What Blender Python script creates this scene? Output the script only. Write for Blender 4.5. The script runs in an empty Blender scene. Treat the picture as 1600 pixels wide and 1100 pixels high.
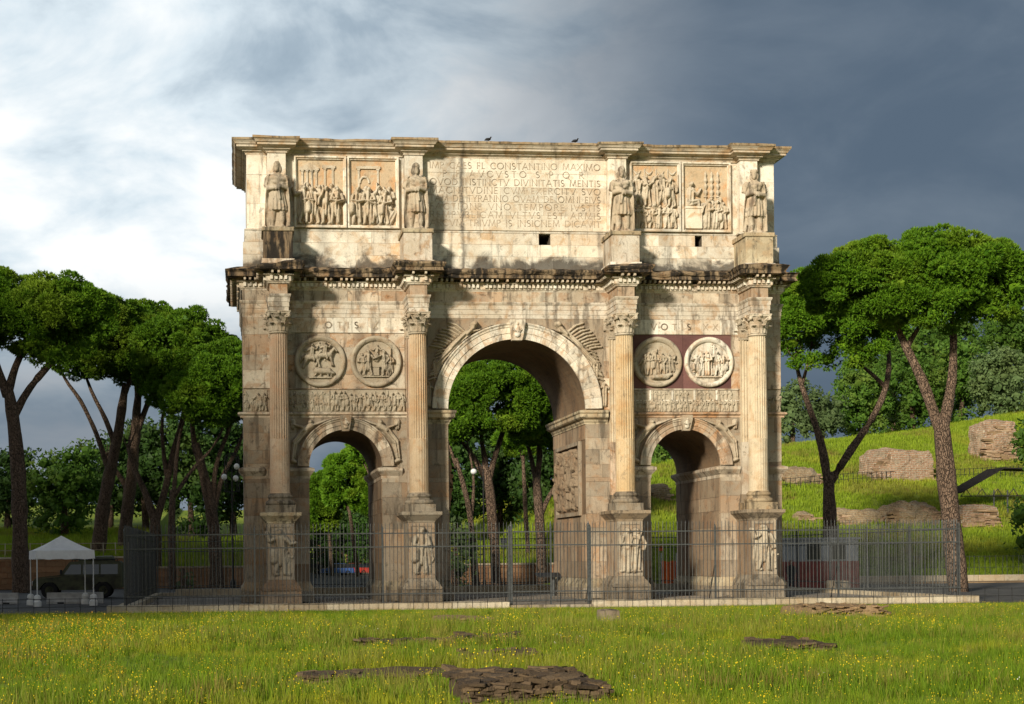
import bpy, math, random
import numpy as np
from mathutils import Vector, Matrix

R = math.radians
scene = bpy.context.scene
COL = scene.collection
random.seed(7)

# ------------------------------------------------------------------ camera
CAM = dict(cx=-13.179, cy=-72.062, cz=2.05, yaw=R(5.733), roll=R(0.537), f=2416.97, px=613.85, py=870.72)
cam_data = bpy.data.cameras.new('camera')
cam = bpy.data.objects.new('camera', cam_data)
COL.objects.link(cam)
cam_data.sensor_width = 36.0
cam_data.lens = 36.0 * CAM['f'] / 1600.0
cam_data.shift_x = (800 - CAM['px']) / 1600.0
cam_data.shift_y = (CAM['py'] - 550) / 1600.0
cam_data.clip_start = 0.5
cam_data.clip_end = 6000
cam.matrix_world = (Matrix.Translation((CAM['cx'], CAM['cy'], CAM['cz'])) @ Matrix.Rotation(-CAM['yaw'], 4, 'Z')
                    @ Matrix.Rotation(R(90), 4, 'X') @ Matrix.Rotation(-CAM['roll'], 4, 'Z'))
scene.camera = cam

# ------------------------------------------------------------------ sun, sky, exposure
SUN_AZ = 35.0      # degrees to the left of the facade's normal, behind the camera
SUN_EL = 20.0
sun_dir = Vector((-math.sin(R(SUN_AZ)) * math.cos(R(SUN_EL)), -math.cos(R(SUN_AZ)) * math.cos(R(SUN_EL)), math.sin(R(SUN_EL))))
sd = bpy.data.lights.new('sun', 'SUN')
sd.energy = 5.0
sd.angle = R(6.0)
sd.color = (1.0, 0.90, 0.73)
sun = bpy.data.objects.new('sun', sd)
COL.objects.link(sun)
sun.rotation_euler = sun_dir.to_track_quat('Z', 'Y').to_euler()

world = bpy.data.worlds.new('World')
scene.world = world
world.use_nodes = True
wn = world.node_tree.nodes
wl = world.node_tree.links
wn.clear()


def N(nodes, t, **kw):
    n = nodes.new(t)
    for k, v in kw.items():
        setattr(n, k, v)
    return n


def math_node(nodes, links, op, a, b=None, c=None, clamp=False):
    n = nodes.new('ShaderNodeMath')
    n.operation = op
    n.use_clamp = clamp
    for i, x in enumerate((a, b, c)):
        if x is None:
            continue
        if isinstance(x, (int, float)):
            n.inputs[i].default_value = x
        else:
            links.new(x, n.inputs[i])
    return n.outputs[0]


def smooth_node(nodes, links, x, lo, hi, a=0.0, b=1.0):
    n = nodes.new('ShaderNodeMapRange')
    n.interpolation_type = 'SMOOTHSTEP'
    links.new(x, n.inputs[0])
    n.inputs[1].default_value = lo
    n.inputs[2].default_value = hi
    n.inputs[3].default_value = a
    n.inputs[4].default_value = b
    return n.outputs[0]


def mix_node(nodes, links, fac, a, b, mode='MIX'):
    n = nodes.new('ShaderNodeMix')
    n.data_type = 'RGBA'
    n.blend_type = mode
    for i, x in ((0, fac), (6, a), (7, b)):
        if isinstance(x, (int, float)):
            n.inputs[i].default_value = x
        elif isinstance(x, (tuple, list)):
            n.inputs[i].default_value = (*x, 1.0)
        else:
            links.new(x, n.inputs[i])
    return n.outputs[2]


def noise_node(nodes, links, vec, scale, detail=4, rough=0.5, dist=0.0):
    n = nodes.new('ShaderNodeTexNoise')
    n.inputs['Scale'].default_value = scale
    n.inputs['Detail'].default_value = detail
    n.inputs['Roughness'].default_value = rough
    n.inputs['Distortion'].default_value = dist
    if vec is not None:
        links.new(vec, n.inputs['Vector'])
    return n.outputs['Fac']


def build_world():
    sky = N(wn, 'ShaderNodeTexSky', sky_type='NISHITA')
    sky.sun_disc = False
    sky.sun_elevation = R(SUN_EL)
    sky.sun_rotation = math.atan2(sun_dir.x, sun_dir.y)
    sky.air_density = 1.2
    sky.dust_density = 1.5
    clear = N(wn, 'ShaderNodeMix', data_type='RGBA', blend_type='MULTIPLY')
    clear.inputs[0].default_value = 1.0
    wl.new(sky.outputs[0], clear.inputs[6])
    clear.inputs[7].default_value = (0.055, 0.055, 0.055, 1)
    tc = N(wn, 'ShaderNodeTexCoord')
    sep = N(wn, 'ShaderNodeSeparateXYZ')
    wl.new(tc.outputs['Generated'], sep.inputs[0])
    x, y, z = sep.outputs
    zc = math_node(wn, wl, 'ADD', math_node(wn, wl, 'MAXIMUM', z, 0.0), 0.34)
    pu = math_node(wn, wl, 'DIVIDE', x, zc)
    pv = math_node(wn, wl, 'DIVIDE', y, zc)
    comb = N(wn, 'ShaderNodeCombineXYZ')
    wl.new(pu, comb.inputs[0])
    wl.new(math_node(wn, wl, 'MULTIPLY', pv, 1.0), comb.inputs[1])
    comb.inputs[2].default_value = 3.7
    big = noise_node(wn, wl, comb.outputs[0], 2.0, 6, 0.55, 0.35)
    mapn = N(wn, 'ShaderNodeMapping')
    mapn.inputs['Location'].default_value = (4.3, 1.9, 0.6)
    wl.new(comb.outputs[0], mapn.inputs[0])
    fine = noise_node(wn, wl, mapn.outputs[0], 4.6, 10, 0.56, 0.4)
    # how much of the storm front fills a direction: it stands ahead and to the right
    az = N(wn, 'ShaderNodeMath', operation='ARCTAN2')
    wl.new(x, az.inputs[0])
    wl.new(y, az.inputs[1])
    a = az.outputs[0]                       # 0 straight ahead (+Y), positive to the right
    wob = math_node(wn, wl, 'MULTIPLY', math_node(wn, wl, 'SUBTRACT', big, 0.5), 0.20)
    aw = math_node(wn, wl, 'ADD', a, wob)
    storm = math_node(wn, wl, 'MULTIPLY', smooth_node(wn, wl, aw, R(-2), R(20)), smooth_node(wn, wl, a, R(110), R(70)))
    low = smooth_node(wn, wl, z, 0.17, 0.03)
    # broken cloud on the left: lit tops, grey-blue bellies
    ramp = N(wn, 'ShaderNodeValToRGB')
    f2 = math_node(wn, wl, 'ADD', math_node(wn, wl, 'MULTIPLY', big, 0.45), math_node(wn, wl, 'MULTIPLY', fine, 0.55))
    f3 = math_node(wn, wl, 'SUBTRACT', f2, math_node(wn, wl, 'MULTIPLY', low, 0.06))
    wl.new(f3, ramp.inputs[0])
    e = ramp.color_ramp.elements
    e[0].position = 0.30
    e[0].color = (0.22, 0.30, 0.38, 1)
    e[1].position = 0.55
    e[1].color = (0.93, 0.95, 0.95, 1)
    m = e.new(0.385)
    m.color = (0.38, 0.47, 0.55, 1)
    m = e.new(0.465)
    m.color = (0.66, 0.75, 0.81, 1)
    dark = mix_node(wn, wl, smooth_node(wn, wl, f2, 0.4, 0.65), (0.085, 0.122, 0.172), (0.135, 0.175, 0.225))
    cloud = mix_node(wn, wl, storm, ramp.outputs[0], dark)
    lowc = mix_node(wn, wl, smooth_node(wn, wl, a, R(-40), R(10)), (0.12, 0.165, 0.22), (0.08, 0.115, 0.165))
    cloud = mix_node(wn, wl, math_node(wn, wl, 'MULTIPLY', smooth_node(wn, wl, z, 0.19, 0.085), 0.85), cloud, lowc)
    cloud = mix_node(wn, wl, math_node(wn, wl, 'MULTIPLY', smooth_node(wn, wl, z, 0.36, 0.62), 0.9), cloud, (0.095, 0.12, 0.15))  # darker cloud added overhead, out of view, to cut the sky's fill light
    # cover: complete ahead, thinning behind the camera where the sun shines in
    cover = smooth_node(wn, wl, y, -0.55, 0.05, 0.35, 0.96)
    out = mix_node(wn, wl, cover, clear.outputs[2], cloud)
    bg = N(wn, 'ShaderNodeBackground')
    wl.new(out, bg.inputs[0])
    bg.inputs[1].default_value = 1.0
    wo = N(wn, 'ShaderNodeOutputWorld')
    wl.new(bg.outputs[0], wo.inputs[0])


build_world()
scene.view_settings.view_transform = 'Standard'
scene.view_settings.look = 'None'
scene.view_settings.gamma = 1.0
scene.view_settings.exposure = 0.2
scene.view_settings.use_curve_mapping = False
scene.render.engine = 'CYCLES'
scene.cycles.max_bounces = 6
scene.cycles.diffuse_bounces = 3
scene.cycles.transparent_max_bounces = 6


# ------------------------------------------------------------------ pixel -> world
def ray(u, v):
    a = u - CAM['px']
    b = v - CAM['py']
    c, s = math.cos(CAM['roll']), math.sin(CAM['roll'])
    a, b = a * c - b * s, a * s + b * c
    x = a / CAM['f']
    z = -b / CAM['f']
    c, s = math.cos(CAM['yaw']), math.sin(CAM['yaw'])
    return Vector((x * c + s, -x * s + c, z))


CP = Vector((CAM['cx'], CAM['cy'], CAM['cz']))


def at_depth(u, v, d):
    return CP + ray(u, v) * d


def on_y(u, v, Y):
    r = ray(u, v)
    return CP + r * ((Y - CP.y) / r.y)


def on_z(u, v, Z):
    r = ray(u, v)
    return CP + r * ((Z - CP.z) / r.z)


def sstep(lo, hi, x):
    t = np.clip((x - lo) / (hi - lo), 0, 1)
    return t * t * (3 - 2 * t)


def gz(x, y):
    """height of the ground"""
    x = np.asarray(x, float)
    y = np.asarray(y, float)
    field = -0.12 + 0.57 * np.clip((-9.4 - y) / 62.7, 0, 1.2)
    field = field + np.where(y < -11, 0.05 * np.sin(x * .7 + y * .3) * np.sin(y * .45 + 1.0), 0) * np.clip((-11 - y) / 6, 0, 1)
    wall_h = np.where(x < -21, 2.3, 1.5)
    bank = np.where(y > 46.0, wall_h - 0.15 + np.minimum(0.085 * (y - 46), 7), field)
    # the road that leads on behind the left passage lies level between the banks
    s = np.abs(x - (-5.6 + .066 * (y - 45))) - (3.4 + .03 * np.maximum(y - 45, 0))
    bank = np.where(y > 46.0, -0.12 + (bank + 0.12) * sstep(0, 2.2, s), bank)
    cap = 13.1 + (x - 41) * 0.147
    h = 0.30 * (y - 36)
    hill = np.where(y > 36, np.minimum(h, cap) + np.maximum(0, h - cap) * 0.05, 0)
    hill = np.where(hill > cap - 1.5, cap - 1.5 + 1.5 * (1 - np.exp(-(hill - cap + 1.5) / 1.5)), hill)
    hill = np.maximum(hill, 0) - 0.12
    hill = hill + np.clip((y - 42) / 8, 0, 1) * 0.35 * np.sin(x * .21 + 1.3) * np.sin(y * .19)
    w = sstep(10, 19, x)
    z = np.where(y > 36, bank * (1 - w) + hill * w, field)
    return z


def gz1(x, y):
    return float(gz(x, y))


def on_ground(u, v, dmin=60, dmax=400):
    r = ray(u, v)
    d = dmin
    while d < dmax:
        p = CP + r * d
        if p.z <= gz1(p.x, p.y):
            return p
        d += 0.25
    return CP + r * dmax


# ------------------------------------------------------------------ mesh helpers
class MB:
    def __init__(self):
        self.v = []
        self.f = []

    def add(self, vs, fs):
        o = len(self.v)
        self.v.extend([tuple(p) for p in vs])
        self.f.extend([tuple(i + o for i in f) for f in fs])
        return self

    def box(self, x0, x1, y0, y1, z0, z1):
        return self.add([(x0, y0, z0), (x1, y0, z0), (x1, y1, z0), (x0, y1, z0), (x0, y0, z1), (x1, y0, z1), (x1, y1, z1), (x0, y1, z1)],
                        [(0, 3, 2, 1), (4, 5, 6, 7), (0, 1, 5, 4), (1, 2, 6, 5), (2, 3, 7, 6), (3, 0, 4, 7)])

    def block(self, x0, x1, y0, y1, z0, z1, c=0.02):
        """a dressed stone whose front (y0) edges are chamfered"""
        c = min(c, (x1 - x0) * .3, (z1 - z0) * .3)
        ym = y0 + c
        vs = []
        for (a, b, d, e, y) in ((x0, x1, z0, z1, y1), (x0, x1, z0, z1, ym), (x0 + c, x1 - c, z0 + c, z1 - c, y0)):
            vs += [(a, y, d), (b, y, d), (b, y, e), (a, y, e)]
        fs = [(8, 9, 10, 11), (3, 2, 1, 0)]
        for o in (0, 4):
            for i in range(4):
                j = (i + 1) % 4
                fs.append((o + i, o + j, o + 4 + j, o + 4 + i))
        return self.add(vs, fs)

    def tube(self, pts, rad, n=8, cap=True, jit=0.0, rng=None):
        pts = [Vector(p) for p in pts]
        rings = []
        up = Vector((0, 0, 1))
        for i, p in enumerate(pts):
            t = (pts[min(i + 1, len(pts) - 1)] - pts[max(i - 1, 0)])
            if t.length < 1e-9:
                t = Vector((0, 0, 1))
            t.normalize()
            ref = Vector((0, 1, 0)) if abs(t.z) > .8 else up
            a = t.cross(ref).normalized()
            b = t.cross(a).normalized()
            r = rad[i] if hasattr(rad, '__len__') else rad
            ring = []
            for k in range(n):
                w = 2 * math.pi * k / n
                rr = r * (1 + (rng.uniform(-jit, jit) if jit else 0))
                ring.append(p + a * math.cos(w) * rr + b * math.sin(w) * rr)
            rings.append(ring)
        vs = [q for r_ in rings for q in r_]
        fs = []
        for i in range(len(pts) - 1):
            for k in range(n):
                fs.append((i * n + k, i * n + (k + 1) % n, (i + 1) * n + (k + 1) % n, (i + 1) * n + k))
        if cap:
            fs.append(tuple(range(n - 1, -1, -1)))
            fs.append(tuple((len(pts) - 1) * n + k for k in range(n)))
        return self.add(vs, fs)

    def lathe(self, prof, cx=0, cy=0, n=24, sx=1.0, sy=1.0):
        vs = []
        for r, z in prof:
            for k in range(n):
                w = 2 * math.pi * k / n
                vs.append((cx + r * math.cos(w) * sx, cy + r * math.sin(w) * sy, z))
        fs = []
        for i in range(len(prof) - 1):
            for k in range(n):
                fs.append((i * n + k, i * n + (k + 1) % n, (i + 1) * n + (k + 1) % n, (i + 1) * n + k))
        fs.append(tuple(range(n - 1, -1, -1)))
        fs.append(tuple((len(prof) - 1) * n + k for k in range(n)))
        return self.add(vs, fs)

    def ellipsoid(self, c, r, n=12, m=8):
        vs = [(c[0], c[1], c[2] - r[2])]
        for i in range(1, m):
            t = math.pi * i / m - math.pi / 2
            for k in range(n):
                w = 2 * math.pi * k / n
                vs.append((c[0] + r[0] * math.cos(t) * math.cos(w), c[1] + r[1] * math.cos(t) * math.sin(w), c[2] + r[2] * math.sin(t)))
        vs.append((c[0], c[1], c[2] + r[2]))
        fs = []
        for k in range(n):
            fs.append((0, 1 + (k + 1) % n, 1 + k))
        for i in range(m - 2):
            for k in range(n):
                a = 1 + i * n
                fs.append((a + k, a + (k + 1) % n, a + n + (k + 1) % n, a + n + k))
        a = 1 + (m - 2) * n
        for k in range(n):
            fs.append((a + k, a + (k + 1) % n, len(vs) - 1))
        return self.add(vs, fs)

    def loft(self, rings, cap=True):
        n = len(rings[0])
        vs = [q for r in rings for q in r]
        fs = []
        for i in range(len(rings) - 1):
            for k in range(n):
                fs.append((i * n + k, i * n + (k + 1) % n, (i + 1) * n + (k + 1) % n, (i + 1) * n + k))
        if cap:
            fs.append(tuple(range(n - 1, -1, -1)))
            fs.append(tuple((len(rings) - 1) * n + k for k in range(n)))
        return self.add(vs, fs)

    def sweep(self, path, prof, closed=True, jit=None):
        """mitred moulding: prof is (out, z); outward is to the right of the walking direction"""
        n = len(path)
        rings = []
        for i, p in enumerate(path):
            pr = path[(i - 1) % n] if closed or i > 0 else None
            nx = path[(i + 1) % n] if closed or i < n - 1 else None
            ns = []
            for a, b in ((pr, p), (p, nx)):
                if a is None or b is None:
                    continue
                d = Vector((b[0] - a[0], b[1] - a[1]))
                if d.length < 1e-6:
                    continue
                d.normalize()
                ns.append(Vector((d.y, -d.x)))
            if len(ns) == 2 and (ns[0] - ns[1]).length > 1e-4:
                o = ns[0] + ns[1]
                o = o / max(1e-6, o.dot(ns[0]))
            else:
                o = ns[0]
            ring = []
            for j, (out, z) in enumerate(prof):
                q = out
                zz = z
                if jit and j in jit[0]:
                    q += jit[1](i, j)[0]
                    zz += jit[1](i, j)[1]
                ring.append((p[0] + o.x * q, p[1] + o.y * q, zz))
            rings.append(ring)
        m = len(prof)
        vs = [q for r in rings for q in r]
        fs = []
        for i in range(n if closed else n - 1):
            k = (i + 1) % n
            for j in range(m - 1):
                fs.append((i * m + j, k * m + j, k * m + j + 1, i * m + j + 1))
        return self.add(vs, fs)

    def mesh(self, name, smooth=False):
        me = bpy.data.meshes.new(name)
        me.from_pydata(self.v, [], self.f)
        me.validate()
        if smooth:
            me.shade_smooth()
        return me

    def build(self, name, mat, parent=None, smooth=False):
        return link(name, self.mesh(name, smooth), mat, parent)


def link(name, me, mat=None, parent=None):
    o = bpy.data.objects.new(name, me)
    COL.objects.link(o)
    if mat is not None and me is not None and not me.materials:
        me.materials.append(mat)
    if parent is not None:
        o.parent = parent
        o.matrix_parent_inverse = parent_inv(parent)
    return o


def parent_inv(p):
    m = p.matrix_basis.copy()
    q = p
    while q.parent:
        m = q.parent.matrix_basis @ q.matrix_parent_inverse @ m
        q = q.parent
    return m.inverted()


def tag(o, label=None, cat=None, group=None, kind=None):
    for k, v in (('label', label), ('category', cat), ('group', group), ('kind', kind)):
        if v:
            o[k] = v
    return o


def thing(name, label, cat, loc=(0, 0, 0), group=None):
    o = bpy.data.objects.new(name, None)
    COL.objects.link(o)
    o.location = loc
    o.empty_display_size = .2
    return tag(o, label, cat, group)


def part(name, parent):
    """an Empty that carries the sub-parts of one part"""
    o = bpy.data.objects.new(name, None)
    COL.objects.link(o)
    o.parent = parent
    o.matrix_parent_inverse = parent_inv(parent)
    return o


def np_mesh(name, V, F, smooth=False):
    """V (n,3), F (m,k) with k = 3 or 4"""
    V = np.ascontiguousarray(V, dtype=np.float32)
    F = np.ascontiguousarray(F, dtype=np.int32)
    me = bpy.data.meshes.new(name)
    me.vertices.add(len(V))
    me.vertices.foreach_set('co', V.ravel())
    k = F.shape[1]
    me.loops.add(F.size)
    me.loops.foreach_set('vertex_index', F.ravel())
    me.polygons.add(len(F))
    me.polygons.foreach_set('loop_start', np.arange(0, F.size, k, dtype=np.int32))
    me.update(calc_edges=True)
    if smooth:
        me.shade_smooth()
    return me


# ------------------------------------------------------------------ materials
def new_mat(name):
    m = bpy.data.materials.new(name)
    m.use_nodes = True
    nt = m.node_tree
    b = nt.nodes['Principled BSDF']
    b.inputs['Specular IOR Level'].default_value = 0.25
    return m, nt.nodes, nt.links, b


def stone_mat(name, cA, cB, cC, dark=(0.06, 0.05, 0.04), dark_amt=0.35, dark_lo=0.56, warm_amt=0.6, rnd=0.22, bump=0.5, streak=True, grain=22, blockhue=1.0, drip=None, ledge=None):
    m, nd, lk, b = new_mat(name)
    tc = N(nd, 'ShaderNodeTexCoord')
    geo = N(nd, 'ShaderNodeNewGeometry')
    oi = N(nd, 'ShaderNodeObjectInfo')
    pos = geo.outputs['Position']
    off = N(nd, 'ShaderNodeVectorMath', operation='MULTIPLY_ADD')
    cr = N(nd, 'ShaderNodeCombineXYZ')
    lk.new(oi.outputs['Random'], cr.inputs[0])
    lk.new(oi.outputs['Random'], cr.inputs[2])
    lk.new(cr.outputs[0], off.inputs[0])
    off.inputs[1].default_value = (1.7, 0, 2.3)
    lk.new(pos, off.inputs[2])
    p2 = off.outputs[0]
    n1 = noise_node(nd, lk, p2, 0.55, 5, .6)
    n2 = noise_node(nd, lk, p2, 1.7, 6, .62, .6)
    n3 = noise_node(nd, lk, pos, grain, 5, .65)
    col = mix_node(nd, lk, smooth_node(nd, lk, n1, .38, .62), cA, cB)
    wk = N(nd, 'ShaderNodeTexWhiteNoise', noise_dimensions='1D')
    lk.new(oi.outputs['Random'], wk.inputs['W'])
    hue = smooth_node(nd, lk, wk.outputs['Value'], .45, 1.0, 0.0, .55)
    wf = math_node(nd, lk, 'ADD', math_node(nd, lk, 'MULTIPLY', smooth_node(nd, lk, n2, .47, .66), warm_amt), math_node(nd, lk, 'MULTIPLY', hue, blockhue), clamp=True)
    col = mix_node(nd, lk, wf, col, cC)
    if streak:
        mp = N(nd, 'ShaderNodeMapping')
        mp.inputs['Scale'].default_value = (2.2, 2.2, 0.32)
        lk.new(pos, mp.inputs[0])
        s = noise_node(nd, lk, mp.outputs[0], 1.3, 6, .65, .3)
        col = mix_node(nd, lk, math_node(nd, lk, 'MULTIPLY', smooth_node(nd, lk, s, dark_lo, dark_lo + .16), dark_amt), col, dark)
        s2 = noise_node(nd, lk, pos, 3.1, 8, .7, .4)
        col = mix_node(nd, lk, math_node(nd, lk, 'MULTIPLY', smooth_node(nd, lk, s2, .55, .66), dark_amt * .9), col, dark)
    if drip:
        # a long black water stain running down at a fixed place
        sx = N(nd, 'ShaderNodeSeparateXYZ')
        lk.new(pos, sx.inputs[0])
        wv = noise_node(nd, lk, pos, 2.5, 4, .6)
        for x_, wd, am in drip:
            xx = math_node(nd, lk, 'ABSOLUTE', math_node(nd, lk, 'ADD', math_node(nd, lk, 'SUBTRACT', sx.outputs[0], x_), math_node(nd, lk, 'MULTIPLY', math_node(nd, lk, 'SUBTRACT', wv, .5), .35)))
            col = mix_node(nd, lk, math_node(nd, lk, 'MULTIPLY', smooth_node(nd, lk, xx, wd, 0.0), am), col, (.045, .04, .035))
    if ledge:
        # black crust that has crept up the wall from the wet top of the cornice
        sz = N(nd, 'ShaderNodeSeparateXYZ')
        lk.new(pos, sz.inputs[0])
        ln = noise_node(nd, lk, pos, .8, 7, .65, .5)
        zz = math_node(nd, lk, 'SUBTRACT', sz.outputs[2], math_node(nd, lk, 'MULTIPLY', math_node(nd, lk, 'SUBTRACT', ln, .5), 3.2))
        col = mix_node(nd, lk, math_node(nd, lk, 'MULTIPLY', smooth_node(nd, lk, zz, ledge + .5, ledge - .1), .85), col, (.035, .03, .026))
    g = N(nd, 'ShaderNodeMapRange')
    lk.new(n3, g.inputs[0])
    g.inputs[1].default_value = .25
    g.inputs[2].default_value = .75
    g.inputs[3].default_value = .80
    g.inputs[4].default_value = 1.18
    r2 = N(nd, 'ShaderNodeMapRange')
    lk.new(oi.outputs['Random'], r2.inputs[0])
    r2.inputs[3].default_value = 1 - rnd
    r2.inputs[4].default_value = 1 + rnd
    k = math_node(nd, lk, 'MULTIPLY', g.outputs[0], r2.outputs[0])
    vm = N(nd, 'ShaderNodeVectorMath', operation='SCALE')
    lk.new(col, vm.inputs[0])
    lk.new(k, vm.inputs['Scale'])
    lk.new(vm.outputs[0], b.inputs['Base Color'])
    b.inputs['Roughness'].default_value = .85
    vo = N(nd, 'ShaderNodeTexVoronoi')
    vo.inputs['Scale'].default_value = 9
    lk.new(pos, vo.inputs['Vector'])
    hb = math_node(nd, lk, 'ADD', n3, math_node(nd, lk, 'MULTIPLY', smooth_node(nd, lk, vo.outputs['Distance'], 0, .22), .45))
    hb = math_node(nd, lk, 'ADD', hb, math_node(nd, lk, 'MULTIPLY', n2, 1.2))
    bp = N(nd, 'ShaderNodeBump')
    bp.inputs['Strength'].default_value = bump
    bp.inputs['Distance'].default_value = .03
    lk.new(hb, bp.inputs['Height'])
    lk.new(bp.outputs[0], b.inputs['Normal'])
    return m


def simple_mat(name, col, rough=.6, var=.12, scale=6.0, metal=0.0, bump=.15, spec=.25, col2=None):
    m, nd, lk, b = new_mat(name)
    geo = N(nd, 'ShaderNodeNewGeometry')
    n = noise_node(nd, lk, geo.outputs['Position'], scale, 5, .6)
    c2 = col2 if col2 else tuple(c * (1 - 2.5 * var) for c in col)
    c = mix_node(nd, lk, smooth_node(nd, lk, n, .35, .68), tuple(x * (1 + var) for x in col), c2)
    lk.new(c, b.inputs['Base Color'])
    b.inputs['Roughness'].default_value = rough
    b.inputs['Metallic'].default_value = metal
    b.inputs['Specular IOR Level'].default_value = spec
    if bump:
        n2 = noise_node(nd, lk, geo.outputs['Position'], scale * 6, 4, .6)
        bp = N(nd, 'ShaderNodeBump')
        bp.inputs['Strength'].default_value = bump
        bp.inputs['Distance'].default_value = .02
        lk.new(n2, bp.inputs['Height'])
        lk.new(bp.outputs[0], b.inputs['Normal'])
    return m


def leaf_mat(name, cA, cB, cC, trans=.25, rough=.6, patch=.25):
    m, nd, lk, b = new_mat(name)
    geo = N(nd, 'ShaderNodeNewGeometry')
    oi = N(nd, 'ShaderNodeObjectInfo')
    n = noise_node(nd, lk, geo.outputs['Position'], patch, 4, .6)
    isl = geo.outputs['Random Per Island']
    c = mix_node(nd, lk, isl, cA, cB)
    c = mix_node(nd, lk, math_node(nd, lk, 'MULTIPLY', smooth_node(nd, lk, n, .5, .66), .75), c, cC)
    r = N(nd, 'ShaderNodeMapRange')
    lk.new(oi.outputs['Random'], r.inputs[0])
    r.inputs[3].default_value = .8
    r.inputs[4].default_value = 1.2
    vm = N(nd, 'ShaderNodeVectorMath', operation='SCALE')
    lk.new(c, vm.inputs[0])
    lk.new(r.outputs[0], vm.inputs['Scale'])
    lk.new(vm.outputs[0], b.inputs['Base Color'])
    b.inputs['Roughness'].default_value = rough
    b.inputs['Specular IOR Level'].default_value = .2
    tr = N(nd, 'ShaderNodeBsdfTranslucent')
    lk.new(vm.outputs[0], tr.inputs[0])
    mx = N(nd, 'ShaderNodeMixShader')
    mx.inputs[0].default_value = trans
    lk.new(b.outputs[0], mx.inputs[1])
    lk.new(tr.outputs[0], mx.inputs[2])
    lk.new(mx.outputs[0], nd['Material Output'].inputs[0])
    return m


M = {}
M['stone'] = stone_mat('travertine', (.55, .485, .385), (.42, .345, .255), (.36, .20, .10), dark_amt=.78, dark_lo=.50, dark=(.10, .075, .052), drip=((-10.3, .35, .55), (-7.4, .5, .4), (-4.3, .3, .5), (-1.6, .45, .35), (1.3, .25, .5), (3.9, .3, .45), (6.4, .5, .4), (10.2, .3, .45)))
M['white'] = stone_mat('pale_marble', (.70, .66, .57), (.56, .50, .40), (.42, .26, .14), dark_amt=.68, dark_lo=.50, rnd=.16, dark=(.11, .085, .062), blockhue=.5)
M['insc'] = stone_mat('inscription_marble', (.69, .64, .54), (.58, .52, .42), (.46, .32, .19), dark_amt=.42, rnd=.12, dark=(.12, .10, .08), blockhue=.5, drip=((-2.52, .17, .8), (-3.2, .8, .35)))
M['attic'] = stone_mat('attic_marble', (.72, .68, .585), (.59, .53, .43), (.47, .31, .17), dark_amt=.55, dark_lo=.52, rnd=.15, dark=(.10, .08, .06), blockhue=.6, drip=((-2.52, .15, .6), (-9.1, .5, .35), (4.1, .3, .4), (7.2, .6, .3)), ledge=15.75)
M['relief'] = stone_mat('carved_marble', (.43, .375, .285), (.34, .285, .21), (.33, .225, .135), dark_amt=.62, bump=.8, rnd=.04, blockhue=0)
M['relief_up'] = stone_mat('carved_pale_marble', (.58, .515, .41), (.48, .405, .30), (.42, .295, .18), dark_amt=.52, bump=.8, rnd=.04, blockhue=0)
M['relief_bg'] = stone_mat('carved_panel_ground', (.52, .42, .29), (.44, .33, .21), (.54, .28, .12), dark_amt=.40, bump=.6, rnd=.1, blockhue=.4)
M['spandrel'] = stone_mat('spandrel_marble', (.48, .41, .31), (.38, .315, .225), (.35, .24, .15), dark_amt=.55, bump=.7, rnd=.04, blockhue=0)
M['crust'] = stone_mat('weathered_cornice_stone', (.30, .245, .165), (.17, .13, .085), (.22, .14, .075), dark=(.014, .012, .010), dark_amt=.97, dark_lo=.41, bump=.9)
M['crust_hi'] = stone_mat('grimy_travertine', (.46, .40, .28), (.33, .27, .18), (.33, .22, .12), dark=(.03, .026, .02), dark_amt=.75, dark_lo=.48, bump=.8)
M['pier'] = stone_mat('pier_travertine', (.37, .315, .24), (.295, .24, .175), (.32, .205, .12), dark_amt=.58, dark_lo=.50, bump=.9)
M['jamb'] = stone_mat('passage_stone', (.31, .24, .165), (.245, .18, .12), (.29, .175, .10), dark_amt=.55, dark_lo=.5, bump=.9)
M['soffit'] = stone_mat('shaded_vault_stone', (.19, .135, .085), (.135, .092, .058), (.20, .12, .065), dark_amt=.7, bump=.9, rnd=.02)  # brown grime, plus the dimness of the vaults put into the colour
M['dirty'] = stone_mat('grey_weathered_stone', (.30, .26, .20), (.22, .18, .13), (.26, .19, .12), dark=(.035, .03, .025), dark_amt=.7, dark_lo=.48, bump=.8)
M['porphyry'] = stone_mat('purple_porphyry', (.135, .065, .060), (.105, .048, .046), (.15, .075, .06), dark_amt=.25, bump=.2)
M['col1'] = stone_mat('pinkish_marble', (.46, .36, .265), (.38, .28, .195), (.42, .25, .15), dark_amt=.35, rnd=.03, blockhue=0)
M['col2'] = stone_mat('honey_marble', (.49, .38, .255), (.42, .30, .18), (.45, .26, .13), dark_amt=.3, rnd=.03, blockhue=0)
M['col3'] = stone_mat('yellow_marble', (.55, .435, .28), (.48, .345, .19), (.47, .28, .125), dark_amt=.42, rnd=.03, blockhue=0)
M['col4'] = stone_mat('cream_marble', (.60, .51, .37), (.50, .41, .285), (.47, .32, .18), dark_amt=.35, rnd=.03, blockhue=0)
M['statue'] = stone_mat('statue_marble', (.55, .475, .365), (.43, .35, .25), (.37, .23, .135), dark_amt=.75, dark_lo=.49, bump=.6, blockhue=0)
M['letter'] = simple_mat('letter_grime_shade', (.40, .32, .235), .9, .1, 8)  # grime tone that also carries the shade of carved letters in its colour
M['hole'] = simple_mat('shaded_opening', (.10, .08, .06), .9, .2, 5)  # dark lining: the shade deep in the openings put into its colour
M['paving'] = stone_mat('paving_stone', (.27, .24, .20), (.21, .19, .16), (.25, .20, .15), dark_amt=.35, bump=.5)
M['kerb'] = stone_mat('kerb_travertine', (.50, .44, .33), (.42, .36, .26), (.38, .29, .18), dark_amt=.4, rnd=.14)
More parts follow.
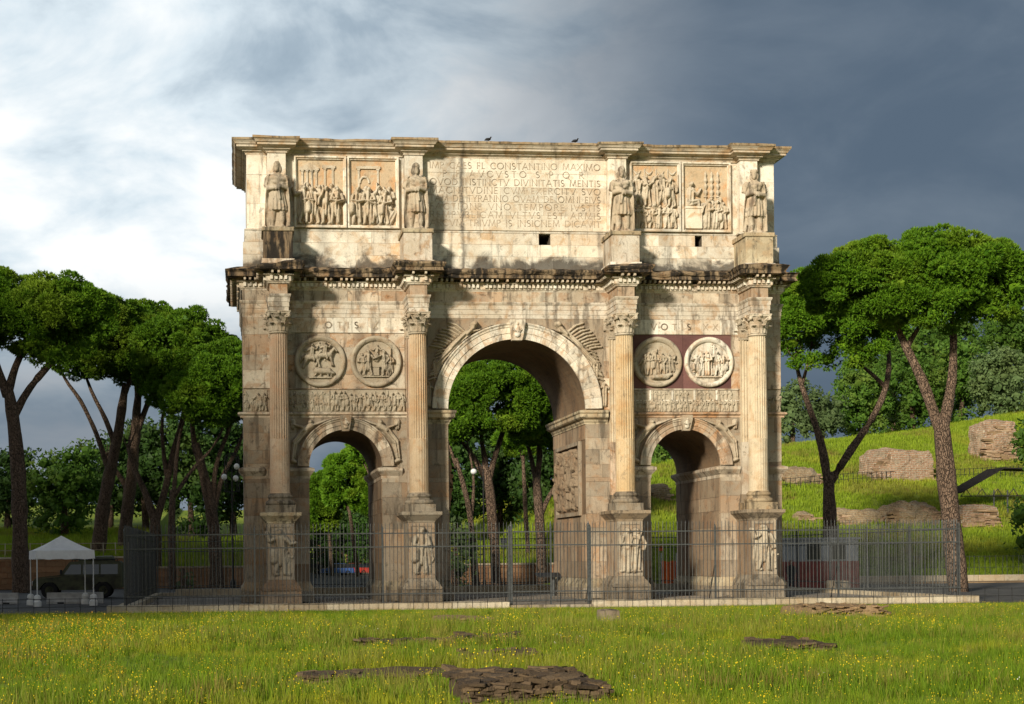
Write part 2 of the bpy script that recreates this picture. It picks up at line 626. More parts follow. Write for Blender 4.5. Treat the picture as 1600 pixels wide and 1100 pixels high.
M['iron'] = simple_mat('grey_painted_iron', (.075, .08, .082), .5, .12, 12, .3, .1)
M['iron_dark'] = simple_mat('dark_iron', (.03, .03, .032), .55, .12, 12, .3, .1)
M['asphalt'] = simple_mat('asphalt', (.075, .074, .072), .9, .18, 1.3, 0, .5)
M['brickwall'] = stone_mat('tufa_wall', (.30, .165, .085), (.26, .13, .065), (.32, .19, .10), dark_amt=.35, bump=.6)
M['brick'] = stone_mat('ruin_brick', (.30, .195, .125), (.24, .155, .10), (.35, .27, .18), dark_amt=.5, bump=1.0, rnd=.3)
M['brickbrown'] = stone_mat('ruin_rubble', (.22, .15, .085), (.17, .11, .06), (.25, .17, .09), dark_amt=.5, bump=.8, rnd=.3)
M['darkruin'] = stone_mat('dark_tufa', (.095, .066, .040), (.065, .045, .028), (.125, .085, .045), dark_amt=.5, bump=.9, rnd=.35)
M['bark'] = None
M['pine'] = leaf_mat('pine_needles', (.045, .125, .007), (.135, .26, .012), (.19, .28, .02), .26)
M['leaf'] = leaf_mat('broad_leaf', (.042, .105, .014), (.095, .185, .022), (.13, .185, .03), .25)
M['leaf_dark'] = leaf_mat('evergreen_leaf', (.020, .052, .010), (.042, .092, .014), (.06, .10, .018), .18)
M['leaf_grey'] = leaf_mat('olive_leaf', (.075, .125, .045), (.12, .175, .065), (.11, .155, .05), .25)
M['grassA'] = leaf_mat('grass_green', (.085, .165, .009), (.19, .285, .014), (.33, .33, .022), .40, patch=.30)
M['grassS'] = leaf_mat('slope_grass', (.19, .29, .018), (.28, .37, .026), (.34, .35, .04), .38, patch=.12)
M['grassB'] = leaf_mat('grass_dry', (.26, .25, .05), (.22, .24, .03), (.24, .17, .05), .35, patch=.4)
M['flower'] = simple_mat('yellow_petal', (.75, .56, .02), .6, .1, 5, 0, 0)
M['flower_o'] = simple_mat('orange_petal', (.70, .36, .02), .6, .1, 5, 0, 0)
M['flower_w'] = simple_mat('white_petal', (.75, .73, .68), .6, .05, 5, 0, 0)


def brick_course_mat(name, cA, cB, mortar, scale):
    """far brickwork: courses too small to pick apart one by one"""
    m, nd, lk, b = new_mat(name)
    geo = N(nd, 'ShaderNodeNewGeometry')
    pos = geo.outputs['Position']
    sp = N(nd, 'ShaderNodeSeparateXYZ')
    lk.new(pos, sp.inputs[0])
    wob = noise_node(nd, lk, pos, 1.4, 4, .6)
    cb = N(nd, 'ShaderNodeCombineXYZ')
    lk.new(math_node(nd, lk, 'ADD', sp.outputs[0], math_node(nd, lk, 'MULTIPLY', sp.outputs[1], .7)), cb.inputs[0])
    lk.new(math_node(nd, lk, 'ADD', sp.outputs[2], math_node(nd, lk, 'MULTIPLY', wob, .25)), cb.inputs[1])
    br = N(nd, 'ShaderNodeTexBrick')
    br.inputs['Scale'].default_value = scale
    br.inputs['Color1'].default_value = (*cA, 1)
    br.inputs['Color2'].default_value = (*cB, 1)
    br.inputs['Mortar'].default_value = (*mortar, 1)
    br.inputs['Mortar Size'].default_value = .02
    br.inputs['Row Height'].default_value = .17
    lk.new(cb.outputs[0], br.inputs['Vector'])
    n2 = noise_node(nd, lk, pos, 1.1, 6, .7)
    n3 = noise_node(nd, lk, pos, 7, 6, .7)
    c = mix_node(nd, lk, math_node(nd, lk, 'MULTIPLY', smooth_node(nd, lk, n2, .48, .66), .75), br.outputs['Color'], (.30, .25, .18))
    c = mix_node(nd, lk, math_node(nd, lk, 'MULTIPLY', smooth_node(nd, lk, n3, .5, .7), .6), c, (.05, .045, .03))
    lk.new(c, b.inputs['Base Color'])
    b.inputs['Roughness'].default_value = .9
    bp = N(nd, 'ShaderNodeBump')
    bp.inputs['Strength'].default_value = 1.0
    bp.inputs['Distance'].default_value = .12
    lk.new(math_node(nd, lk, 'ADD', math_node(nd, lk, 'MULTIPLY', br.outputs['Fac'], -.6), n3), bp.inputs['Height'])
    lk.new(bp.outputs[0], b.inputs['Normal'])
    return m


M['courses'] = brick_course_mat('roman_brick', (.36, .225, .145), (.29, .175, .11), (.46, .40, .31), .85)
M['courses_b'] = brick_course_mat('brown_roman_brick', (.30, .215, .125), (.22, .15, .085), (.36, .30, .20), 1.0)
M['roofdark'] = simple_mat('dark_roof_sheet', (.022, .020, .019), .95, .15, 4, 0, .2, .05)


def bark_mat():
    """grey-brown plates parted by dark upright fissures"""
    m, nd, lk, b = new_mat('pine_bark')
    geo = N(nd, 'ShaderNodeNewGeometry')
    pos = geo.outputs['Position']
    mp = N(nd, 'ShaderNodeMapping')
    mp.inputs['Scale'].default_value = (1, 1, .38)
    lk.new(pos, mp.inputs[0])
    wv = N(nd, 'ShaderNodeVectorMath', operation='MULTIPLY_ADD')
    nz = N(nd, 'ShaderNodeTexNoise')
    nz.inputs['Scale'].default_value = 2.0
    lk.new(pos, nz.inputs['Vector'])
    lk.new(nz.outputs['Color'], wv.inputs[0])
    wv.inputs[1].default_value = (.35, .35, .35)
    lk.new(mp.outputs[0], wv.inputs[2])
    vo = N(nd, 'ShaderNodeTexVoronoi', feature='DISTANCE_TO_EDGE')
    vo.inputs['Scale'].default_value = 9.5
    lk.new(wv.outputs[0], vo.inputs['Vector'])
    vc = N(nd, 'ShaderNodeTexVoronoi')
    vc.inputs['Scale'].default_value = 9.5
    lk.new(wv.outputs[0], vc.inputs['Vector'])
    n2 = noise_node(nd, lk, pos, 9, 6, .7)
    c = mix_node(nd, lk, vc.outputs['Color'], (.20, .135, .095), (.135, .09, .062))
    c = mix_node(nd, lk, math_node(nd, lk, 'MULTIPLY', smooth_node(nd, lk, n2, .45, .7), .6), c, (.24, .18, .135))
    c = mix_node(nd, lk, smooth_node(nd, lk, vo.outputs['Distance'], .10, .01), c, (.055, .037, .026))
    lk.new(c, b.inputs['Base Color'])
    b.inputs['Roughness'].default_value = .95
    bp = N(nd, 'ShaderNodeBump')
    bp.inputs['Strength'].default_value = 1.0
    bp.inputs['Distance'].default_value = .10
    lk.new(math_node(nd, lk, 'ADD', smooth_node(nd, lk, vo.outputs['Distance'], 0, .14), math_node(nd, lk, 'MULTIPLY', n2, .5)), bp.inputs['Height'])
    lk.new(bp.outputs[0], b.inputs['Normal'])
    return m


M['bark'] = bark_mat()

# ================================================================== the setting
def ground_material():
    m, nd, lk, b = new_mat('meadow_soil')
    geo = N(nd, 'ShaderNodeNewGeometry')
    pos = geo.outputs['Position']
    n1 = noise_node(nd, lk, pos, .09, 5, .6)
    n2 = noise_node(nd, lk, pos, .9, 6, .65)
    n3 = noise_node(nd, lk, pos, 14, 5, .7)
    c = mix_node(nd, lk, smooth_node(nd, lk, n1, .4, .6), (.15, .23, .016), (.23, .29, .026))
    c = mix_node(nd, lk, math_node(nd, lk, 'MULTIPLY', smooth_node(nd, lk, n2, .5, .7), .7), c, (.16, .145, .035))
    c = mix_node(nd, lk, math_node(nd, lk, 'MULTIPLY', smooth_node(nd, lk, n3, .5, .72), .6), c, (.05, .075, .012))
    lk.new(c, b.inputs['Base Color'])
    b.inputs['Roughness'].default_value = .95
    bp = N(nd, 'ShaderNodeBump')
    bp.inputs['Strength'].default_value = .9
    bp.inputs['Distance'].default_value = .12
    lk.new(math_node(nd, lk, 'ADD', n3, n2), bp.inputs['Height'])
    lk.new(bp.outputs[0], b.inputs['Normal'])
    return m


M['ground'] = ground_material()


def build_ground():
    xs = np.unique(np.concatenate([np.linspace(-1800, -120, 15), np.linspace(-120, -60, 16), np.arange(-60, 100, 1.25), [-21.05, -20.95], np.linspace(100, 160, 16), np.linspace(160, 1800, 15)]))
    ys = np.unique(np.concatenate([np.linspace(-900, -90, 10), np.arange(-90, -11, 1.5), [-11, -9.4, 0, 20, 35.5], np.arange(36, 45.9, 1.5), [45.9, 46.04], np.arange(47, 180, 2.0), np.linspace(182, 400, 20), np.linspace(420, 2500, 12)]))
    X, Y = np.meshgrid(xs, ys)
    Z = gz(X, Y)
    Z = np.where(Y > 240, Z + (Y - 240) * 0.0, Z)
    V = np.stack([X, Y, Z], -1).reshape(-1, 3)
    nx, ny = len(xs), len(ys)
    i = np.arange((ny - 1) * (nx - 1))
    r, c = i // (nx - 1), i % (nx - 1)
    a = r * nx + c
    F = np.stack([a, a + 1, a + nx + 1, a + nx], -1)
    o = link('ground', np_mesh('ground', V, F, True), M['ground'])
    tag(o, kind='structure')


build_ground()


def build_road():
    b = MB()
    xs = np.linspace(-120, 120, 49)
    ys = np.array([-9.35, 0, 12, 24, 35.4, 45.75])
    vs, fs = [], []
    for y in ys:
        for x in xs:
            z = -0.112
            if y > 36 and x > 8:
                z = gz1(x, 36) + .004 if x > 19 else -0.112
            vs.append((x, y, z))
    n = len(xs)
    for j in range(len(ys) - 1):
        for i in range(n - 1):
            if ys[j] > 30 and xs[i] > 9:
                continue
            fs.append((j * n + i, j * n + i + 1, (j + 1) * n + i + 1, (j + 1) * n + i))
    b.add(vs, fs)
    tag(b.build('road', M['asphalt']), kind='structure')


build_road()

# fenced platform: paving slabs inside a raised travertine kerb
FX0, FX1, FY0, FY1 = -17.75, 17.6, -8.5, 15.6
KT = .18


def build_platform():
    b = MB()
    b.box(FX0 - .1, FX1 + .1, FY0 - .1, FY1 + .1, -.4, -.035)
    pav = tag(b.build('pavement', M['paving']), kind='structure')
    rng = random.Random(3)
    y = FY0 + .3
    count = 0
    while y < FY1 - .3 and count < 290:
        dy = rng.uniform(.9, 1.3)
        x = FX0 + .3 + rng.uniform(0, .8)
        while x < FX1 - .3:
            dx = rng.uniform(1.4, 2.4)
            x1, y1 = min(x + dx, FX1 - .3), min(y + dy, FY1 - .3)
            inside = any(a < (x + x1) / 2 < c for a, c in ((-12.9, -9.9), (-6.4, -3.3), (3.3, 6.4), (9.8, 12.9))) and -2.2 < y and y1 < 7.4
            if not inside and x1 - x > .3:
                q = MB()
                q.box(x + .012, x1 - .012, y + .012, y1 - .012, -.06, rng.uniform(-.006, .006))
                q.build('slab', M['paving'], pav)
                count += 1
            x += dx
        y += dy
    k = thing('stone_kerb', 'pale travertine kerb ringing the fenced platform under the arch', 'kerb', (0, FY0, 0))
    def run(a, bb, fixed, axis):
        p = a
        while p < bb - .05:
            q1 = min(p + rng.uniform(1.3, 2.1), bb)
            if bb - q1 < .5:
                q1 = bb
            q = MB()
            h = KT + rng.uniform(-.012, .012)
            if axis == 'x':
                q.box(p + .008, q1 - .008, fixed - .38, fixed + .32, -.3, h)
            else:
                q.box(fixed - .35, fixed + .35, p + .008, q1 - .008, -.3, h)
            q.build('kerbstone', M['kerb'], k)
            p = q1
    run(FX0 - .7, -2.0, FY0, 'x')
    run(1.55, FX1 + .7, FY0, 'x')
    run(FX0 - .4, FX1 + .4, FY1, 'x')
    run(FY0 + .34, FY1 - .4, FX0, 'y')
    run(FY0 + .34, FY1 - .4, FX1, 'y')
    q = MB()
    q.box(-2.0, 1.55, FY0 - .3, FY0 + .3, -.2, .02)
    q.build('threshold', M['dirty'], k)
    # second step, set back behind the left and rear kerb
    rng = random.Random(9)
    s = thing('stone_step', 'long grey stone step running inside the kerb behind the arch', 'step', (0, 12, 0))
    x = FX0 + 1.2
    while x < FX1 - 1.2:
        q = MB()
        q.box(x, x + 1.98, 12.6, 13.3, -.05, .42 + rng.uniform(-.01, .01))
        q.build('slab', M['kerb'], s)
        x += 2.0


build_platform()

# ================================================================== the arch
D = 7.4
HW = 12.85
CX = (-11.22, -4.84, 4.84, 11.22)        # column axes
CY = -1.44
arch = thing('triumphal_arch', 'huge weathered marble triumphal arch with three passages and four detached columns', 'arch')


def apart(name, mb, mat, parent=None, smooth=False):
    return mb.build(name, mat, parent or arch, smooth)


SIDE_C, SIDE_R, SIDE_S = 8.12, 1.70, 6.32
MID_R, MID_S = 3.28, 9.0


def arc_pts(cx, r, zs, n):
    return [(cx - r * math.cos(math.pi * i / n), zs + r * math.sin(math.pi * i / n)) for i in range(n + 1)]


def build_core():
    out = [(-HW, 0)]
    for cx, r, zs, n in ((-SIDE_C, SIDE_R, SIDE_S, 28), (0, MID_R, MID_S, 40), (SIDE_C, SIDE_R, SIDE_S, 28)):
        out += [(cx - r, 0)] + arc_pts(cx, r, zs, n) + [(cx + r, 0)]
    out += [(HW, 0), (HW, 15.4), (-HW, 15.4)]
    b = MB()
    n = len(out)
    vs = [(x, 0.0, z) for x, z in out] + [(x, D, z) for x, z in out]
    fs = [tuple(range(n)), tuple(range(2 * n - 1, n - 1, -1))]
    for i in range(n):
        j = (i + 1) % n
        fs.append((j, i, n + i, n + j))
    b.add(vs, fs)
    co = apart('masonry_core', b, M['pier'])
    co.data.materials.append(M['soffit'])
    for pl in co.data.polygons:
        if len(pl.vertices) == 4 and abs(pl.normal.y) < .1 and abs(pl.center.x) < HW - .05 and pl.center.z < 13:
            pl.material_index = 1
    # attic: solid block with two small square openings through its plinth band
    b = MB()
    b.box(-12.78, 12.78, .0, D, 15.4, 16.72)
    for x0, x1 in ((-12.6, 1.13), (1.67, 8.69), (9.02, 12.6)):
        b.box(x0, x1, .02, 3.0, 16.72, 17.24)
    b.box(-12.6, 12.6, 3.0, D, 16.72, 17.24)
    b.box(-12.6, 12.6, .02, D, 17.24, 20.85)
    apart('attic_core', b, M['attic'])


build_core()
nblock = [0]


def courses(x0, x1, z0, z1, hs, lens, mat, y=-.05, seed=1, skip=None, back=.02, c=.007):
    """facing stones, one object each"""
    rng = random.Random(seed)
    z = z0
    k = 0
    while z < z1 - .05:
        h = hs[k % len(hs)]
        zt = min(z + h, z1)
        if z1 - zt < .2:
            zt = z1
        x = x0
        first = True
        while x < x1 - .02:
            L = rng.uniform(*lens) * (rng.uniform(.45, .8) if first and k % 2 else 1)
            first = False
            xt = min(x + L, x1)
            if x1 - xt < .3:
                xt = x1
            if not (skip and skip(x, xt, z, zt)):
                b = MB()
                yy = y + rng.uniform(-.012, .012)
                b.block(x + .002, xt - .002, yy, back, z + .002, zt - .002, c)
                apart('stone_block', b, mat)
                nblock[0] += 1
            x = xt
        z = zt
        k += 1


# piers below the imposts
PIERS = ((-HW, -9.82), (-6.42, -3.28), (3.28, 6.42), (9.82, HW))
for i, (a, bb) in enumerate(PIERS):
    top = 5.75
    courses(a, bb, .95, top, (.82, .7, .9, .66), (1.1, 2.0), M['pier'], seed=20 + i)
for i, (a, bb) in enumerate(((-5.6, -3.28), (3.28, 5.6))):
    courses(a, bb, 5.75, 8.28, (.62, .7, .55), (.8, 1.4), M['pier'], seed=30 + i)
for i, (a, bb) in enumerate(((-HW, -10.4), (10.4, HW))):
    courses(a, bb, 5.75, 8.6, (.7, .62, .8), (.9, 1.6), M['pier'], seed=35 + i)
    courses(a, bb, 9.95, 13.26, (.85, .7, .95), (.9, 1.8), M['stone'], seed=38 + i)
# inner faces of the passages that the light reaches
def jamb_courses(xp, sgn, z0, z1, hs, seed, y0=.03, y1=D - .03):
    """sgn = direction (in x) the face looks"""
    rng = random.Random(seed)
    z, k = z0, 0
    while z < z1 - .05:
        zt = min(z + hs[k % len(hs)], z1)
        if z1 - zt < .2:
            zt = z1
        y = y0
        while y < y1 - .02:
            yt = min(y + rng.uniform(1.0, 1.9) * (.6 if (k % 2 and y == y0) else 1), y1)
            if y1 - yt < .3:
                yt = y1
            b = MB()
            dp = .03 + rng.uniform(-.008, .008)
            b.block(y + .003, yt - .003, -dp, .0, z + .003, zt - .003, .008)
            b.v = [(xp + sgn * (-yy), x, zz) for x, yy, zz in b.v]
            if sgn > 0:
                b.f = [f[::-1] for f in b.f]
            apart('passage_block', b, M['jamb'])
            z_ = z
            y = yt
        z = zt
        k += 1


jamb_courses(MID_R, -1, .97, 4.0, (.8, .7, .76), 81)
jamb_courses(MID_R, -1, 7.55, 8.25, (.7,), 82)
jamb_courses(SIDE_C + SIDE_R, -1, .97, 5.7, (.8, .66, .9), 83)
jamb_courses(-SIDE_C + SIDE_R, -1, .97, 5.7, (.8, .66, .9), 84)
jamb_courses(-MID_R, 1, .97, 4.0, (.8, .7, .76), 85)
# roundel register, left bay, and the strips beside the central arch
courses(-10.75, -5.3, 9.95, 12.52, (.64, .64, .64, .65), (1.0, 1.9), M['stone'], seed=41, y=-.03)
for i, (a, bb) in enumerate(((-4.95, -4.2), (4.2, 4.95))):
    courses(a, bb, 8.95, 13.26, (.8, .7), (.9, 1.2), M['stone'], seed=44 + i)
# right bay: slabs of porphyry
rng0 = random.Random(5)
xs_ = [5.32, 6.75, 8.05, 9.35, 10.75]
for i in range(4):
    for z0, z1 in ((9.95, 11.2), (11.2, 12.52)):
        b = MB()
        b.block(xs_[i] + .004, xs_[i + 1] - .004, -.03 + rng0.uniform(-.006, .006), .02, z0 + .004, z1 - .004, .01)
        apart('porphyry_slab', b, M['porphyry'])
# votive band
for i, (a, bb) in enumerate(((-10.75, -5.3), (5.32, 10.75))):
    courses(a, bb, 12.54, 13.24, (.7,), (1.3, 2.3), M['white'], seed=50 + i, y=-.07)
# frieze of the entablature
courses(-12.85, 12.85, 14.02, 14.52, (.5,), (1.2, 2.4), M['stone'], seed=55, y=-.05)
# attic: plinth courses, band, end strips
courses(-12.8, 12.8, 15.55, 16.72, (.6, .57), (1.3, 2.6), M['attic'], seed=60, y=-.13)
for i, (a, bb) in enumerate(((-12.72, 1.12), (1.68, 8.68), (9.03, 12.72))):
    courses(a, bb, 16.735, 17.26, (.53,), (2.0, 3.4), M['attic'], seed=63 + i, y=-.075)
for i, (a, bb) in enumerate(((-12.6, -11.66), (11.66, 12.6))):
    courses(a, bb, 17.36, 20.78, (1.15, 1.35, .95), (1.0, 1.0), M['attic'], seed=67 + i, y=-.04)
# inscription slabs
courses(-4.4, 4.4, 17.40, 20.80, (.72, .62, .70, .66, .70), (1.6, 3.0), M['insc'], seed=70, y=-.045, c=.006)


def opening_lining():
    for x0, x1 in ((1.13, 1.67), (8.69, 9.02)):
        b = MB()
        t = .002
        b.add([(x0 + t, 0.0, 16.73), (x1 - t, 0.0, 16.73), (x1 - t, 2.95, 16.73), (x0 + t, 2.95, 16.73),
               (x0 + t, 0.0, 17.235), (x1 - t, 0.0, 17.235), (x1 - t, 2.95, 17.235), (x0 + t, 2.95, 17.235)],
              [(0, 1, 2, 3), (7, 6, 5, 4), (1, 5, 6, 2), (0, 3, 7, 4), (3, 2, 6, 7)])
        apart('wall_opening', b, M['hole'])


opening_lining()


# ---------------------------------------------------------------- mouldings that run round the building
def ressaut_path(hw, y0, d1, w, p, step=None):
    pts = [(-hw, d1), (-hw, y0)]
    for xc in CX:
        pts += [(xc - w, y0), (xc - w, y0 - p), (xc + w, y0 - p), (xc + w, y0)]
    pts += [(hw, y0), (hw, d1)]
    if not step:
        return pts
    out = []
    n = len(pts)
    for i in range(n):
        a, b = pts[i], pts[(i + 1) % n]
        L = math.hypot(b[0] - a[0], b[1] - a[1])
        k = max(1, int(L / step))
        for j in range(k):
            out.append((a[0] + (b[0] - a[0]) * j / k, a[1] + (b[1] - a[1]) * j / k))
    return out


ENT = ressaut_path(HW, 0, D, .43, 1.87)
b = MB()
b.sweep(ENT, [(-.43, 13.26), (.02, 13.26), (.02, 13.44), (.045, 13.445), (.045, 13.66), (.07, 13.665), (.07, 13.86), (.10, 13.90), (.13, 13.97), (.13, 14.02), (-.43, 14.02)])
apart('architrave', b, M['white'])
b = MB()
b.sweep(ressaut_path(HW, 0, D, .40, 1.85), [(-.4, 14.0), (.0, 14.0), (.0, 14.55), (-.4, 14.55)])
apart('frieze', b, M['stone'])


def noise2(i, j, s=0.):
    return math.sin(i * 12.9898 + j * 78.233 + s) * 43758.5453 % 1.0


from mathutils import noise as mnoise


def crumble(amp_out, amp_z, path):
    def f(i, j):
        x, y = path[i]
        q = mnoise.noise(Vector((x * .9, y * .9, j * .35)))
        r = mnoise.noise(Vector((x * 3.1 + 7, y * 3.1, j * 1.1)))
        chip = max(0, mnoise.noise(Vector((x * .55 + 31, y * .7, 2.2))) - .12) * 1.6
        return (-abs(q) * amp_out - chip * amp_out * 1.5 + r * amp_out * .25, -chip * amp_z * 1.6 + (q * .5 + r * .5) * amp_z)
    return f


CPATH = ressaut_path(HW, 0, D, .43, 1.87, .16)
b = MB()
b.sweep(CPATH, [(-.4, 14.5), (.05, 14.5), (.09, 14.56), (.14, 14.60), (.14, 14.64)])
b.sweep(CPATH, [(.14, 14.64), (.14, 14.84), (.26, 14.86), (.26, 14.9)])
apart('bed_moulding', b, M['white'])
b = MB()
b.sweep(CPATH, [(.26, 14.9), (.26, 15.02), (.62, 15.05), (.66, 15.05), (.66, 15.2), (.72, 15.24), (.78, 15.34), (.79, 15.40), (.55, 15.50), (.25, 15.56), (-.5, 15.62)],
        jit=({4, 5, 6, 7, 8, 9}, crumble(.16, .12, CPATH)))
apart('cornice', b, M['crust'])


def along(path, spacing, start=.05):
    """points and outward normals along the front-facing stretches of a path"""
    res = []
    n = len(path)
    for i in range(n):
        a, c = path[i], path[(i + 1) % n]
        L = math.hypot(c[0] - a[0], c[1] - a[1])
        if L < .15:
            continue
        d = ((c[0] - a[0]) / L, (c[1] - a[1]) / L)
        k = max(1, int(L / spacing))
        for j in range(k):
            t = (j + .5) / k
            res.append((a[0] + (c[0] - a[0]) * t, a[1] + (c[1] - a[1]) * t, d, (d[1], -d[0])))
    return res


def dentils(path, spacing, w, out0, out1, z0, z1, name, mat, miss=.06, seed=2):
    rng = random.Random(seed)
    b = MB()
    for x, y, d, nrm in along(path, spacing):
        if y > D - .2 and nrm[1] > .5:
            continue
        if rng.random() < miss:
            continue
        h = w / 2
        vs = []
        for z in (z0, z1):
            for s, o in ((-h, out0), (h, out0), (h, out1), (-h, out1)):
                vs.append((x + d[0] * s + nrm[0] * o, y + d[1] * s + nrm[1] * o, z))
        b.add(vs, [(0, 1, 2, 3), (7, 6, 5, 4), (0, 4, 5, 1), (1, 5, 6, 2), (2, 6, 7, 3), (3, 7, 4, 0)])
    o = apart(name, b, mat)
    o['kind'] = 'stuff'


dentils(ENT, .205, .125, .12, .25, 14.66, 14.83, 'dentil_row', M['white'])
dentils(ENT, .235, .10, .24, .56, 14.91, 15.03, 'modillion_row', M['stone'], .1, 5)

AT = ressaut_path(12.6, -.0, D, .43, .45)
b = MB()
b.sweep(AT, [(-.43, 20.78), (.06, 20.78), (.06, 20.84), (.16, 20.92), (.2, 20.92), (.2, 20.98)])
b.sweep(AT, [(.2, 20.98), (.46, 21.06), (.46, 21.16), (.52, 21.17), (.56, 21.24), (.64, 21.32)])
apart('attic_cornice_moulding', b, M['attic'])
ATP = ressaut_path(12.6, -.0, D, .43, .45, .2)
b = MB()
b.sweep(ATP, [(.60, 21.322), (.68, 21.325), (.68, 21.43), (.3, 21.47), (-.6, 21.49)], jit=({1, 2, 3}, crumble(.05, .035, ATP)))
b.box(-12.4, 12.4, .1, D - .1, 21.2, 21.46)
apart('attic_cornice_top', b, M['crust_hi'])
# small moulding on top of the attic plinth band
b = MB()
b.sweep(ressaut_path(12.66, -.02, D, .5, .45), [(0, 17.26), (.05, 17.27), (.07, 17.31), (.02, 17.35), (.0, 17.37), (-.2, 17.37)])
apart('attic_band_moulding', b, M['attic'])

# string course under the long friezes, outer strips too
for a, bb in ((-12.95, -5.0), (5.0, 12.95)):
    b = MB()
    pth = [(a, .6), (a, 0), (bb, 0)] if a < 0 else [(a, 0), (bb, 0), (bb, .6)]
    b.sweep(pth, [(0, 8.58), (.05, 8.59), (.05, 8.66), (.10, 8.70), (.16, 8.74), (.16, 8.80), (.10, 8.84), (0, 8.845)], closed=False)
    apart('string_course', b, M['stone'])
# line above the friezes
for a, bb in ((-10.75, -5.3), (5.32, 10.75)):
    b = MB()
    b.sweep([(a, 0), (bb, 0)], [(0, 9.90), (.09, 9.90), (.09, 9.96), (0, 9.97)], closed=False)
    apart('fillet', b, M['stone'])

# imposts
IMP = [(0, 8.26), (.05, 8.27), (.05, 8.33), (.10, 8.40), (.12, 8.48), (.24, 8.54), (.30, 8.60), (.30, 8.74), (.36, 8.80), (.36, 8.90), (.1, 8.95), (-.1, 8.95)]
for s in (-1, 1):
    b = MB()
    if s < 0:
        pth = [(-4.35, 0), (-MID_R, 0), (-MID_R, D), (-4.35, D)]
    else:
        pth = [(4.35, D), (MID_R, D), (MID_R, 0), (4.35, 0)]
        pth = pth
    b.sweep(pth, IMP, closed=False)
    apart('impost', b, M['crust_hi'])
SIMP = [(0, 5.70), (.04, 5.71), (.04, 5.86), (.10, 5.93), (.20, 6.05), (.24, 6.10), (.24, 6.22), (.05, 6.28), (-.1, 6.28)]
for c in (-SIDE_C, SIDE_C):
    L, Rr = c - SIDE_R, c + SIDE_R
    b = MB()
    b.sweep([(L - .95, 0), (L, 0), (L, D), (L - .95, D)], SIMP, closed=False)
    apart('impost', b, M['stone'])
    b = MB()
    b.sweep([(Rr + .95, D), (Rr, D), (Rr, 0), (Rr + .95, 0)], SIMP, closed=False)
    apart('impost', b, M['stone'])
for a, bb, pth in ((-1, 0, [(-HW, 1.2), (-HW, 0), (-11.9, 0)]), (1, 0, [(11.9, 0), (HW, 0), (HW, 1.2)])):
    b = MB()
    b.sweep(pth, SIMP, closed=False)
    apart('impost', b, M['stone'])


# ---------------------------------------------------------------- archivolts: one voussoir at a time
def archivolt(cx, zs, r0, r1, n, name, mat, keyw, seed):
    rng = random.Random(seed)
    p = part(name, arch)
    prof = [(r0, .0), (r0, -.12), (r0 + (r1 - r0) * .36, -.12), (r0 + (r1 - r0) * .38, -.16), (r0 + (r1 - r0) * .70, -.16),
            (r0 + (r1 - r0) * .74, -.20), (r0 + (r1 - r0) * .84, -.215), (r0 + (r1 - r0) * .92, -.27), (r1, -.27), (r1, .0)]
    for k in range(n):
        if k == n // 2:
            continue
        a0 = math.pi * k / n + .0012
        a1 = math.pi * (k + 1) / n - .0012
        dy = rng.uniform(-.004, .004)
        rings = []
        for t in range(4):
            a = a0 + (a1 - a0) * t / 3
            rings.append([(cx - r * math.cos(a), y + (dy if y < -.01 else 0), zs + r * math.sin(a)) for r, y in prof])
        b = MB()
        b.loft(rings)
        b.build('voussoir', mat, p)
    # keystone: a tapering bracket with a carved figure
    b = MB()
    w0, w1 = keyw
    z0, z1 = zs + r0 - .08, zs + r1 + .1
    b.loft([[(cx - w0, 0.02, z0), (cx + w0, 0.02, z0), (cx + w0, -.30, z0), (cx - w0, -.30, z0)],
            [(cx - w0 * 1.15, 0.02, z0 + .15), (cx + w0 * 1.15, 0.02, z0 + .15), (cx + w0 * 1.15, -.34, z0 + .15), (cx - w0 * 1.15, -.34, z0 + .15)],
            [(cx - w1, 0.02, z1 - .2), (cx + w1, 0.02, z1 - .2), (cx + w1, -.46, z1 - .2), (cx - w1, -.46, z1 - .2)],
            [(cx - w1, 0.02, z1), (cx + w1, 0.02, z1), (cx + w1, -.5, z1), (cx - w1, -.5, z1)]])
    kst = b.build('keystone', mat, p)
    return p


archivolt(0, MID_S, MID_R, 4.05, 23, 'central_archivolt', M['white'], (.24, .36), 1)
archivolt(-SIDE_C, SIDE_S, SIDE_R, 2.25, 15, 'side_archivolt', M['stone'], (.17, .25), 2)
archivolt(SIDE_C, SIDE_S, SIDE_R, 2.25, 15, 'side_archivolt', M['stone'], (.17, .25), 3)


# ---------------------------------------------------------------- columns
def fluted(cx, cy, prof, nf=22, depth=.135, stop=None, per=6):
    """prof: (z, r); flutes fade out below stop"""
    n = nf * per
    rings = []
    for z, r in prof:
        ring = []
        for k in range(n):
            w = 2 * math.pi * k / n
            t = (k % per) / per
            dd = math.sin(math.pi * max(0, (t - .14) / .72)) if .14 < t < .86 else 0
            k_ = depth if (stop is None or z > stop) else depth * .18
            rr = r * (1 - k_ * dd)
            ring.append((cx + rr * math.cos(w), cy + rr * math.sin(w), z))
        rings.append(ring)
    b = MB()
    b.loft(rings)
    return b


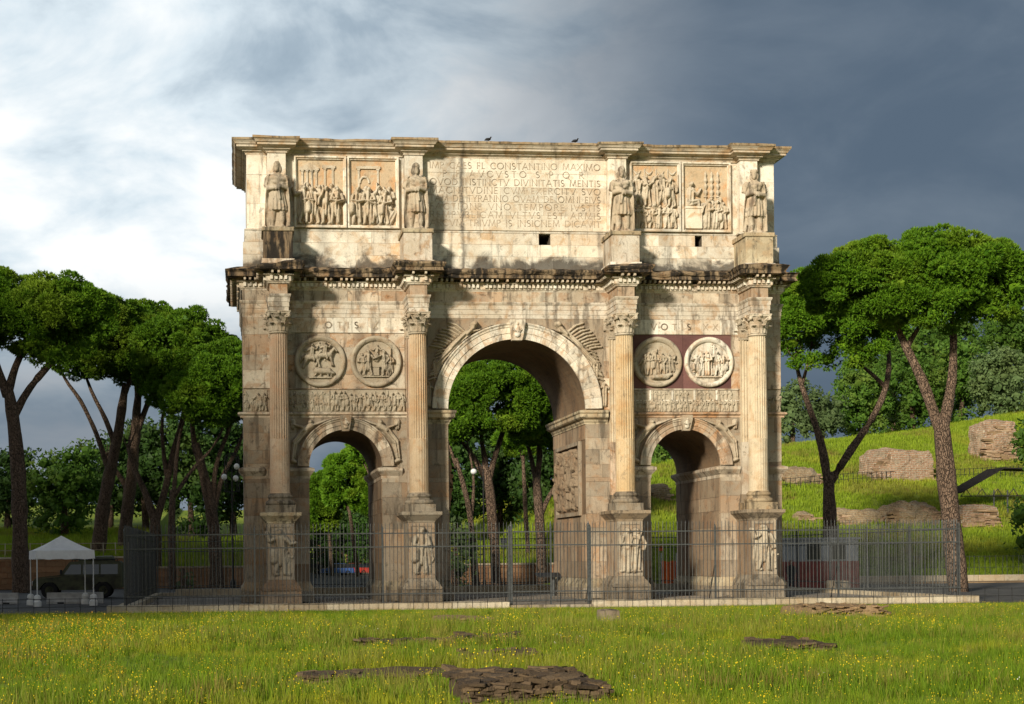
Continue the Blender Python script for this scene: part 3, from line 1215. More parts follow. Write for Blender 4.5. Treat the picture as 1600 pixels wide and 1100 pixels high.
def leaf_sheet(b, cx, cy, z0, h, r, ang, w, curl):
    """one acanthus leaf: rises along the bell and curls outward at its tip"""
    prof = [(0, 0.02, 1.0), (.35, .035, 1.05), (.65, .06, .95), (.85, .13, .72), (1.0, .22 * curl, .42), (.93, .30 * curl, .2)]
    th = .025
    front, back = [], []
    for t, o, ww in prof:
        z = z0 + h * t
        for s in (-1, -.5, 0, .5, 1):
            a = ang + s * w * ww / r
            rr = r + o + (.03 if s == 0 else (.0 if abs(s) < .9 else -.02))
            front.append((cx + rr * math.cos(a), cy + rr * math.sin(a), z))
            back.append((cx + (rr - th) * math.cos(a), cy + (rr - th) * math.sin(a), z - th * .6))
    m = len(prof)
    vs = front + back
    o = m * 5
    fs = []
    for i in range(m - 1):
        for j in range(4):
            fs.append((i * 5 + j, i * 5 + j + 1, (i + 1) * 5 + j + 1, (i + 1) * 5 + j))
            fs.append((o + i * 5 + j + 1, o + i * 5 + j, o + (i + 1) * 5 + j, o + (i + 1) * 5 + j + 1))
        fs.append((i * 5, (i + 1) * 5, o + (i + 1) * 5, o + i * 5))
        fs.append((i * 5 + 4, o + i * 5 + 4, o + (i + 1) * 5 + 4, (i + 1) * 5 + 4))
    b.add(vs, fs)


def capital(cx, cy, z0, z1, r, half=False):
    b = MB()
    H = z1 - z0
    b.lathe([(r * 1.02, z0), (r * 1.1, z0 + .03), (r * 1.1, z0 + .08), (r * .98, z0 + .1), (r * .98, z0 + H * .5), (r * 1.12, z0 + H * .75), (r * 1.35, z0 + H * .88)], cx, cy, 24)
    for row, (zz, hh, off, ww, cu) in enumerate(((z0 + .1, H * .36, 0, .17, 1.0), (z0 + .12, H * .62, math.pi / 8, .17, 1.05))):
        for k in range(8):
            leaf_sheet(b, cx, cy, zz, hh, r * (1.0 + .03 * row), off + k * math.pi / 4 + .2, ww, cu)
    # volutes at the corners and small helices
    for k in range(4):
        a = math.pi / 4 + k * math.pi / 2
        for s in (-.32, .32):
            pts = []
            for t in range(7):
                q = t / 6
                rr = r * (1.05 + .62 * q ** 1.4)
                aa = a + s * (1 - q)
                pts.append((cx + rr * math.cos(aa), cy + rr * math.sin(aa), z0 + H * (.48 + .38 * math.sin(q * math.pi * .55))))
            b.tube(pts, [.035, .04, .045, .045, .045, .05, .06], 6)
        rr = r * 1.62
        b.ellipsoid((cx + rr * math.cos(a), cy + rr * math.sin(a), z0 + H * .80), (.085, .085, .10), 8, 6)
    # concave abacus
    ring0 = []
    n = 40
    for k in range(n):
        a = 2 * math.pi * k / n
        t = abs(((a / (math.pi / 2)) % 1) - .5) * 2        # 1 at axis, 0 at the diagonal
        q = abs(math.cos(2 * a))
        rr = r * (1.82 - .52 * q ** .6)
        ring0.append((rr * math.cos(a), rr * math.sin(a)))
    b.loft([[(cx + x, cy + y, z0 + H * .88) for x, y in ring0], [(cx + x, cy + y, z0 + H * .94) for x, y in ring0],
            [(cx + x * 1.05, cy + y * 1.05, z0 + H * .95) for x, y in ring0], [(cx + x * 1.05, cy + y * 1.05, z1 - .004) for x, y in ring0]])
    for k in range(4):
        a = k * math.pi / 2
        b.ellipsoid((cx + r * 1.38 * math.cos(a), cy + r * 1.38 * math.sin(a), z0 + H * .92), (.08, .08, .08), 8, 5)
    return b


COLM = ('col1', 'col2', 'col3', 'col4')
for i, xc in enumerate(CX):
    c = part('column', arch)
    b = MB()
    b.box(xc - .68, xc + .68, CY - .66, CY + .66, 4.12, 4.46)
    b.lathe([(.62, 4.46), (.66, 4.50), (.68, 4.56), (.66, 4.63), (.62, 4.66), (.56, 4.68), (.53, 4.74), (.55, 4.78), (.58, 4.82), (.58, 4.86), (.55, 4.92), (.50, 4.94), (.48, 5.0)], xc, CY, 40)
    b.build('base', M['dirty'] if i != 3 else M['crust_hi'], c)
    prof = [(5.0, .465), (5.06, .45)]
    for t in range(1, 20):
        z = 5.06 + (12.2 - 5.06) * t / 19
        prof.append((z, .45 - .055 * (t / 19) ** 1.6))
    prof += [(7.45, 0), (7.5, 0)]
    prof = sorted([(z, r if r else .45 - .055 * ((z - 5.06) / 7.14) ** 1.6) for z, r in prof])
    prof.append((12.24, .415))
    sh = fluted(xc, CY, prof, stop=7.47).build('shaft', M[COLM[i]], c)
    capital(xc, CY, 12.26, 13.262, .40).build('capital', M['relief_up'] if i > 1 else M['relief'], c)


def pilaster(xc):
    c = part('pilaster', arch)
    w, y = .40, -.24
    b = MB()
    prof = [(-w, 0.0), (-w, y)]
    nf = 6
    fw = 2 * w / nf
    for k in range(nf):
        a = -w + k * fw
        prof += [(a + fw * .18, y), (a + fw * .3, y + .045), (a + fw * .5, y + .06), (a + fw * .7, y + .045), (a + fw * .82, y)]
    prof += [(w, y), (w, 0.0)]
    b.loft([[(xc + x, yy, z) for x, yy in prof] for z in (7.4, 12.26)])
    b.build('fluted_shaft', M['col4'] if xc > 0 else M['col1'], c)
    b = MB()
    b.box(xc - w, xc + w, y, .02, 4.9, 7.398)
    b.build('lower_shaft', M['stone'], c)
    b = MB()
    b.box(xc - w - .12, xc + w + .12, y - .14, .02, 4.12, 4.5)
    b.box(xc - w - .08, xc + w + .08, y - .10, .02, 4.5, 4.7)
    b.box(xc - w - .04, xc + w + .04, y - .05, .02, 4.7, 4.9)
    b.build('base', M['dirty'], c)
    cb = capital(0, 0, 12.26, 13.262, .42)
    cb.v = [(xc + x, -.05 + min(yy, .12) * .62, z) for x, yy, z in cb.v]
    cb.build('capital', M['relief'], c)


for xc in CX:
    pilaster(xc)

# ---------------------------------------------------------------- bases of the piers
for a, bb in PIERS:
    b = MB()
    b.block(a - .18, bb + .18, -.22, D + .2, 0, .52, .03)
    apart('base_course', b, M['dirty'])
    b = MB()
    lo, hi = a - .16, bb + .16
    b.loft([[(lo + q, -.2 + q, z), (hi - q, -.2 + q, z), (hi - q, D + .18 - q, z), (lo + q, D + .18 - q, z)] for q, z in ((0, .524), (0, .66), (.05, .72), (.10, .82), (.15, .94), (.158, .96))])
    apart('base_moulding', b, M['crust_hi'])


# ---------------------------------------------------------------- carving: figures raised from the stone
def cap_height(X, Z, x0, z0, r0, x1, z1, r1, d, fold=0, ph=0):
    dx, dz = x1 - x0, z1 - z0
    L2 = dx * dx + dz * dz + 1e-9
    t = np.clip(((X - x0) * dx + (Z - z0) * dz) / L2, 0, 1)
    px, pz = x0 + t * dx, z0 + t * dz
    r = r0 + (r1 - r0) * t
    q = np.hypot(X - px, Z - pz) / r
    h = np.sqrt(np.clip(1 - q * q, 0, 1)) ** .8 * d
    if fold:
        across = ((X - px) * dz - (Z - pz) * dx) / math.sqrt(L2)
        h = h * (1 - .42 * (.5 + .5 * np.sin(across / r0 * fold + ph)))
    return h


def fig_caps(rng, kind='soldier'):
    c = []
    ln = rng.uniform(-.05, .05)
    f = rng.choice((-1, 1))
    ph = rng.uniform(0, 6)
    if kind == 'toga':
        c.append((ln, .80, .12, rng.uniform(-.03, .03), .12, .15, .15, 7, ph))
    else:
        c.append((0, .58, .105, rng.uniform(-.02, .02), .34, .15, .15, 8, ph))
        s = rng.uniform(.03, .12)
        c.append((-.06, .36, .062, -.06 - s, .05, .042, .11))
        c.append((.06, .36, .062, .06 + s * rng.uniform(-.2, 1), .05, .042, .13))
    c.append((-.08, .03, .035, -.12, .02, .03, .09))
    c.append((.08, .03, .035, .12, .02, .03, .09))
    c.append((ln, .80, .115, 0, .58, .10, .17, 5, ph))
    c.append((ln, .79, .05, ln + .0, .86, .045, .12))
    c.append((ln + f * .01, .915, .062, ln + f * .012, .935, .058, .19))
    if rng.random() < .55:
        c.append((ln, .965, .05, ln - f * .03, .975, .045, .2))      # helmet or hair
    for s in (-1, 1):
        m = rng.random()
        sx = ln + s * .125
        if m < .3:
            e = (sx + s * .07, .66)
            h = (sx + s * rng.uniform(-.05, .12), .52)
        elif m < .6:
            e = (sx + s * .05, .64)
            h = (ln - s * .02, .60)
        elif m < .8:
            e = (sx + s * .10, .74)
            h = (sx + s * .16, .92)
        else:
            e = (sx + s * .09, .68)
            h = (sx + s * .20, .70)
        c.append((sx, .79, .052, e[0], e[1], .042, .16))
        c.append((e[0], e[1], .042, h[0], h[1], .034, .18))
    if rng.random() < .4:
        c.append((-f * .10, .80, .10, -f * .16, .30, .12, .09, 6, ph))    # cloak
    if kind == 'soldier' and rng.random() < .35:
        c.append((f * .15, .50, .11, f * .15, .34, .10, .2))              # shield
    if kind == 'soldier' and rng.random() < .3:
        c.append((f * .24, .05, .013, f * .24, 1.12, .013, .1))           # spear
    return c


def horse_caps(rng, f=1):
    c = [(-.28 * f, .52, .16, .25 * f, .55, .15, .2), (.25 * f, .58, .12, .45 * f, .85, .075, .2), (.45 * f, .85, .07, .60 * f, .72, .04, .2)]
    for x, dx in ((-.33, -.12), (-.22, -.2), (.24, .18), (.30, .05)):
        c.append((x * f, .45, .065, (x + dx * .5) * f, .25, .04, .15))
        c.append(((x + dx * .5) * f, .25, .04, (x + dx) * f, .02, .03, .13))
    c.append((-.42 * f, .55, .04, -.55 * f, .30, .03, .12))
    # rider
    c += [(0, .62, .09, .02 * f, .98, .10, .24, 5, 1.0), (.02 * f, 1.12, .062, .02 * f, 1.14, .06, .24), (.05 * f, .62, .06, .12 * f, .35, .045, .24),
          (.05 * f, .98, .045, .22 * f, .90, .035, .24), (.22 * f, .90, .035, .30 * f, 1.08, .03, .2), (-.1 * f, .95, .08, -.32 * f, .85, .07, .12, 6, .5)]
    return c


def boar_caps(f=1):
    return [(-.3 * f, .28, .16, .25 * f, .26, .15, .18), (.25 * f, .24, .13, .48 * f, .16, .06, .18), (-.3 * f, .2, .05, -.42 * f, .02, .03, .12), (.15 * f, .2, .05, .25 * f, .02, .03, .12),
            (-.15 * f, .2, .05, -.1 * f, .02, .03, .12), (.3 * f, .2, .05, .4 * f, .03, .03, .12)]


def carve(caps, x0, x1, z0, z1, step, place, depth, jitter=.012, seed=0, clip=None, base=None):
    """heightfield of the capsules; place(x, z, h) -> point. Only the raised stone is kept."""
    nx = max(3, int((x1 - x0) / step))
    nz = max(3, int((z1 - z0) / step))
    xs = np.linspace(x0, x1, nx)
    zs = np.linspace(z0, z1, nz)
    X, Z = np.meshgrid(xs, zs)
    H = np.zeros_like(X)
    for c in caps:
        H = np.maximum(H, cap_height(X, Z, *c[:7], *(c[7:] if len(c) > 7 else ())))
    rs = np.random.RandomState(seed)
    H = np.where(H > .004, H + rs.uniform(-jitter, jitter, H.shape) * (H > .03), H)
    if base is not None:
        H = np.maximum(H, base(X, Z))
    if clip is not None:
        H = np.where(clip(X, Z), H, -1)
    keep = H > .004
    P = place(X, Z, H * depth)
    V = np.stack(P, -1).reshape(-1, 3)
    i = np.arange((nz - 1) * (nx - 1))
    r, c_ = i // (nx - 1), i % (nx - 1)
    a = r * nx + c_
    F = np.stack([a, a + 1, a + nx + 1, a + nx], -1)
    k = keep.ravel()
    m = k[F].sum(1) >= 1
    if clip is not None:
        ok = clip(X, Z).ravel()
        m &= ok[F].all(1)
    F = F[m]
    used = np.unique(F)
    remap = np.full(len(V), -1)
    remap[used] = np.arange(len(used))
    return V[used], remap[F]


def tr(caps, x, z, s, mirror=1):
    out = []
    for c in caps:
        out.append((x + c[0] * s * mirror, z + c[1] * s, c[2] * s, x + c[3] * s * mirror, z + c[4] * s, c[5] * s, c[6] * s) + tuple(c[7:]))
    return out


def bounds(caps):
    return (min(min(c[0] - c[2], c[3] - c[5]) for c in caps), max(max(c[0] + c[2], c[3] + c[5]) for c in caps),
            min(min(c[1] - c[2], c[4] - c[5]) for c in caps), max(max(c[1] + c[2], c[4] + c[5]) for c in caps))


def front(Y):
    return lambda X, Z, H: (X, np.full_like(X, Y) - H, Z)


def figure(caps, Y, mat, parent, name='figure', depth=1.0, step=.032, clip=None, seed=0, place=None):
    x0, x1, z0, z1 = bounds(caps)
    V, F = carve(caps, x0 - .02, x1 + .02, z0 - .02, z1 + .02, step, place or front(Y), depth, .006, seed, clip)
    if len(F) == 0:
        return None
    return link(name, np_mesh(name, V, F, True), mat, parent)


# ---- four attic panels
def panel_frame(x0, x1, z0, z1, parent):
    t = .14
    b = MB()
    path = [(x0, z0), (x1, z0), (x1, z1), (x0, z1)]
    rings = []
    for (q, y) in ((0.0, .03), (0.0, -.20), (.07, -.20), (.10, -.12), (t, -.10), (t, .03)):
        rings.append([(x0 + q, y, z0 + q), (x1 - q, y, z0 + q), (x1 - q, y, z1 - q), (x0 + q, y, z1 - q)])
    b.loft(rings, cap=False)
    b.build('frame', M['attic'], parent)


def attic_panel(x0, x1, scene_):
    rng = random.Random(scene_ * 13 + 1)
    p = part('relief_panel', arch)
    z0, z1 = 17.42, 20.74
    panel_frame(x0, x1, z0, z1, p)
    b = MB()
    b.box(x0 + .1, x1 - .1, -.012, .03, z0 + .1, z1 - .1)
    b.build('background', M['relief_bg'], p)
    X0, X1, Z0 = x0 + .18, x1 - .18, z0 + .16
    W = X1 - X0
    mt = M['relief_up']

    def cols(xa, xb, za, zb, n, ped):
        for k in range(n):
            x = xa + (xb - xa) * k / (n - 1)
            q = MB()
            q.box(x - .045, x + .045, -.07, 0, za, zb)
            q.box(x - .07, x + .07, -.09, 0, zb, zb + .07)
            q.build('carved_column', mt, p)
        q = MB()
        q.box(xa - .12, xb + .12, -.10, 0, zb + .07, zb + .2)
        if ped:
            xm = (xa + xb) / 2
            q.add([(xa - .12, -.10, zb + .2), (xb + .12, -.10, zb + .2), (xm, -.10, zb + .42), (xa - .12, 0, zb + .2), (xb + .12, 0, zb + .2), (xm, 0, zb + .42)],
                  [(0, 1, 2), (1, 4, 5, 2), (2, 5, 3, 0)])
        q.build('carved_entablature', mt, p)

    def row(n, xa, xb, zb, s, kinds=('soldier',), back=False):
        for k in range(n):
            x = xa + (xb - xa) * (k + .5) / n + rng.uniform(-.05, .05)
            ss = s * rng.uniform(.94, 1.05)
            c = tr(fig_caps(rng, rng.choice(kinds)), x, zb, ss, rng.choice((-1, 1)))
            figure(c, -.012, mt, p, depth=.9 if back else 1.45, step=.032, seed=k)

    if scene_ == 0:
        cols(X0 + .2, X0 + .85, Z0 + 1.75, Z0 + 2.45, 4, True)
        cols(X0 + 1.25, X0 + 1.62, Z0 + 1.6, Z0 + 2.55, 2, False)
        row(3, X0 + .25, X1 - .3, Z0 + .35, 1.55, back=True)
        row(4, X0 + .05, X1 - .1, Z0, 1.72)
    elif scene_ == 1:
        cols(X0 + .35, X0 + 1.25, Z0 + 1.5, Z0 + 2.55, 2, False)
        q = MB()
        pts = [(X0 + .62 + .22 * math.cos(a), -.05, Z0 + 1.95 + .3 * math.sin(a)) for a in [math.pi * k / 8 for k in range(9)]]
        q.tube(pts, .05, 6)
        q.build('carved_arch', mt, p)
        row(3, X0 + .5, X1 - .1, Z0 + .3, 1.5, back=True)
        row(4, X0 + .1, X1 - .25, Z0, 1.68)
        c = [(X1 - .3, Z0 + .1, .16, X1 - .05, Z0 + .55, .15, .22, 6, 1), (X1 - .2, Z0 + .75, .09, X1 - .2, Z0 + .78, .09, .25)]
        figure(c, -.012, mt, p)
    elif scene_ == 2:
        for k in range(4):
            x = X0 + .2 + k * (W - .4) / 3
            q = MB()
            q.tube([(x - .17 + .34 * t / 6, -.05, Z0 + 2.75 - .17 * math.sin(math.pi * t / 6)) for t in range(7)], [.02, .035, .05, .055, .05, .035, .02], 6)
            q.build('garland', mt, p)
            q = MB()
            q.box(x - .24, x - .20, -.06, 0, Z0 + 2.3, Z0 + 2.85)
            q.build('carved_pilaster', mt, p)
        row(5, X0 - .02, X1 - .05, Z0 + 1.02, 1.45, ('toga', 'soldier'))
        q = MB()
        q.box(X0, X1 - .5, -.10, 0, Z0 + .95, Z0 + 1.04)
        q.build('carved_ledge', mt, p)
        row(6, X0, X1, Z0, 1.1, ('toga', 'soldier'))
    else:
        q = MB()
        q.box(X0 - .02, X0 + .78, -.22, 0, Z0, Z0 + .95)
        q.box(X0 - .04, X0 + .84, -.26, 0, Z0 + .95, Z0 + 1.05)
        q.build('carved_podium', M['attic'], p)
        c = [(X0 + .25, Z0 + 1.25, .17, X0 + .62, Z0 + 1.32, .12, .26, 6, 0), (X0 + .62, Z0 + 1.32, .09, X0 + .66, Z0 + 1.08, .07, .22), (X0 + .25, Z0 + 1.3, .18, X0 + .28, Z0 + 1.85, .17, .27, 6, 1),
             (X0 + .30, Z0 + 2.12, .10, X0 + .31, Z0 + 2.16, .10, .28), (X0 + .3, Z0 + 1.85, .08, X0 + .6, Z0 + 1.62, .06, .26), (X0 + .6, Z0 + 1.62, .06, X0 + .75, Z0 + 1.9, .05, .2)]
        figure(c, -.012, mt, p)
        for k in range(3):
            x = X0 + 1.0 + k * .3
            q = MB()
            q.lathe([(.03, Z0 + .9), (.03, Z0 + 1.5), (.09, Z0 + 1.52), (.09, Z0 + 1.58), (.03, Z0 + 1.6), (.1, Z0 + 1.72), (.1, Z0 + 1.82), (.03, Z0 + 1.88), (.09, Z0 + 2.02), (.09, Z0 + 2.12), (.03, Z0 + 2.18), (.1, Z0 + 2.3), (.05, Z0 + 2.5), (.07, Z0 + 2.62), (.02, Z0 + 2.75)], x, -.06, 8)
            q.build('carved_standard', mt, p)
        row(3, X0 + .85, X1 + .05, Z0, 1.35, ('toga', 'soldier'))
        row(2, X0 + 1.0, X1, Z0 + .18, 1.4, back=True)


attic_panel(-10.40, -7.98, 0)
attic_panel(-7.92, -5.52, 1)
attic_panel(5.52, 7.98, 2)
attic_panel(8.04, 10.42, 3)


# ---- roundels
def roundel(xc, zc, scene_, mat):
    p = part('roundel', arch)
    rng = random.Random(scene_ + 50)
    b = MB()
    prof = [(1.20, .02), (1.20, -.16), (1.15, -.22), (1.07, -.23), (1.02, -.16), (.99, -.15), (.96, -.09), (.95, -.045)]
    n = 56
    vs, fs = [], []
    for r, y in prof:
        for k in range(n):
            a = 2 * math.pi * k / n
            vs.append((xc + r * math.cos(a), y, zc + r * math.sin(a)))
    for i in range(len(prof) - 1):
        for k in range(n):
            fs.append((i * n + (k + 1) % n, i * n + k, (i + 1) * n + k, (i + 1) * n + (k + 1) % n))
    b.add(vs, fs)
    b.build('frame', mat, p, True)
    b = MB()
    vs = [(xc, -.05, zc)] + [(xc + .96 * math.cos(2 * math.pi * k / n), -.05, zc + .96 * math.sin(2 * math.pi * k / n)) for k in range(n)]
    b.add(vs, [(0, 1 + (k + 1) % n, 1 + k) for k in range(n)])
    b.build('background', mat, p)
    clip = lambda X, Z: (X - xc) ** 2 + (Z - zc) ** 2 < .95 ** 2

    def fg(c, d=1.3):
        figure(c, -.05, mat, p, depth=d, step=.028, clip=clip)

    def ledge(z, w):
        q = MB()
        q.box(xc - w, xc + w, -.16, -.05, z, z + .06)
        q.build('ground_ledge', mat, p)

    if scene_ == 0:
        fg(tr(horse_caps(rng, 1), xc - .38, zc - .32, .95))
        fg(tr(horse_caps(rng, 1), xc + .22, zc - .22, .95))
        fg(tr(horse_caps(rng, 1), xc - .05, zc + .02, .75), .6)
        fg(tr(boar_caps(1), xc + .15, zc - .72, 1.0))
        ledge(zc - .78, .52)
    elif scene_ in (1, 3):
        for x, s in ((-.62, 1.15), (-.38, 1.3), (.40, 1.3), (.66, 1.12)):
            fg(tr(fig_caps(rng, 'soldier'), xc + x, zc - .68, s * .92, 1 if x < 0 else -1))
        if scene_ == 1:
            fg(tr(fig_caps(rng, 'toga'), xc + .02, zc + .0, .78))
            q = MB()
            q.box(xc - .13, xc + .13, -.22, -.05, zc - .66, zc - .28)
            q.box(xc - .16, xc + .16, -.25, -.05, zc - .28, zc - .2)
            q.build('carved_altar', mat, p)
        else:
            fg(tr(fig_caps(rng, 'toga'), xc - .1, zc - .66, 1.2))
            q = MB()
            q.box(xc + .12, xc + .30, -.2, -.05, zc - .6, zc - .3)
            q.box(xc + .16, xc + .3, -.16, -.05, zc + .3, zc + .4)
            q.build('carved_altar', mat, p)
            fg(tr(fig_caps(rng, 'toga'), xc + .24, zc + .38, .46))
        ledge(zc - .72, .62)
    else:
        for x, s in ((-.66, 1.1), (-.38, 1.25), (-.08, 1.3), (.24, 1.25), (.54, 1.15), (.74, .95)):
            fg(tr(fig_caps(rng, 'toga' if x in (-.08,) else 'soldier'), xc + x, zc - .62, s * .88))
        fg([(xc - .2, zc - .72, .12, xc + .45, zc - .70, .15, .2), (xc + .45, zc - .66, .12, xc + .62, zc - .6, .1, .2)])


roundel(-9.27, 11.2, 0, M['relief'])
roundel(-6.66, 11.2, 1, M['relief'])
roundel(6.78, 11.22, 2, M['relief'])
roundel(9.30, 11.22, 3, M['white'])


# ---- the long carved friezes and the outer strips
def frieze(x0, x1, seed, two_rows):
    rng = random.Random(seed)
    z0, z1 = 8.86, 9.88
    caps = []
    if two_rows:
        n = int((x1 - x0) / .21)
        for k in range(n):
            x = x0 + (x1 - x0) * (k + .5) / n
            caps += tr(fig_caps(rng, rng.choice(('toga', 'soldier'))), x + rng.uniform(-.03, .03), z0 + .02, rng.uniform(.52, .58), rng.choice((-1, 1)))
        groups = int((x1 - x0) / .95)
        for g in range(groups):
            xa = x0 + (x1 - x0) * g / groups
            for k in range(4):
                caps += tr(fig_caps(rng, 'toga'), xa + .12 + k * .19, z0 + .56, rng.uniform(.40, .46))
    else:
        n = int((x1 - x0) / .24)
        for k in range(n):
            x = x0 + (x1 - x0) * (k + .5) / n
            h = rng.uniform(.72, .9) if k > n * .35 else rng.uniform(.48, .56)
            caps += tr(fig_caps(rng, 'soldier'), x, z0 + .04, h, rng.choice((-1, 1)))
        for k in range(int(n * .35)):
            caps += tr(fig_caps(rng, 'soldier'), x0 + .1 + k * .24, z0 + .5, .42)
    V, F = carve(caps, x0, x1, z0, z1, .026, front(-.03), 1.25, .008, seed, base=lambda X, Z: np.full_like(X, .012))
    o = link('carved_frieze', np_mesh('carved_frieze', V, F, True), M['relief'], arch)
    if two_rows:
        for g in range(1, int((x1 - x0) / .95)):
            xa = x0 + (x1 - x0) * g / int((x1 - x0) / .95)
            q = MB()
            q.box(xa - .05, xa + .05, -.11, 0, z0 + .56, z1)
            q.build('frieze_divider', M['white'], arch)
        q = MB()
        q.box(x0, x1, -.075, 0, z0 + .52, z0 + .56)
        q.build('frieze_ledge', M['white'], arch)


frieze(-10.74, -5.30, 3, False)
frieze(5.34, 10.74, 4, True)
frieze(-12.83, -11.75, 5, False)
frieze(11.78, 12.83, 6, False)


# ---- spandrels
def spandrel(caps_list, cx, zs, rout, x0, x1, z0, z1, seed, mat, names):
    clip = lambda X, Z: ((X - cx) ** 2 + (Z - zs) ** 2 > rout ** 2) & (X > x0) & (X < x1) & (Z > z0) & (Z < z1)
    for nm, caps in zip(names, caps_list):
        V, F = carve(caps, x0, x1, z0, z1, .03, front(-.012), 1.35, .006, seed, clip)
        if len(F):
            link(nm, np_mesh(nm, V, F, True), mat, arch)


def victory(xc, zc, f):
    """a winged draped figure flying towards the keystone; f = +1 flies to the right"""
    body = []
    wing = []
    rng = random.Random(int(xc * 10))
    # from feet at the outer low end to the head near the keystone
    body += [(xc, zc, .16, xc + f * .75, zc + .75, .24, .22, 7, .3), (xc + f * .75, zc + .75, .24, xc + f * 1.35, zc + 1.35, .20, .28, 6, .6),
             (xc + f * 1.35, zc + 1.35, .12, xc + f * 1.62, zc + 1.62, .14, .30), (xc + f * 1.70, zc + 1.80, .15, xc + f * 1.74, zc + 1.84, .14, .34),
             (xc + f * 1.5, zc + 1.45, .08, xc + f * 2.1, zc + 1.55, .06, .24), (xc + f * 2.1, zc + 1.55, .06, xc + f * 2.6, zc + 1.75, .05, .2),
             (xc - f * .1, zc - .05, .2, xc - f * .05, zc - 1.1, .13, .14, 7, 0), (xc + f * .1, zc + .1, .18, xc + f * .05, zc - .8, .16, .16, 8, 2)]
    for k in range(9):
        a = R(138 + k * 3.6) if f > 0 else R(42 - k * 3.6)
        L = .95 - .045 * k + rng.uniform(-.12, .08)
        bx, bz = xc + f * (1.22 - .13 * k), zc + 1.50 - .10 * k
        wing.append((bx, bz, .06, bx + math.cos(a) * L * .5, bz + math.sin(a) * L * .45, .055, .12))
        wing.append((bx + math.cos(a) * L * .5, bz + math.sin(a) * L * .45, .055, bx + math.cos(a) * L, bz + math.sin(a) * L * .62, .035, .10))
    fold = []
    for k in range(9):
        x0_, z0_ = xc + f * (.45 - .05 * k), zc + .62 - .17 * k
        w1 = (x0_ - f * .28, z0_ + .03 + rng.uniform(-.05, .05))
        w2 = (w1[0] - f * .26, w1[1] - .12 + rng.uniform(-.05, .05))
        fold.append((x0_, z0_, .05, w1[0], w1[1], .045, .13))
        fold.append((w1[0], w1[1], .045, w2[0], w2[1], .03, .11))
    return body, wing, fold


for s in (-1, 1):
    bd, wg, fo = victory(s * 3.72, 11.15, -s)
    x0, x1 = (-4.42, -.42) if s < 0 else (.42, 4.42)
    spandrel((bd, wg, fo), 0, MID_S, 4.07, x0, x1, 9.05, 13.22, 4 + s, M['spandrel'], ('carved_victory', 'carved_wing', 'carved_drapery'))
    # season child standing below
    rng = random.Random(77 + s)
    spandrel((tr(fig_caps(rng, 'toga'), s * 4.18, 9.1, 1.15),), 0, MID_S, 4.07, x0, x1, 9.02, 13.2, 8 + s, M['spandrel'], ('carved_figure',))
for c in (-SIDE_C, SIDE_C):
    for s in (-1, 1):
        xa, xb = (c + .28, c + 2.62) if s > 0 else (c - 2.62, c - .28)
        xo = c + s * 2.45
        # a reclining river god following the extrados
        caps = [(xo, 6.75, .12, xo - s * .10, 7.45, .17, .2, 6, .3), (xo - s * .1, 7.45, .17, xo - s * .55, 8.0, .2, .24, 5, .9), (xo - s * .55, 8.0, .15, xo - s * .85, 8.2, .16, .24),
                (xo - s * .80, 8.36, .10, xo - s * .82, 8.38, .1, .26), (xo - s * .5, 8.1, .07, xo - s * .05, 8.25, .06, .2), (xo - s * 1.0, 8.25, .07, xo - s * 1.5, 8.42, .06, .18),
                (xo - s * 1.5, 8.42, .07, xo - s * 1.9, 8.44, .08, .16), (xo - s * .02, 8.1, .1, xo, 8.4, .14, .16, 8, 0), (xo + s * .05, 6.6, .1, xo - s * .3, 6.45, .08, .18)]
        spandrel((caps,), c, SIDE_S, 2.27, xa, xb, 6.35, 8.56, 11 + s, M['spandrel'], ('carved_river_god',))
# keystone figures
for (xx, zz, s) in ((0, 12.36, .78), (-SIDE_C, 8.06, .56), (SIDE_C, 8.06, .56)):
    rng = random.Random(5)
    b = MB()
    b.ellipsoid((xx, -.42, zz + s * .78), (s * .11, s * .11, s * .13))
    b.ellipsoid((xx, -.40, zz + s * .46), (s * .17, s * .13, s * .26))
    b.tube([(xx - s * .12, -.42, zz + s * .6), (xx - s * .26, -.42, zz + s * .4), (xx - s * .1, -.46, zz + s * .3)], s * .05, 6)
    b.tube([(xx + s * .12, -.42, zz + s * .6), (xx + s * .26, -.42, zz + s * .4), (xx + s * .1, -.46, zz + s * .3)], s * .05, 6)
    b.ellipsoid((xx, -.36, zz + s * .16), (s * .2, s * .12, s * .2))
    apart('keystone_figure', b, M['white'], smooth=True)


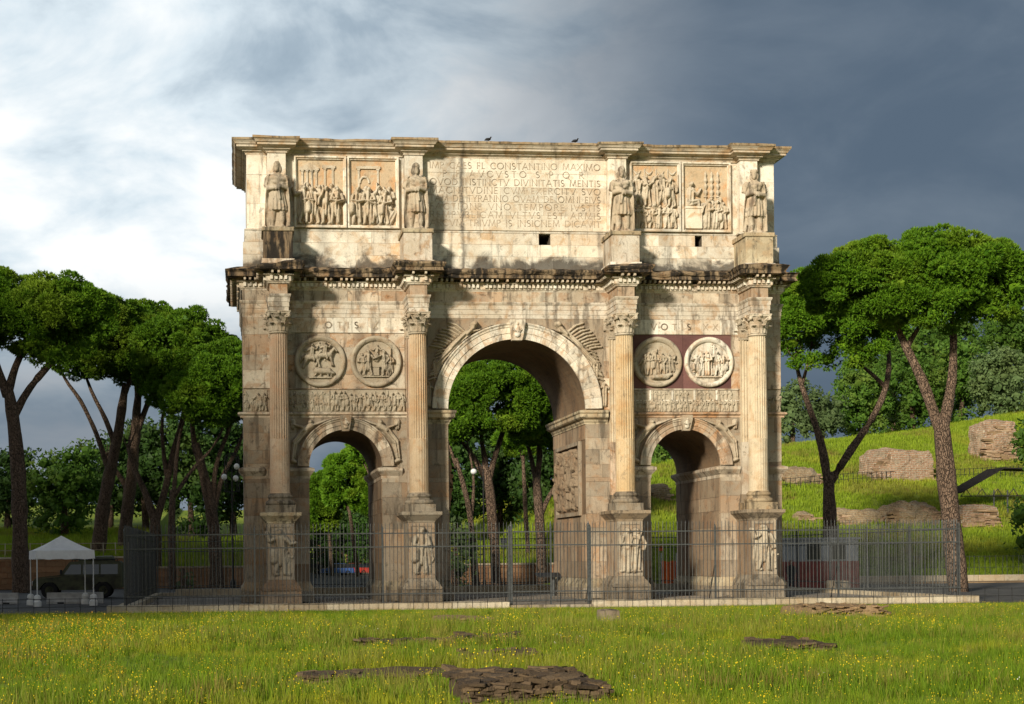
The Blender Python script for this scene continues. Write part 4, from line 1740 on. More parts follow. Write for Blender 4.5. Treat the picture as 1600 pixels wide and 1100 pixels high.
# ---- great battle reliefs on the inner faces of the central passage
def jamb_relief(s):
    p = part('passage_relief', arch)
    xs = s * MID_R
    y0, y1, z0, z1 = 1.0, 6.1, 4.15, 7.35
    q = MB()
    for a, bb, c, d in ((y0 - .18, y1 + .18, z0 - .18, z0), (y0 - .18, y1 + .18, z1, z1 + .18), (y0 - .18, y0, z0, z1), (y1, y1 + .18, z0, z1)):
        q.box(min(xs, xs - s * .16), max(xs, xs - s * .16), a, bb, c, d)
    q.build('frame', M['pier'], p)
    rng = random.Random(31 + s)
    caps = []
    for k in range(9):
        caps += tr(fig_caps(rng, 'soldier'), y0 + .3 + k * .56, z0 + .1 + rng.uniform(0, .25), rng.uniform(1.5, 1.75), rng.choice((-1, 1)))
    for k in range(8):
        caps += tr(fig_caps(rng, 'soldier'), y0 + .5 + k * .56, z0 + 1.5 + rng.uniform(0, .2), rng.uniform(1.3, 1.5), rng.choice((-1, 1)))
    for k in range(2):
        caps += tr(horse_caps(rng, 1), y0 + 1.4 + k * 2.2, z0 + .5, 1.6)
    pl = lambda X, Z, H: (np.full_like(X, xs + s * .02) - s * H, X, Z)
    V, F = carve(caps, y0, y1, z0, z1, .045, pl, 1.3, .012, 3, base=lambda X, Z: np.full_like(X, .012))
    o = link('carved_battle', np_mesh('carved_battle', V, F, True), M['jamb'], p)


jamb_relief(1)
jamb_relief(-1)


# ---------------------------------------------------------------- pedestals of the columns
def pedestal(i, xc):
    p = part('pedestal', arch)
    yf, yb = -2.12, .0
    rng = random.Random(60 + i)
    dm = (M['pier'], M['crust_hi'], M['dirty'], M['crust_hi'])[i]
    b = MB()
    b.block(xc - .93, xc + .93, yf - .25, yb, 0, .58, .035)
    b.build('plinth', M['dirty'] if i else M['pier'], p)
    b = MB()
    b.loft([[(xc - w, yf + .6 - w, z), (xc + w, yf + .6 - w, z), (xc + w, yb, z), (xc - w, yb, z)] for w, z in ((.90, .584), (.90, .68), (.84, .74), (.80, .84), (.70, .94), (.64, 1.02), (.62, 1.08))])
    b.build('base_moulding', M['dirty'] if i else M['pier'], p)
    b = MB()
    b.box(xc - .60, xc + .60, yf, yb, 1.08, 3.62)
    die = b.build('die', M['pier'], p)
    b = MB()
    for q in (-.53, .53):
        b.box(xc + q - .07, xc + q + .07, yf - .05, yf + .03, 1.09, 3.60)
    b.box(xc - .46, xc + .46, yf - .05, yf + .03, 1.09, 1.24)
    b.box(xc - .46, xc + .46, yf - .05, yf + .03, 3.46, 3.60)
    b.build('border', M['pier'], p)
    b = MB()
    b.loft([[(xc - w, yf + .6 - w, z), (xc + w, yf + .6 - w, z), (xc + w, yb, z), (xc - w, yb, z)] for w, z in ((.62, 3.624), (.64, 3.70), (.70, 3.76), (.78, 3.84), (.86, 3.92), (.92, 3.97), (.93, 4.10), (.88, 4.118))])
    b.build('cornice', M['crust_hi'] if i == 0 else M['dirty'], p)
    mt = M['relief']
    if i == 2:
        figure(tr(fig_caps(rng, 'toga'), xc - .18, 1.27, 2.05), yf, mt, p, depth=1.0)
        figure(tr(fig_caps(rng, 'toga'), xc + .24, 1.27, 2.0, -1), yf, mt, p, depth=1.0)
    else:
        figure(tr(fig_caps(rng, 'soldier'), xc, 1.27, 2.1), yf, mt, p, depth=.95)
        figure(tr(fig_caps(rng, 'toga'), xc + .28, 1.25, 1.1), yf, mt, p, depth=.8)


for i, xc in enumerate(CX):
    pedestal(i, xc)

# attic pillars and statue plinths
for i, xc in enumerate(CX):
    b = MB()
    b.block(xc - .43, xc + .43, -.45, 0, 17.38, 20.78, .012)
    apart('attic_pillar', b, M['attic'])
    p = part('statue_plinth', arch)
    yf = -1.95
    pm = (M['crust'], M['white'], M['white'], M['crust_hi'])[i]
    b = MB()
    b.block(xc - .66, xc + .66, yf + .06, 0, 15.62, 16.86, .015)
    b.build('die', pm, p)
    b = MB()
    b.block(xc - .74, xc + .74, yf - .02, 0, 15.40, 15.618, .02)
    b.build('foot', M['white'], p)
    b = MB()
    b.block(xc - .73, xc + .73, yf, 0, 16.865, 17.06, .03)
    b.build('cap', M['crust_hi'], p)


# ---------------------------------------------------------------- inscription: thin raised letters, darkened for the shade of cut ones
def arcp(cx, cy, rx, ry, a0, a1, n=10):
    return [(cx + rx * math.cos(R(a0 + (a1 - a0) * k / n)), cy + ry * math.sin(R(a0 + (a1 - a0) * k / n))) for k in range(n + 1)]


GL = {
    'I': (.16, [[(.08, 0), (.08, 1)]]), 'M': (.95, [[(.06, 0), (.16, 1)], [(.16, 1), (.475, .06)], [(.475, .06), (.79, 1)], [(.79, 1), (.89, 0)]]),
    'P': (.55, [[(.08, 0), (.08, 1)], [(.08, 1)] + arcp(.26, .74, .24, .26, 90, -90) + [(.08, .48)]]),
    'C': (.78, [arcp(.45, .5, .40, .5, 42, 318, 16)]), 'A': (.78, [[(.02, 0), (.39, 1)], [(.39, 1), (.76, 0)], [(.16, .34), (.62, .34)]]),
    'E': (.50, [[(.08, 0), (.08, 1)], [(.08, .97), (.46, .97)], [(.08, .5), (.42, .5)], [(.08, .03), (.48, .03)]]),
    'S': (.52, [arcp(.26, .74, .20, .25, 40, 270, 10) + arcp(.26, .25, .22, .25, 90, -140, 10)]),
    'F': (.48, [[(.08, 0), (.08, 1)], [(.08, .97), (.46, .97)], [(.08, .5), (.42, .5)]]),
    'L': (.48, [[(.08, 0), (.08, 1)], [(.08, .03), (.46, .03)]]), 'N': (.80, [[(.08, 0), (.08, 1)], [(.08, 1), (.72, 0)], [(.72, 0), (.72, 1)]]),
    'T': (.62, [[(.31, 0), (.31, 1)], [(.0, .97), (.62, .97)]]), 'O': (.92, [arcp(.46, .5, .42, .5, 0, 360, 22)]),
    'X': (.70, [[(.04, 0), (.66, 1)], [(.04, 1), (.66, 0)]]), 'V': (.72, [[(.0, 1), (.36, 0)], [(.36, 0), (.72, 1)]]),
    'G': (.80, [arcp(.45, .5, .40, .5, 42, 345, 16) + [(.80, .42)], [(.8, .42), (.8, .1)]]),
    'Q': (.95, [arcp(.46, .5, .42, .5, 0, 360, 22), [(.5, .1), (.95, -.15)]]),
    'R': (.62, [[(.08, 0), (.08, 1)], [(.08, 1)] + arcp(.28, .75, .24, .25, 90, -90) + [(.08, .5)], [(.25, .5), (.62, 0)]]),
    'D': (.78, [[(.08, 0), (.08, 1)], [(.08, 1)] + arcp(.28, .5, .45, .5, 90, -90, 14) + [(.08, 0)]]),
    'B': (.58, [[(.08, 0), (.08, 1)], [(.08, 1)] + arcp(.26, .76, .20, .24, 90, -90) + arcp(.28, .26, .25, .26, 90, -90) + [(.08, 0)]]),
    'Y': (.66, [[(.0, 1), (.33, .48)], [(.66, 1), (.33, .48)], [(.33, .48), (.33, 0)]]), 'K': (.6, [[(.08, 0), (.08, 1)], [(.08, .5), (.6, 1)], [(.2, .6), (.6, 0)]]),
}


def write_line(text, x0, x1, z, h, y, name='inscription_line', wear=.0, seed=1, parent=None, weight=.92):
    rng = random.Random(seed)
    gap = .16
    tot = sum((GL[c][0] if c in GL else .42) + gap for c in text) - gap
    sx = (x1 - x0) / (tot * h)
    sp = min(sx, 1.25)
    x = x0
    extra = ((x1 - x0) - tot * h * sp) / max(1, len(text) - 1)
    b = MB()
    for c in text:
        if c not in GL:
            x += (.42 + gap) * h * sp + extra
            continue
        w, strokes = GL[c]
        if rng.random() >= wear:
            for k, st in enumerate(strokes):
                t = h * weight * (.056 if k % 2 == 0 else .040)
                for a, d in zip(st[:-1], st[1:]):
                    ax, az = x + a[0] * h * sp, z + a[1] * h
                    dx, dz = x + d[0] * h * sp, z + d[1] * h
                    L = math.hypot(dx - ax, dz - az) or 1
                    nx, nz = -(dz - az) / L * t, (dx - ax) / L * t
                    ex, ez = (dx - ax) / L * t * .4, (dz - az) / L * t * .4
                    dep = y - .0016 * (k + 1)
                    b.add([(ax - ex + nx, dep, az - ez + nz), (ax - ex - nx, dep, az - ez - nz), (dx + ex - nx, dep, dz + ez - nz), (dx + ex + nx, dep, dz + ez + nz)], [(0, 1, 2, 3)])
                # serifs
                for q in (st[0], st[-1]):
                    if q[1] in (0, 1) and len(st) == 2:
                        ax, az = x + q[0] * h * sp, z + q[1] * h
                        s = h * .10
                        b.add([(ax - s, y - .007, az - h * .022), (ax + s, y - .007, az - h * .022), (ax + s, y - .007, az + h * .022), (ax - s, y - .007, az + h * .022)], [(0, 1, 2, 3)])
        x += (w + gap) * h * sp + extra
    return b.build(name, M['letter'], parent or arch)


LINES = ['IMP CAES FL CONSTANTINO MAXIMO', 'P F AVGVSTO S P Q R', 'QVOD INSTINCTV DIVINITATIS MENTIS', 'MAGNITVDINE CVM EXERCITV SVO', 'TAM DE TYRANNO QVAM DE OMNI EIVS',
         'FACTIONE VNO TEMPORE IVSTIS', 'REMPVBLICAM VLTVS EST ARMIS', 'ARCVM TRIVMPHIS INSIGNEM DICAVIT']
for k, t in enumerate(LINES):
    z = 20.30 - k * .385
    xa, xb = (-4.05, 4.1)
    if k == 1:
        xa, xb = -3.45, 3.3
    write_line(t, xa, xb, z, .285, -.061, seed=k, wear=.0)
write_line('VOTIS X', -9.55, -6.55, 12.76, .28, -.086, 'votive_inscription', 0, 9, weight=1.6)
write_line('VOTIS XX', 6.5, 9.75, 12.76, .28, -.086, 'votive_inscription', 0, 10, weight=1.6)


# ---------------------------------------------------------------- the four statues on the attic
def statue(i, xc, label, turn, hat, mirror):
    b = MB()
    rng = random.Random(200 + i)
    m = mirror

    def P(x, y, z):
        return (x * m, y, z)
    # legs in loose trousers, boots
    for s, fx, fy in ((-1, -.24, -.06), (1, .20, -.16)):
        b.tube([P(s * .17, .02, 1.25), P(s * .19 + fx * .1, -.03, .78), P(fx, fy + .04, .36), P(fx, fy + .06, .16), P(fx, fy + .05, .06)], [.19, .165, .14, .10, .11], 12)
        b.ellipsoid(P(fx + s * .02, fy - .08, .07), (.10, .19, .075))
    # knee-length tunic with folds
    rings = []
    for z, rx, ry in ((.80, .43, .31), (1.02, .425, .315), (1.35, .385, .30), (1.6, .35, .275), (1.74, .32, .25), (1.84, .34, .26), (2.1, .40, .28), (2.3, .42, .27), (2.42, .34, .22), (2.5, .16, .15), (2.56, .13, .13)):
        ring = []
        for k in range(72):
            a = 2 * math.pi * k / 72
            fo = (.085 if z < 1.7 else .03) * math.sin(a * (15 if z < 1.7 else 9) + z * 2.2 + i)
            q = 1 + fo * (1.6 if z < 1.2 else 1)
            ring.append(P(rx * q * math.cos(a), ry * q * math.sin(a), z))
        rings.append(ring)
    b.loft(rings if m > 0 else [r[::-1] for r in rings])
    # long fringed cloak: falls from the shoulders behind and down one side
    rings = []
    for z, w, dp, th in ((.10, .60, .20, .14), (.5, .60, .20, .14), (1.0, .58, .18, .14), (1.5, .55, .16, .15), (1.95, .50, .12, .16), (2.25, .47, .06, .17), (2.42, .36, .0, .15)):
        ring = []
        n = 40
        for k in range(n):
            a = 2 * math.pi * k / n
            x = w * math.cos(a)
            y = dp + th * math.sin(a) + .05 * math.sin(x * 24 + z * 3) - .34 * (abs(x) / w) ** 3 * (1 if z > .4 else .9)
            ring.append(P(x, y, z))
        rings.append(ring)
    b.loft(rings if m > 0 else [r[::-1] for r in rings])
    # cloak bunched over the chest
    b.tube([P(-.42, .05, 2.34), P(-.18, -.24, 2.28), P(.12, -.29, 2.15), P(.36, -.2, 2.22), P(.42, .0, 2.36)], [.13, .14, .13, .13, .12], 10)
    b.tube([P(-.40, .0, 2.26), P(-.1, -.28, 2.08), P(.22, -.28, 1.98), P(.40, -.12, 2.02)], [.09, .10, .10, .09], 10)
    # crossed arms
    b.tube([P(-.42, .02, 2.32), P(-.50, -.02, 1.95), P(-.42, -.16, 1.80), P(-.12, -.36, 1.80), P(.06, -.38, 1.78)], [.15, .135, .12, .095, .075], 10)
    b.tube([P(.42, .02, 2.32), P(.50, -.03, 1.97), P(.40, -.18, 1.84), P(.10, -.36, 1.88), P(-.06, -.40, 1.84)], [.15, .135, .12, .095, .075], 10)
    for sx in (-1, 1):
        b.ellipsoid(P(sx * .06, -.42, 1.80), (.085, .06, .07))
        for k in range(4):
            b.tube([P(sx * .04 - sx * .02 * k, -.45, 1.83 - .03 * k), P(sx * -.05, -.46, 1.80 - .035 * k), P(sx * -.09, -.44, 1.77 - .035 * k)], [.026, .024, .02], 6)
    # sash hanging from the belt
    b.tube([P(.05, -.30, 1.74), P(.08, -.33, 1.5), P(.12, -.34, 1.28)], [.07, .06, .05], 8)
    # support behind the legs
    b.tube([P(.05, .12, .02), P(.05, .12, 1.1)], [.22, .18], 10)
    body_v = list(b.v)
    # head: turned, bearded, soft cap
    h = MB()
    h.tube([(0, .02, 2.46), (0, -.01, 2.66)], [.13, .12], 10)
    h.ellipsoid((0, -.03, 2.80), (.150, .185, .205), 16, 12)
    h.ellipsoid((0, -.135, 2.685), (.115, .10, .13), 12, 8)         # beard
    h.ellipsoid((0, -.20, 2.63), (.07, .06, .10), 10, 6)
    h.tube([(0, -.20, 2.86), (0, -.235, 2.79), (0, -.21, 2.775)], [.022, .036, .03], 6)   # nose
    h.tube([(-.10, -.17, 2.875), (0, -.20, 2.885), (.10, -.17, 2.875)], [.03, .032, .03], 6)  # brow
    h.tube([(-.07, -.195, 2.735), (0, -.225, 2.74), (.07, -.195, 2.735)], [.022, .028, .022], 6)  # moustache
    for s in (-1, 1):
        h.ellipsoid((s * .062, -.178, 2.835), (.03, .018, .02), 8, 6)
        h.ellipsoid((s * .155, .0, 2.80), (.03, .05, .07), 8, 6)
        h.ellipsoid((s * .14, .04, 2.72), (.08, .12, .17), 10, 8)      # long hair
    if hat == 'cap':
        h.lathe([(.175, 2.885), (.185, 2.93), (.165, 3.0), (.12, 3.06), (.07, 3.10), (.02, 3.115)], 0, -.02, 18, 1, 1.08)
    elif hat == 'flat':
        h.lathe([(.17, 2.885), (.205, 2.92), (.195, 2.99), (.15, 3.02), (.02, 3.03)], 0, -.02, 18, 1, 1.05)
    else:
        for k in range(14):
            a = k * 2.4
            h.ellipsoid((.12 * math.cos(a) * (1 - k / 22), -.01 + .15 * math.sin(a) * (1 - k / 22), 2.92 + k * .009), (.06, .06, .055), 8, 6)
    c, s_ = math.cos(turn), math.sin(turn)
    h.v = [(x * c - (y) * s_, x * s_ + y * c, z) for x, y, z in h.v]
    b.add(h.v, h.f)
    # base slab
    b.box(-.46, .46, -.36, .40, -.06, .05)
    yoff = -1.22
    me = b.mesh('statue_raw')
    o = bpy.data.objects.new('statue_raw', me)
    COL.objects.link(o)
    md = o.modifiers.new('remesh', 'REMESH')
    md.mode = 'VOXEL'
    md.voxel_size = .03
    md2 = o.modifiers.new('smooth', 'SMOOTH')
    md2.factor = .4
    md2.iterations = 1
    dg = bpy.context.evaluated_depsgraph_get()
    dg.update()
    me2 = bpy.data.meshes.new_from_object(o.evaluated_get(dg))
    bpy.data.objects.remove(o)
    me2.name = 'statue'
    me2.materials.clear()
    me2.shade_smooth()
    st = link('statue', me2, M['statue'])
    st.location = (xc, yoff, 17.12)
    tag(st, label, 'statue', 'robed statues standing on the attic of the arch')


statue(0, CX[0], 'weathered statue in long cloak with curly hair above the left end column', R(-18), 'hair', 1)
statue(1, CX[1], 'bearded robed statue in pointed cap just left of the inscription', R(8), 'cap', 1)
statue(2, CX[2], 'bearded robed statue in cap just right of the inscription', R(-14), 'cap', -1)
statue(3, CX[3], 'statue in flat brimmed cap and long cloak above the right end column', R(-22), 'flat', -1)


# ================================================================== the amphitheatre that throws its shadow from the left, behind the camera
def amphitheatre():
    cx, cy, r, H = AMPHI
    t = thing('amphitheatre', 'vast round stone amphitheatre standing left of the viewpoint outside the picture', 'building', (cx, cy, 0))
    n = 96
    b = MB()
    prof = [(r, 0), (r, H), (r - 6, H), (r - 6, 0)]
    rings = []
    for k in range(n):
        a = 2 * math.pi * k / n
        rings.append([(cx + q * math.cos(a), cy + q * math.sin(a), z - .2) for q, z in prof])
    m = len(prof)
    vs = [p for g in rings for p in g]
    fs = [(i * m + j, ((i + 1) % n) * m + j, ((i + 1) % n) * m + j + 1, i * m + j + 1) for i in range(n) for j in range(m - 1)]
    b.add(vs, fs)
    b.build('ring_wall', M['pier'], t)
    for z in (10.5, 22.3, 33.9, H - 1):
        b = MB()
        prof2 = [(r - .2, z), (r + .5, z + .1), (r + .9, z + .5), (r + .9, z + .9), (r - .2, z + 1.0)]
        vs = [(cx + q * math.cos(2 * math.pi * k / n), cy + q * math.sin(2 * math.pi * k / n), zz) for k in range(n) for q, zz in prof2]
        b.add(vs, [(i * 5 + j, ((i + 1) % n) * 5 + j, ((i + 1) % n) * 5 + j + 1, i * 5 + j + 1) for i in range(n) for j in range(4)])
        b.build('cornice', M['stone'], t)


AMPHI = (-154.0, -66.0, 85.0, 48.5)
amphitheatre()


# ================================================================== fences
def bar_mesh(h, r=.013, spike=.12):
    b = MB()
    b.tube([(0, 0, 0), (0, 0, h - spike), (0, 0, h - spike * .9), (0, 0, h)], [r, r, r * 1.25, .002], 5)
    return b.mesh('bar')


BAR = bar_mesh(3.30)
BAR.materials.append(M['iron'])


def iron_fence(x0, y0, x1, y1, label, zb=KT, h=3.30, spacing=.158, posts=4.4, group='iron fences round the arch', ends=True):
    L = math.hypot(x1 - x0, y1 - y0)
    dx, dy = (x1 - x0) / L, (y1 - y0) / L
    t = thing('iron_fence', label, 'fence', (x0, y0, zb), group)
    n = int(L / spacing)
    rng = random.Random(int(x0 * 7 + y0 * 3 + 900))
    for k in range(n):
        s = (k + .5) * L / n
        o = bpy.data.objects.new('bar', BAR)
        COL.objects.link(o)
        o.parent = t
        o.location = (dx * s, dy * s, rng.uniform(-.012, .012))
        o.rotation_euler = (rng.uniform(-.006, .006), rng.uniform(-.006, .006), rng.uniform(0, 1))
    for z in (.36, 2.30, 2.86):
        b = MB()
        nx, ny = -dy * .014, dx * .014
        vs = []
        for zz in (zb + z - .024, zb + z + .024):
            vs += [(x0 + nx, y0 + ny, zz), (x0 - nx, y0 - ny, zz), (x1 - nx, y1 - ny, zz), (x1 + nx, y1 + ny, zz)]
        b.add(vs, [(0, 1, 2, 3), (7, 6, 5, 4), (0, 4, 5, 1), (1, 5, 6, 2), (2, 6, 7, 3), (3, 7, 4, 0)])
        b.build('rail', M['iron'], t)
    m = max(1, int(L / posts))
    for k in range(m + 1):
        if not ends and k in (0, m):
            continue
        s = L * k / m
        b = MB()
        x, y = x0 + dx * s, y0 + dy * s
        b.box(x - .035, x + .035, y - .035, y + .035, zb - .02, zb + 3.05)
        b.tube([(x, y, zb + 3.05), (x, y, zb + 3.16)], [.045, .004], 6)
        b.build('post', M['iron'], t)
        # raking stay behind the post
        if abs(dy) < .1 and y0 < 0:
            b = MB()
            b.tube([(x, y + .9, zb - .1), (x, y + .05, zb + 1.5)], .02, 5)
            b.build('stay', M['iron_dark'], t)
    return t


iron_fence(FX0, FY0, -1.95, FY0, 'grey spiked iron fence across the front, left of the gate')
iron_fence(1.5, FY0, FX1, FY0, 'grey spiked iron fence across the front, right of the gate')
iron_fence(FX0, FY0 + .16, FX0, FY1, 'dense looking iron fence receding along the left side of the arch')
iron_fence(FX1, FY0 + .16, FX1, FY1, 'dense looking iron fence receding along the right side of the arch')
iron_fence(FX0 + .1, FY1, FX1 - .1, FY1, 'far iron fence behind the arch, seen through the passages')


def gate():
    t = thing('iron_gate', 'double leaf spiked iron gate between thick posts before the central passage', 'gate', (-.2, FY0, 0))
    for x in (-1.85, -.18, 1.42):
        b = MB()
        w = .05 if x != -.18 else .035
        b.box(x - w, x + w, FY0 - w, FY0 + w, -.02, 3.3)
        b.lathe([(w * 1.3, 3.3), (w * 1.3, 3.36), (w * .7, 3.40), (.01, 3.5)], x, FY0, 8)
        b.build('post', M['iron'], t)
    for a, bb in ((-1.77, -.24), (-.12, 1.34)):
        leaf = part('gate_leaf', t)
        b = MB()
        for z in (.18, .55, 2.48, 3.04):
            b.box(a, bb, FY0 - .02, FY0 + .02, z, z + .05)
        b.build('frame', M['iron'], leaf)
        n = 10
        for k in range(n):
            o = bpy.data.objects.new('bar', BAR)
            COL.objects.link(o)
            o.parent = leaf
            o.matrix_parent_inverse = parent_inv(leaf)
            o.location = (a + (bb - a) * (k + .5) / n, FY0, .17)


gate()


def low_fence():
    t = thing('low_wire_fence', 'knee high thin iron rail fence along the near edge of the meadow', 'fence', (0, -9.5, 0))
    x0, x1 = -34.0, 34.0
    n = 112
    me = MB().tube([(0, 0, -.25), (0, 0, .66)], .013, 5).mesh('post')
    me.materials.append(M['iron_dark'])
    for k in range(n + 1):
        x = x0 + (x1 - x0) * k / n
        if -1.9 < x < 1.45:
            pass
        o = bpy.data.objects.new('post', me)
        COL.objects.link(o)
        o.parent = t
        o.location = (x, -.02, gz1(x, -9.5) - 0)
        o.rotation_euler = (random.uniform(-.03, .03), random.uniform(-.03, .03), 0)
    for z in (.30, .62):
        b = MB()
        b.tube([(x0 + (x1 - x0) * k / 40, -9.5, gz1(0, -9.5) + z + .012 * math.sin(k * 1.7)) for k in range(41)], .011, 5)
        b.build('rail', M['iron_dark'], t)


low_fence()


# ================================================================== retaining wall behind, tufa blocks
def retaining_wall(x0, x1, h, label, seed):
    rng = random.Random(seed)
    t = thing('retaining_wall', label, 'wall', ((x0 + x1) / 2, 46, 0))
    b = MB()
    b.box(x0, x1, 45.62, 46.0, -.3, h - .13)
    b.build('wall_core', M['brickwall'], t)
    z = -.1
    while z < h - .16:
        zt = min(z + .42, h - .14)
        x = x0
        while x < x1 - .01:
            xt = min(x + rng.uniform(1.6, 2.8), x1)
            q = MB()
            q.block(x + .008, xt - .008, 45.55 + rng.uniform(-.015, .015), 45.64, z + .006, zt - .006, .02)
            q.build('tufa_block', M['brickwall'], t)
            x = xt
        z = zt
    q = MB()
    q.block(x0, x1, 45.48, 46.1, h - .135, h + .02, .03)
    q.build('coping', M['kerb'], t)


retaining_wall(-60, -21, 2.3, 'tall brown retaining wall behind the white tent and the truck', 4)
retaining_wall(-20.99, -10.6, 1.5, 'low reddish retaining wall behind the left end of the arch', 5)
retaining_wall(-.6, 12.5, 1.5, 'low reddish retaining wall behind the central passage', 6)


# ================================================================== trees
def tube_trunk(pts, rad, parent, name, seed, n=10):
    """resampled, slightly crooked tube"""
    rng = random.Random(seed)
    P, Q = [], []
    for i in range(len(pts) - 1):
        a, c = Vector(pts[i]), Vector(pts[i + 1])
        k = max(2, int((c - a).length / .7))
        for j in range(k):
            t = j / k
            P.append(a.lerp(c, t) + Vector((rng.uniform(-.04, .04), rng.uniform(-.05, .05), 0)))
            Q.append((rad[i] + (rad[i + 1] - rad[i]) * t) * rng.uniform(.93, 1.08))
    P.append(Vector(pts[-1]))
    Q.append(rad[-1])
    # ease the corners
    for _ in range(2):
        P = [P[0]] + [(P[i - 1] + P[i] * 2 + P[i + 1]) / 4 for i in range(1, len(P) - 1)] + [P[-1]]
    b = MB()
    b.tube(P, Q, n, True, .06, rng)
    return b.build(name, M['bark'], parent, True)


def unit(a):
    return a / np.maximum(1e-9, np.linalg.norm(a, axis=-1, keepdims=True))


PHI = (1 + 5 ** .5) / 2
ICO_V = np.array([(-1, PHI, 0), (1, PHI, 0), (-1, -PHI, 0), (1, -PHI, 0), (0, -1, PHI), (0, 1, PHI), (0, -1, -PHI), (0, 1, -PHI), (PHI, 0, -1), (PHI, 0, 1), (-PHI, 0, -1), (-PHI, 0, 1)]) / math.sqrt(1 + PHI * PHI)
ICO_F = np.array([(0, 11, 5), (0, 5, 1), (0, 1, 7), (0, 7, 10), (0, 10, 11), (1, 5, 9), (5, 11, 4), (11, 10, 2), (10, 7, 6), (7, 1, 8), (3, 9, 4), (3, 4, 2), (3, 2, 6), (3, 6, 8), (3, 8, 9), (4, 9, 5), (2, 4, 11), (6, 2, 10), (8, 6, 7), (9, 8, 1)])


def blobs(ctr, rad, rs, flat):
    """the dense twiggy heart of every cushion, as triangles"""
    n = len(ctr)
    V = ICO_V[None] * rs.uniform(.7, 1.15, (n, 12, 1)) * rad[:, None, None] * np.array([1, 1, flat]) + ctr[:, None, :]
    return V[:, ICO_F].reshape(-1, 3, 3)


def pine_crown(name, lobes, parent, seed, dens=1.0, mat='pine', needle=.34, sub_r=.75):
    """lobes: (centre, rx, ry, rz). Needle tufts on many small cushions spread over each lobe."""
    rs = np.random.RandomState(seed)
    tris = []
    for c, rx, ry, rz in lobes:
        area = 4 * math.pi * ((rx * ry) ** 1.6 / 3 + (rx * rz) ** 1.6 / 3 + (ry * rz) ** 1.6 / 3) ** (1 / 1.6)
        ns = int(area / (sub_r ** 2 * 1.5) * dens)
        d = unit(rs.normal(size=(ns, 3)))
        low = d[:, 2] < -.25
        d[low & (rs.rand(ns) < .6), 2] *= -1
        ctr = np.array(c) + d * np.array([rx, ry, rz]) * rs.uniform(.70, 1.08, (ns, 1))
        rad = sub_r * rs.uniform(.55, 1.3, ns)
        nrm = unit(d / np.array([rx, ry, rz]))
        nt = 128
        dirs = unit(rs.normal(size=(ns, nt, 3)) + nrm[:, None, :] * .9 + np.array([0, 0, .35]))
        pos = ctr[:, None, :] + dirs * (rad[:, None, None] * np.array([1, 1, .75])) * rs.uniform(.75, 1.05, (ns, nt, 1))
        nn = 4
        nd = unit(dirs[:, :, None, :] * 1.0 + rs.normal(size=(ns, nt, nn, 3)) * .5 + np.array([0, 0, .25]))
        L = needle * rs.uniform(.6, 1.2, (ns, nt, nn, 1))
        side = unit(np.cross(nd, rs.normal(size=nd.shape))) * needle * .28
        p0 = np.broadcast_to(pos[:, :, None, :], nd.shape)
        tri = np.stack([p0 - side, p0 + side, p0 + nd * L], 3).reshape(-1, 3, 3)
        tris.append(tri)
        tris.append(blobs(ctr, rad * np.array(.60), rs, .7))
    T = np.concatenate(tris)
    V = T.reshape(-1, 3)
    F = np.arange(len(V)).reshape(-1, 3)
    return link(name, np_mesh(name, V, F), M[mat], parent)


def pxr(px, d):
    return px * d / CAM['f']


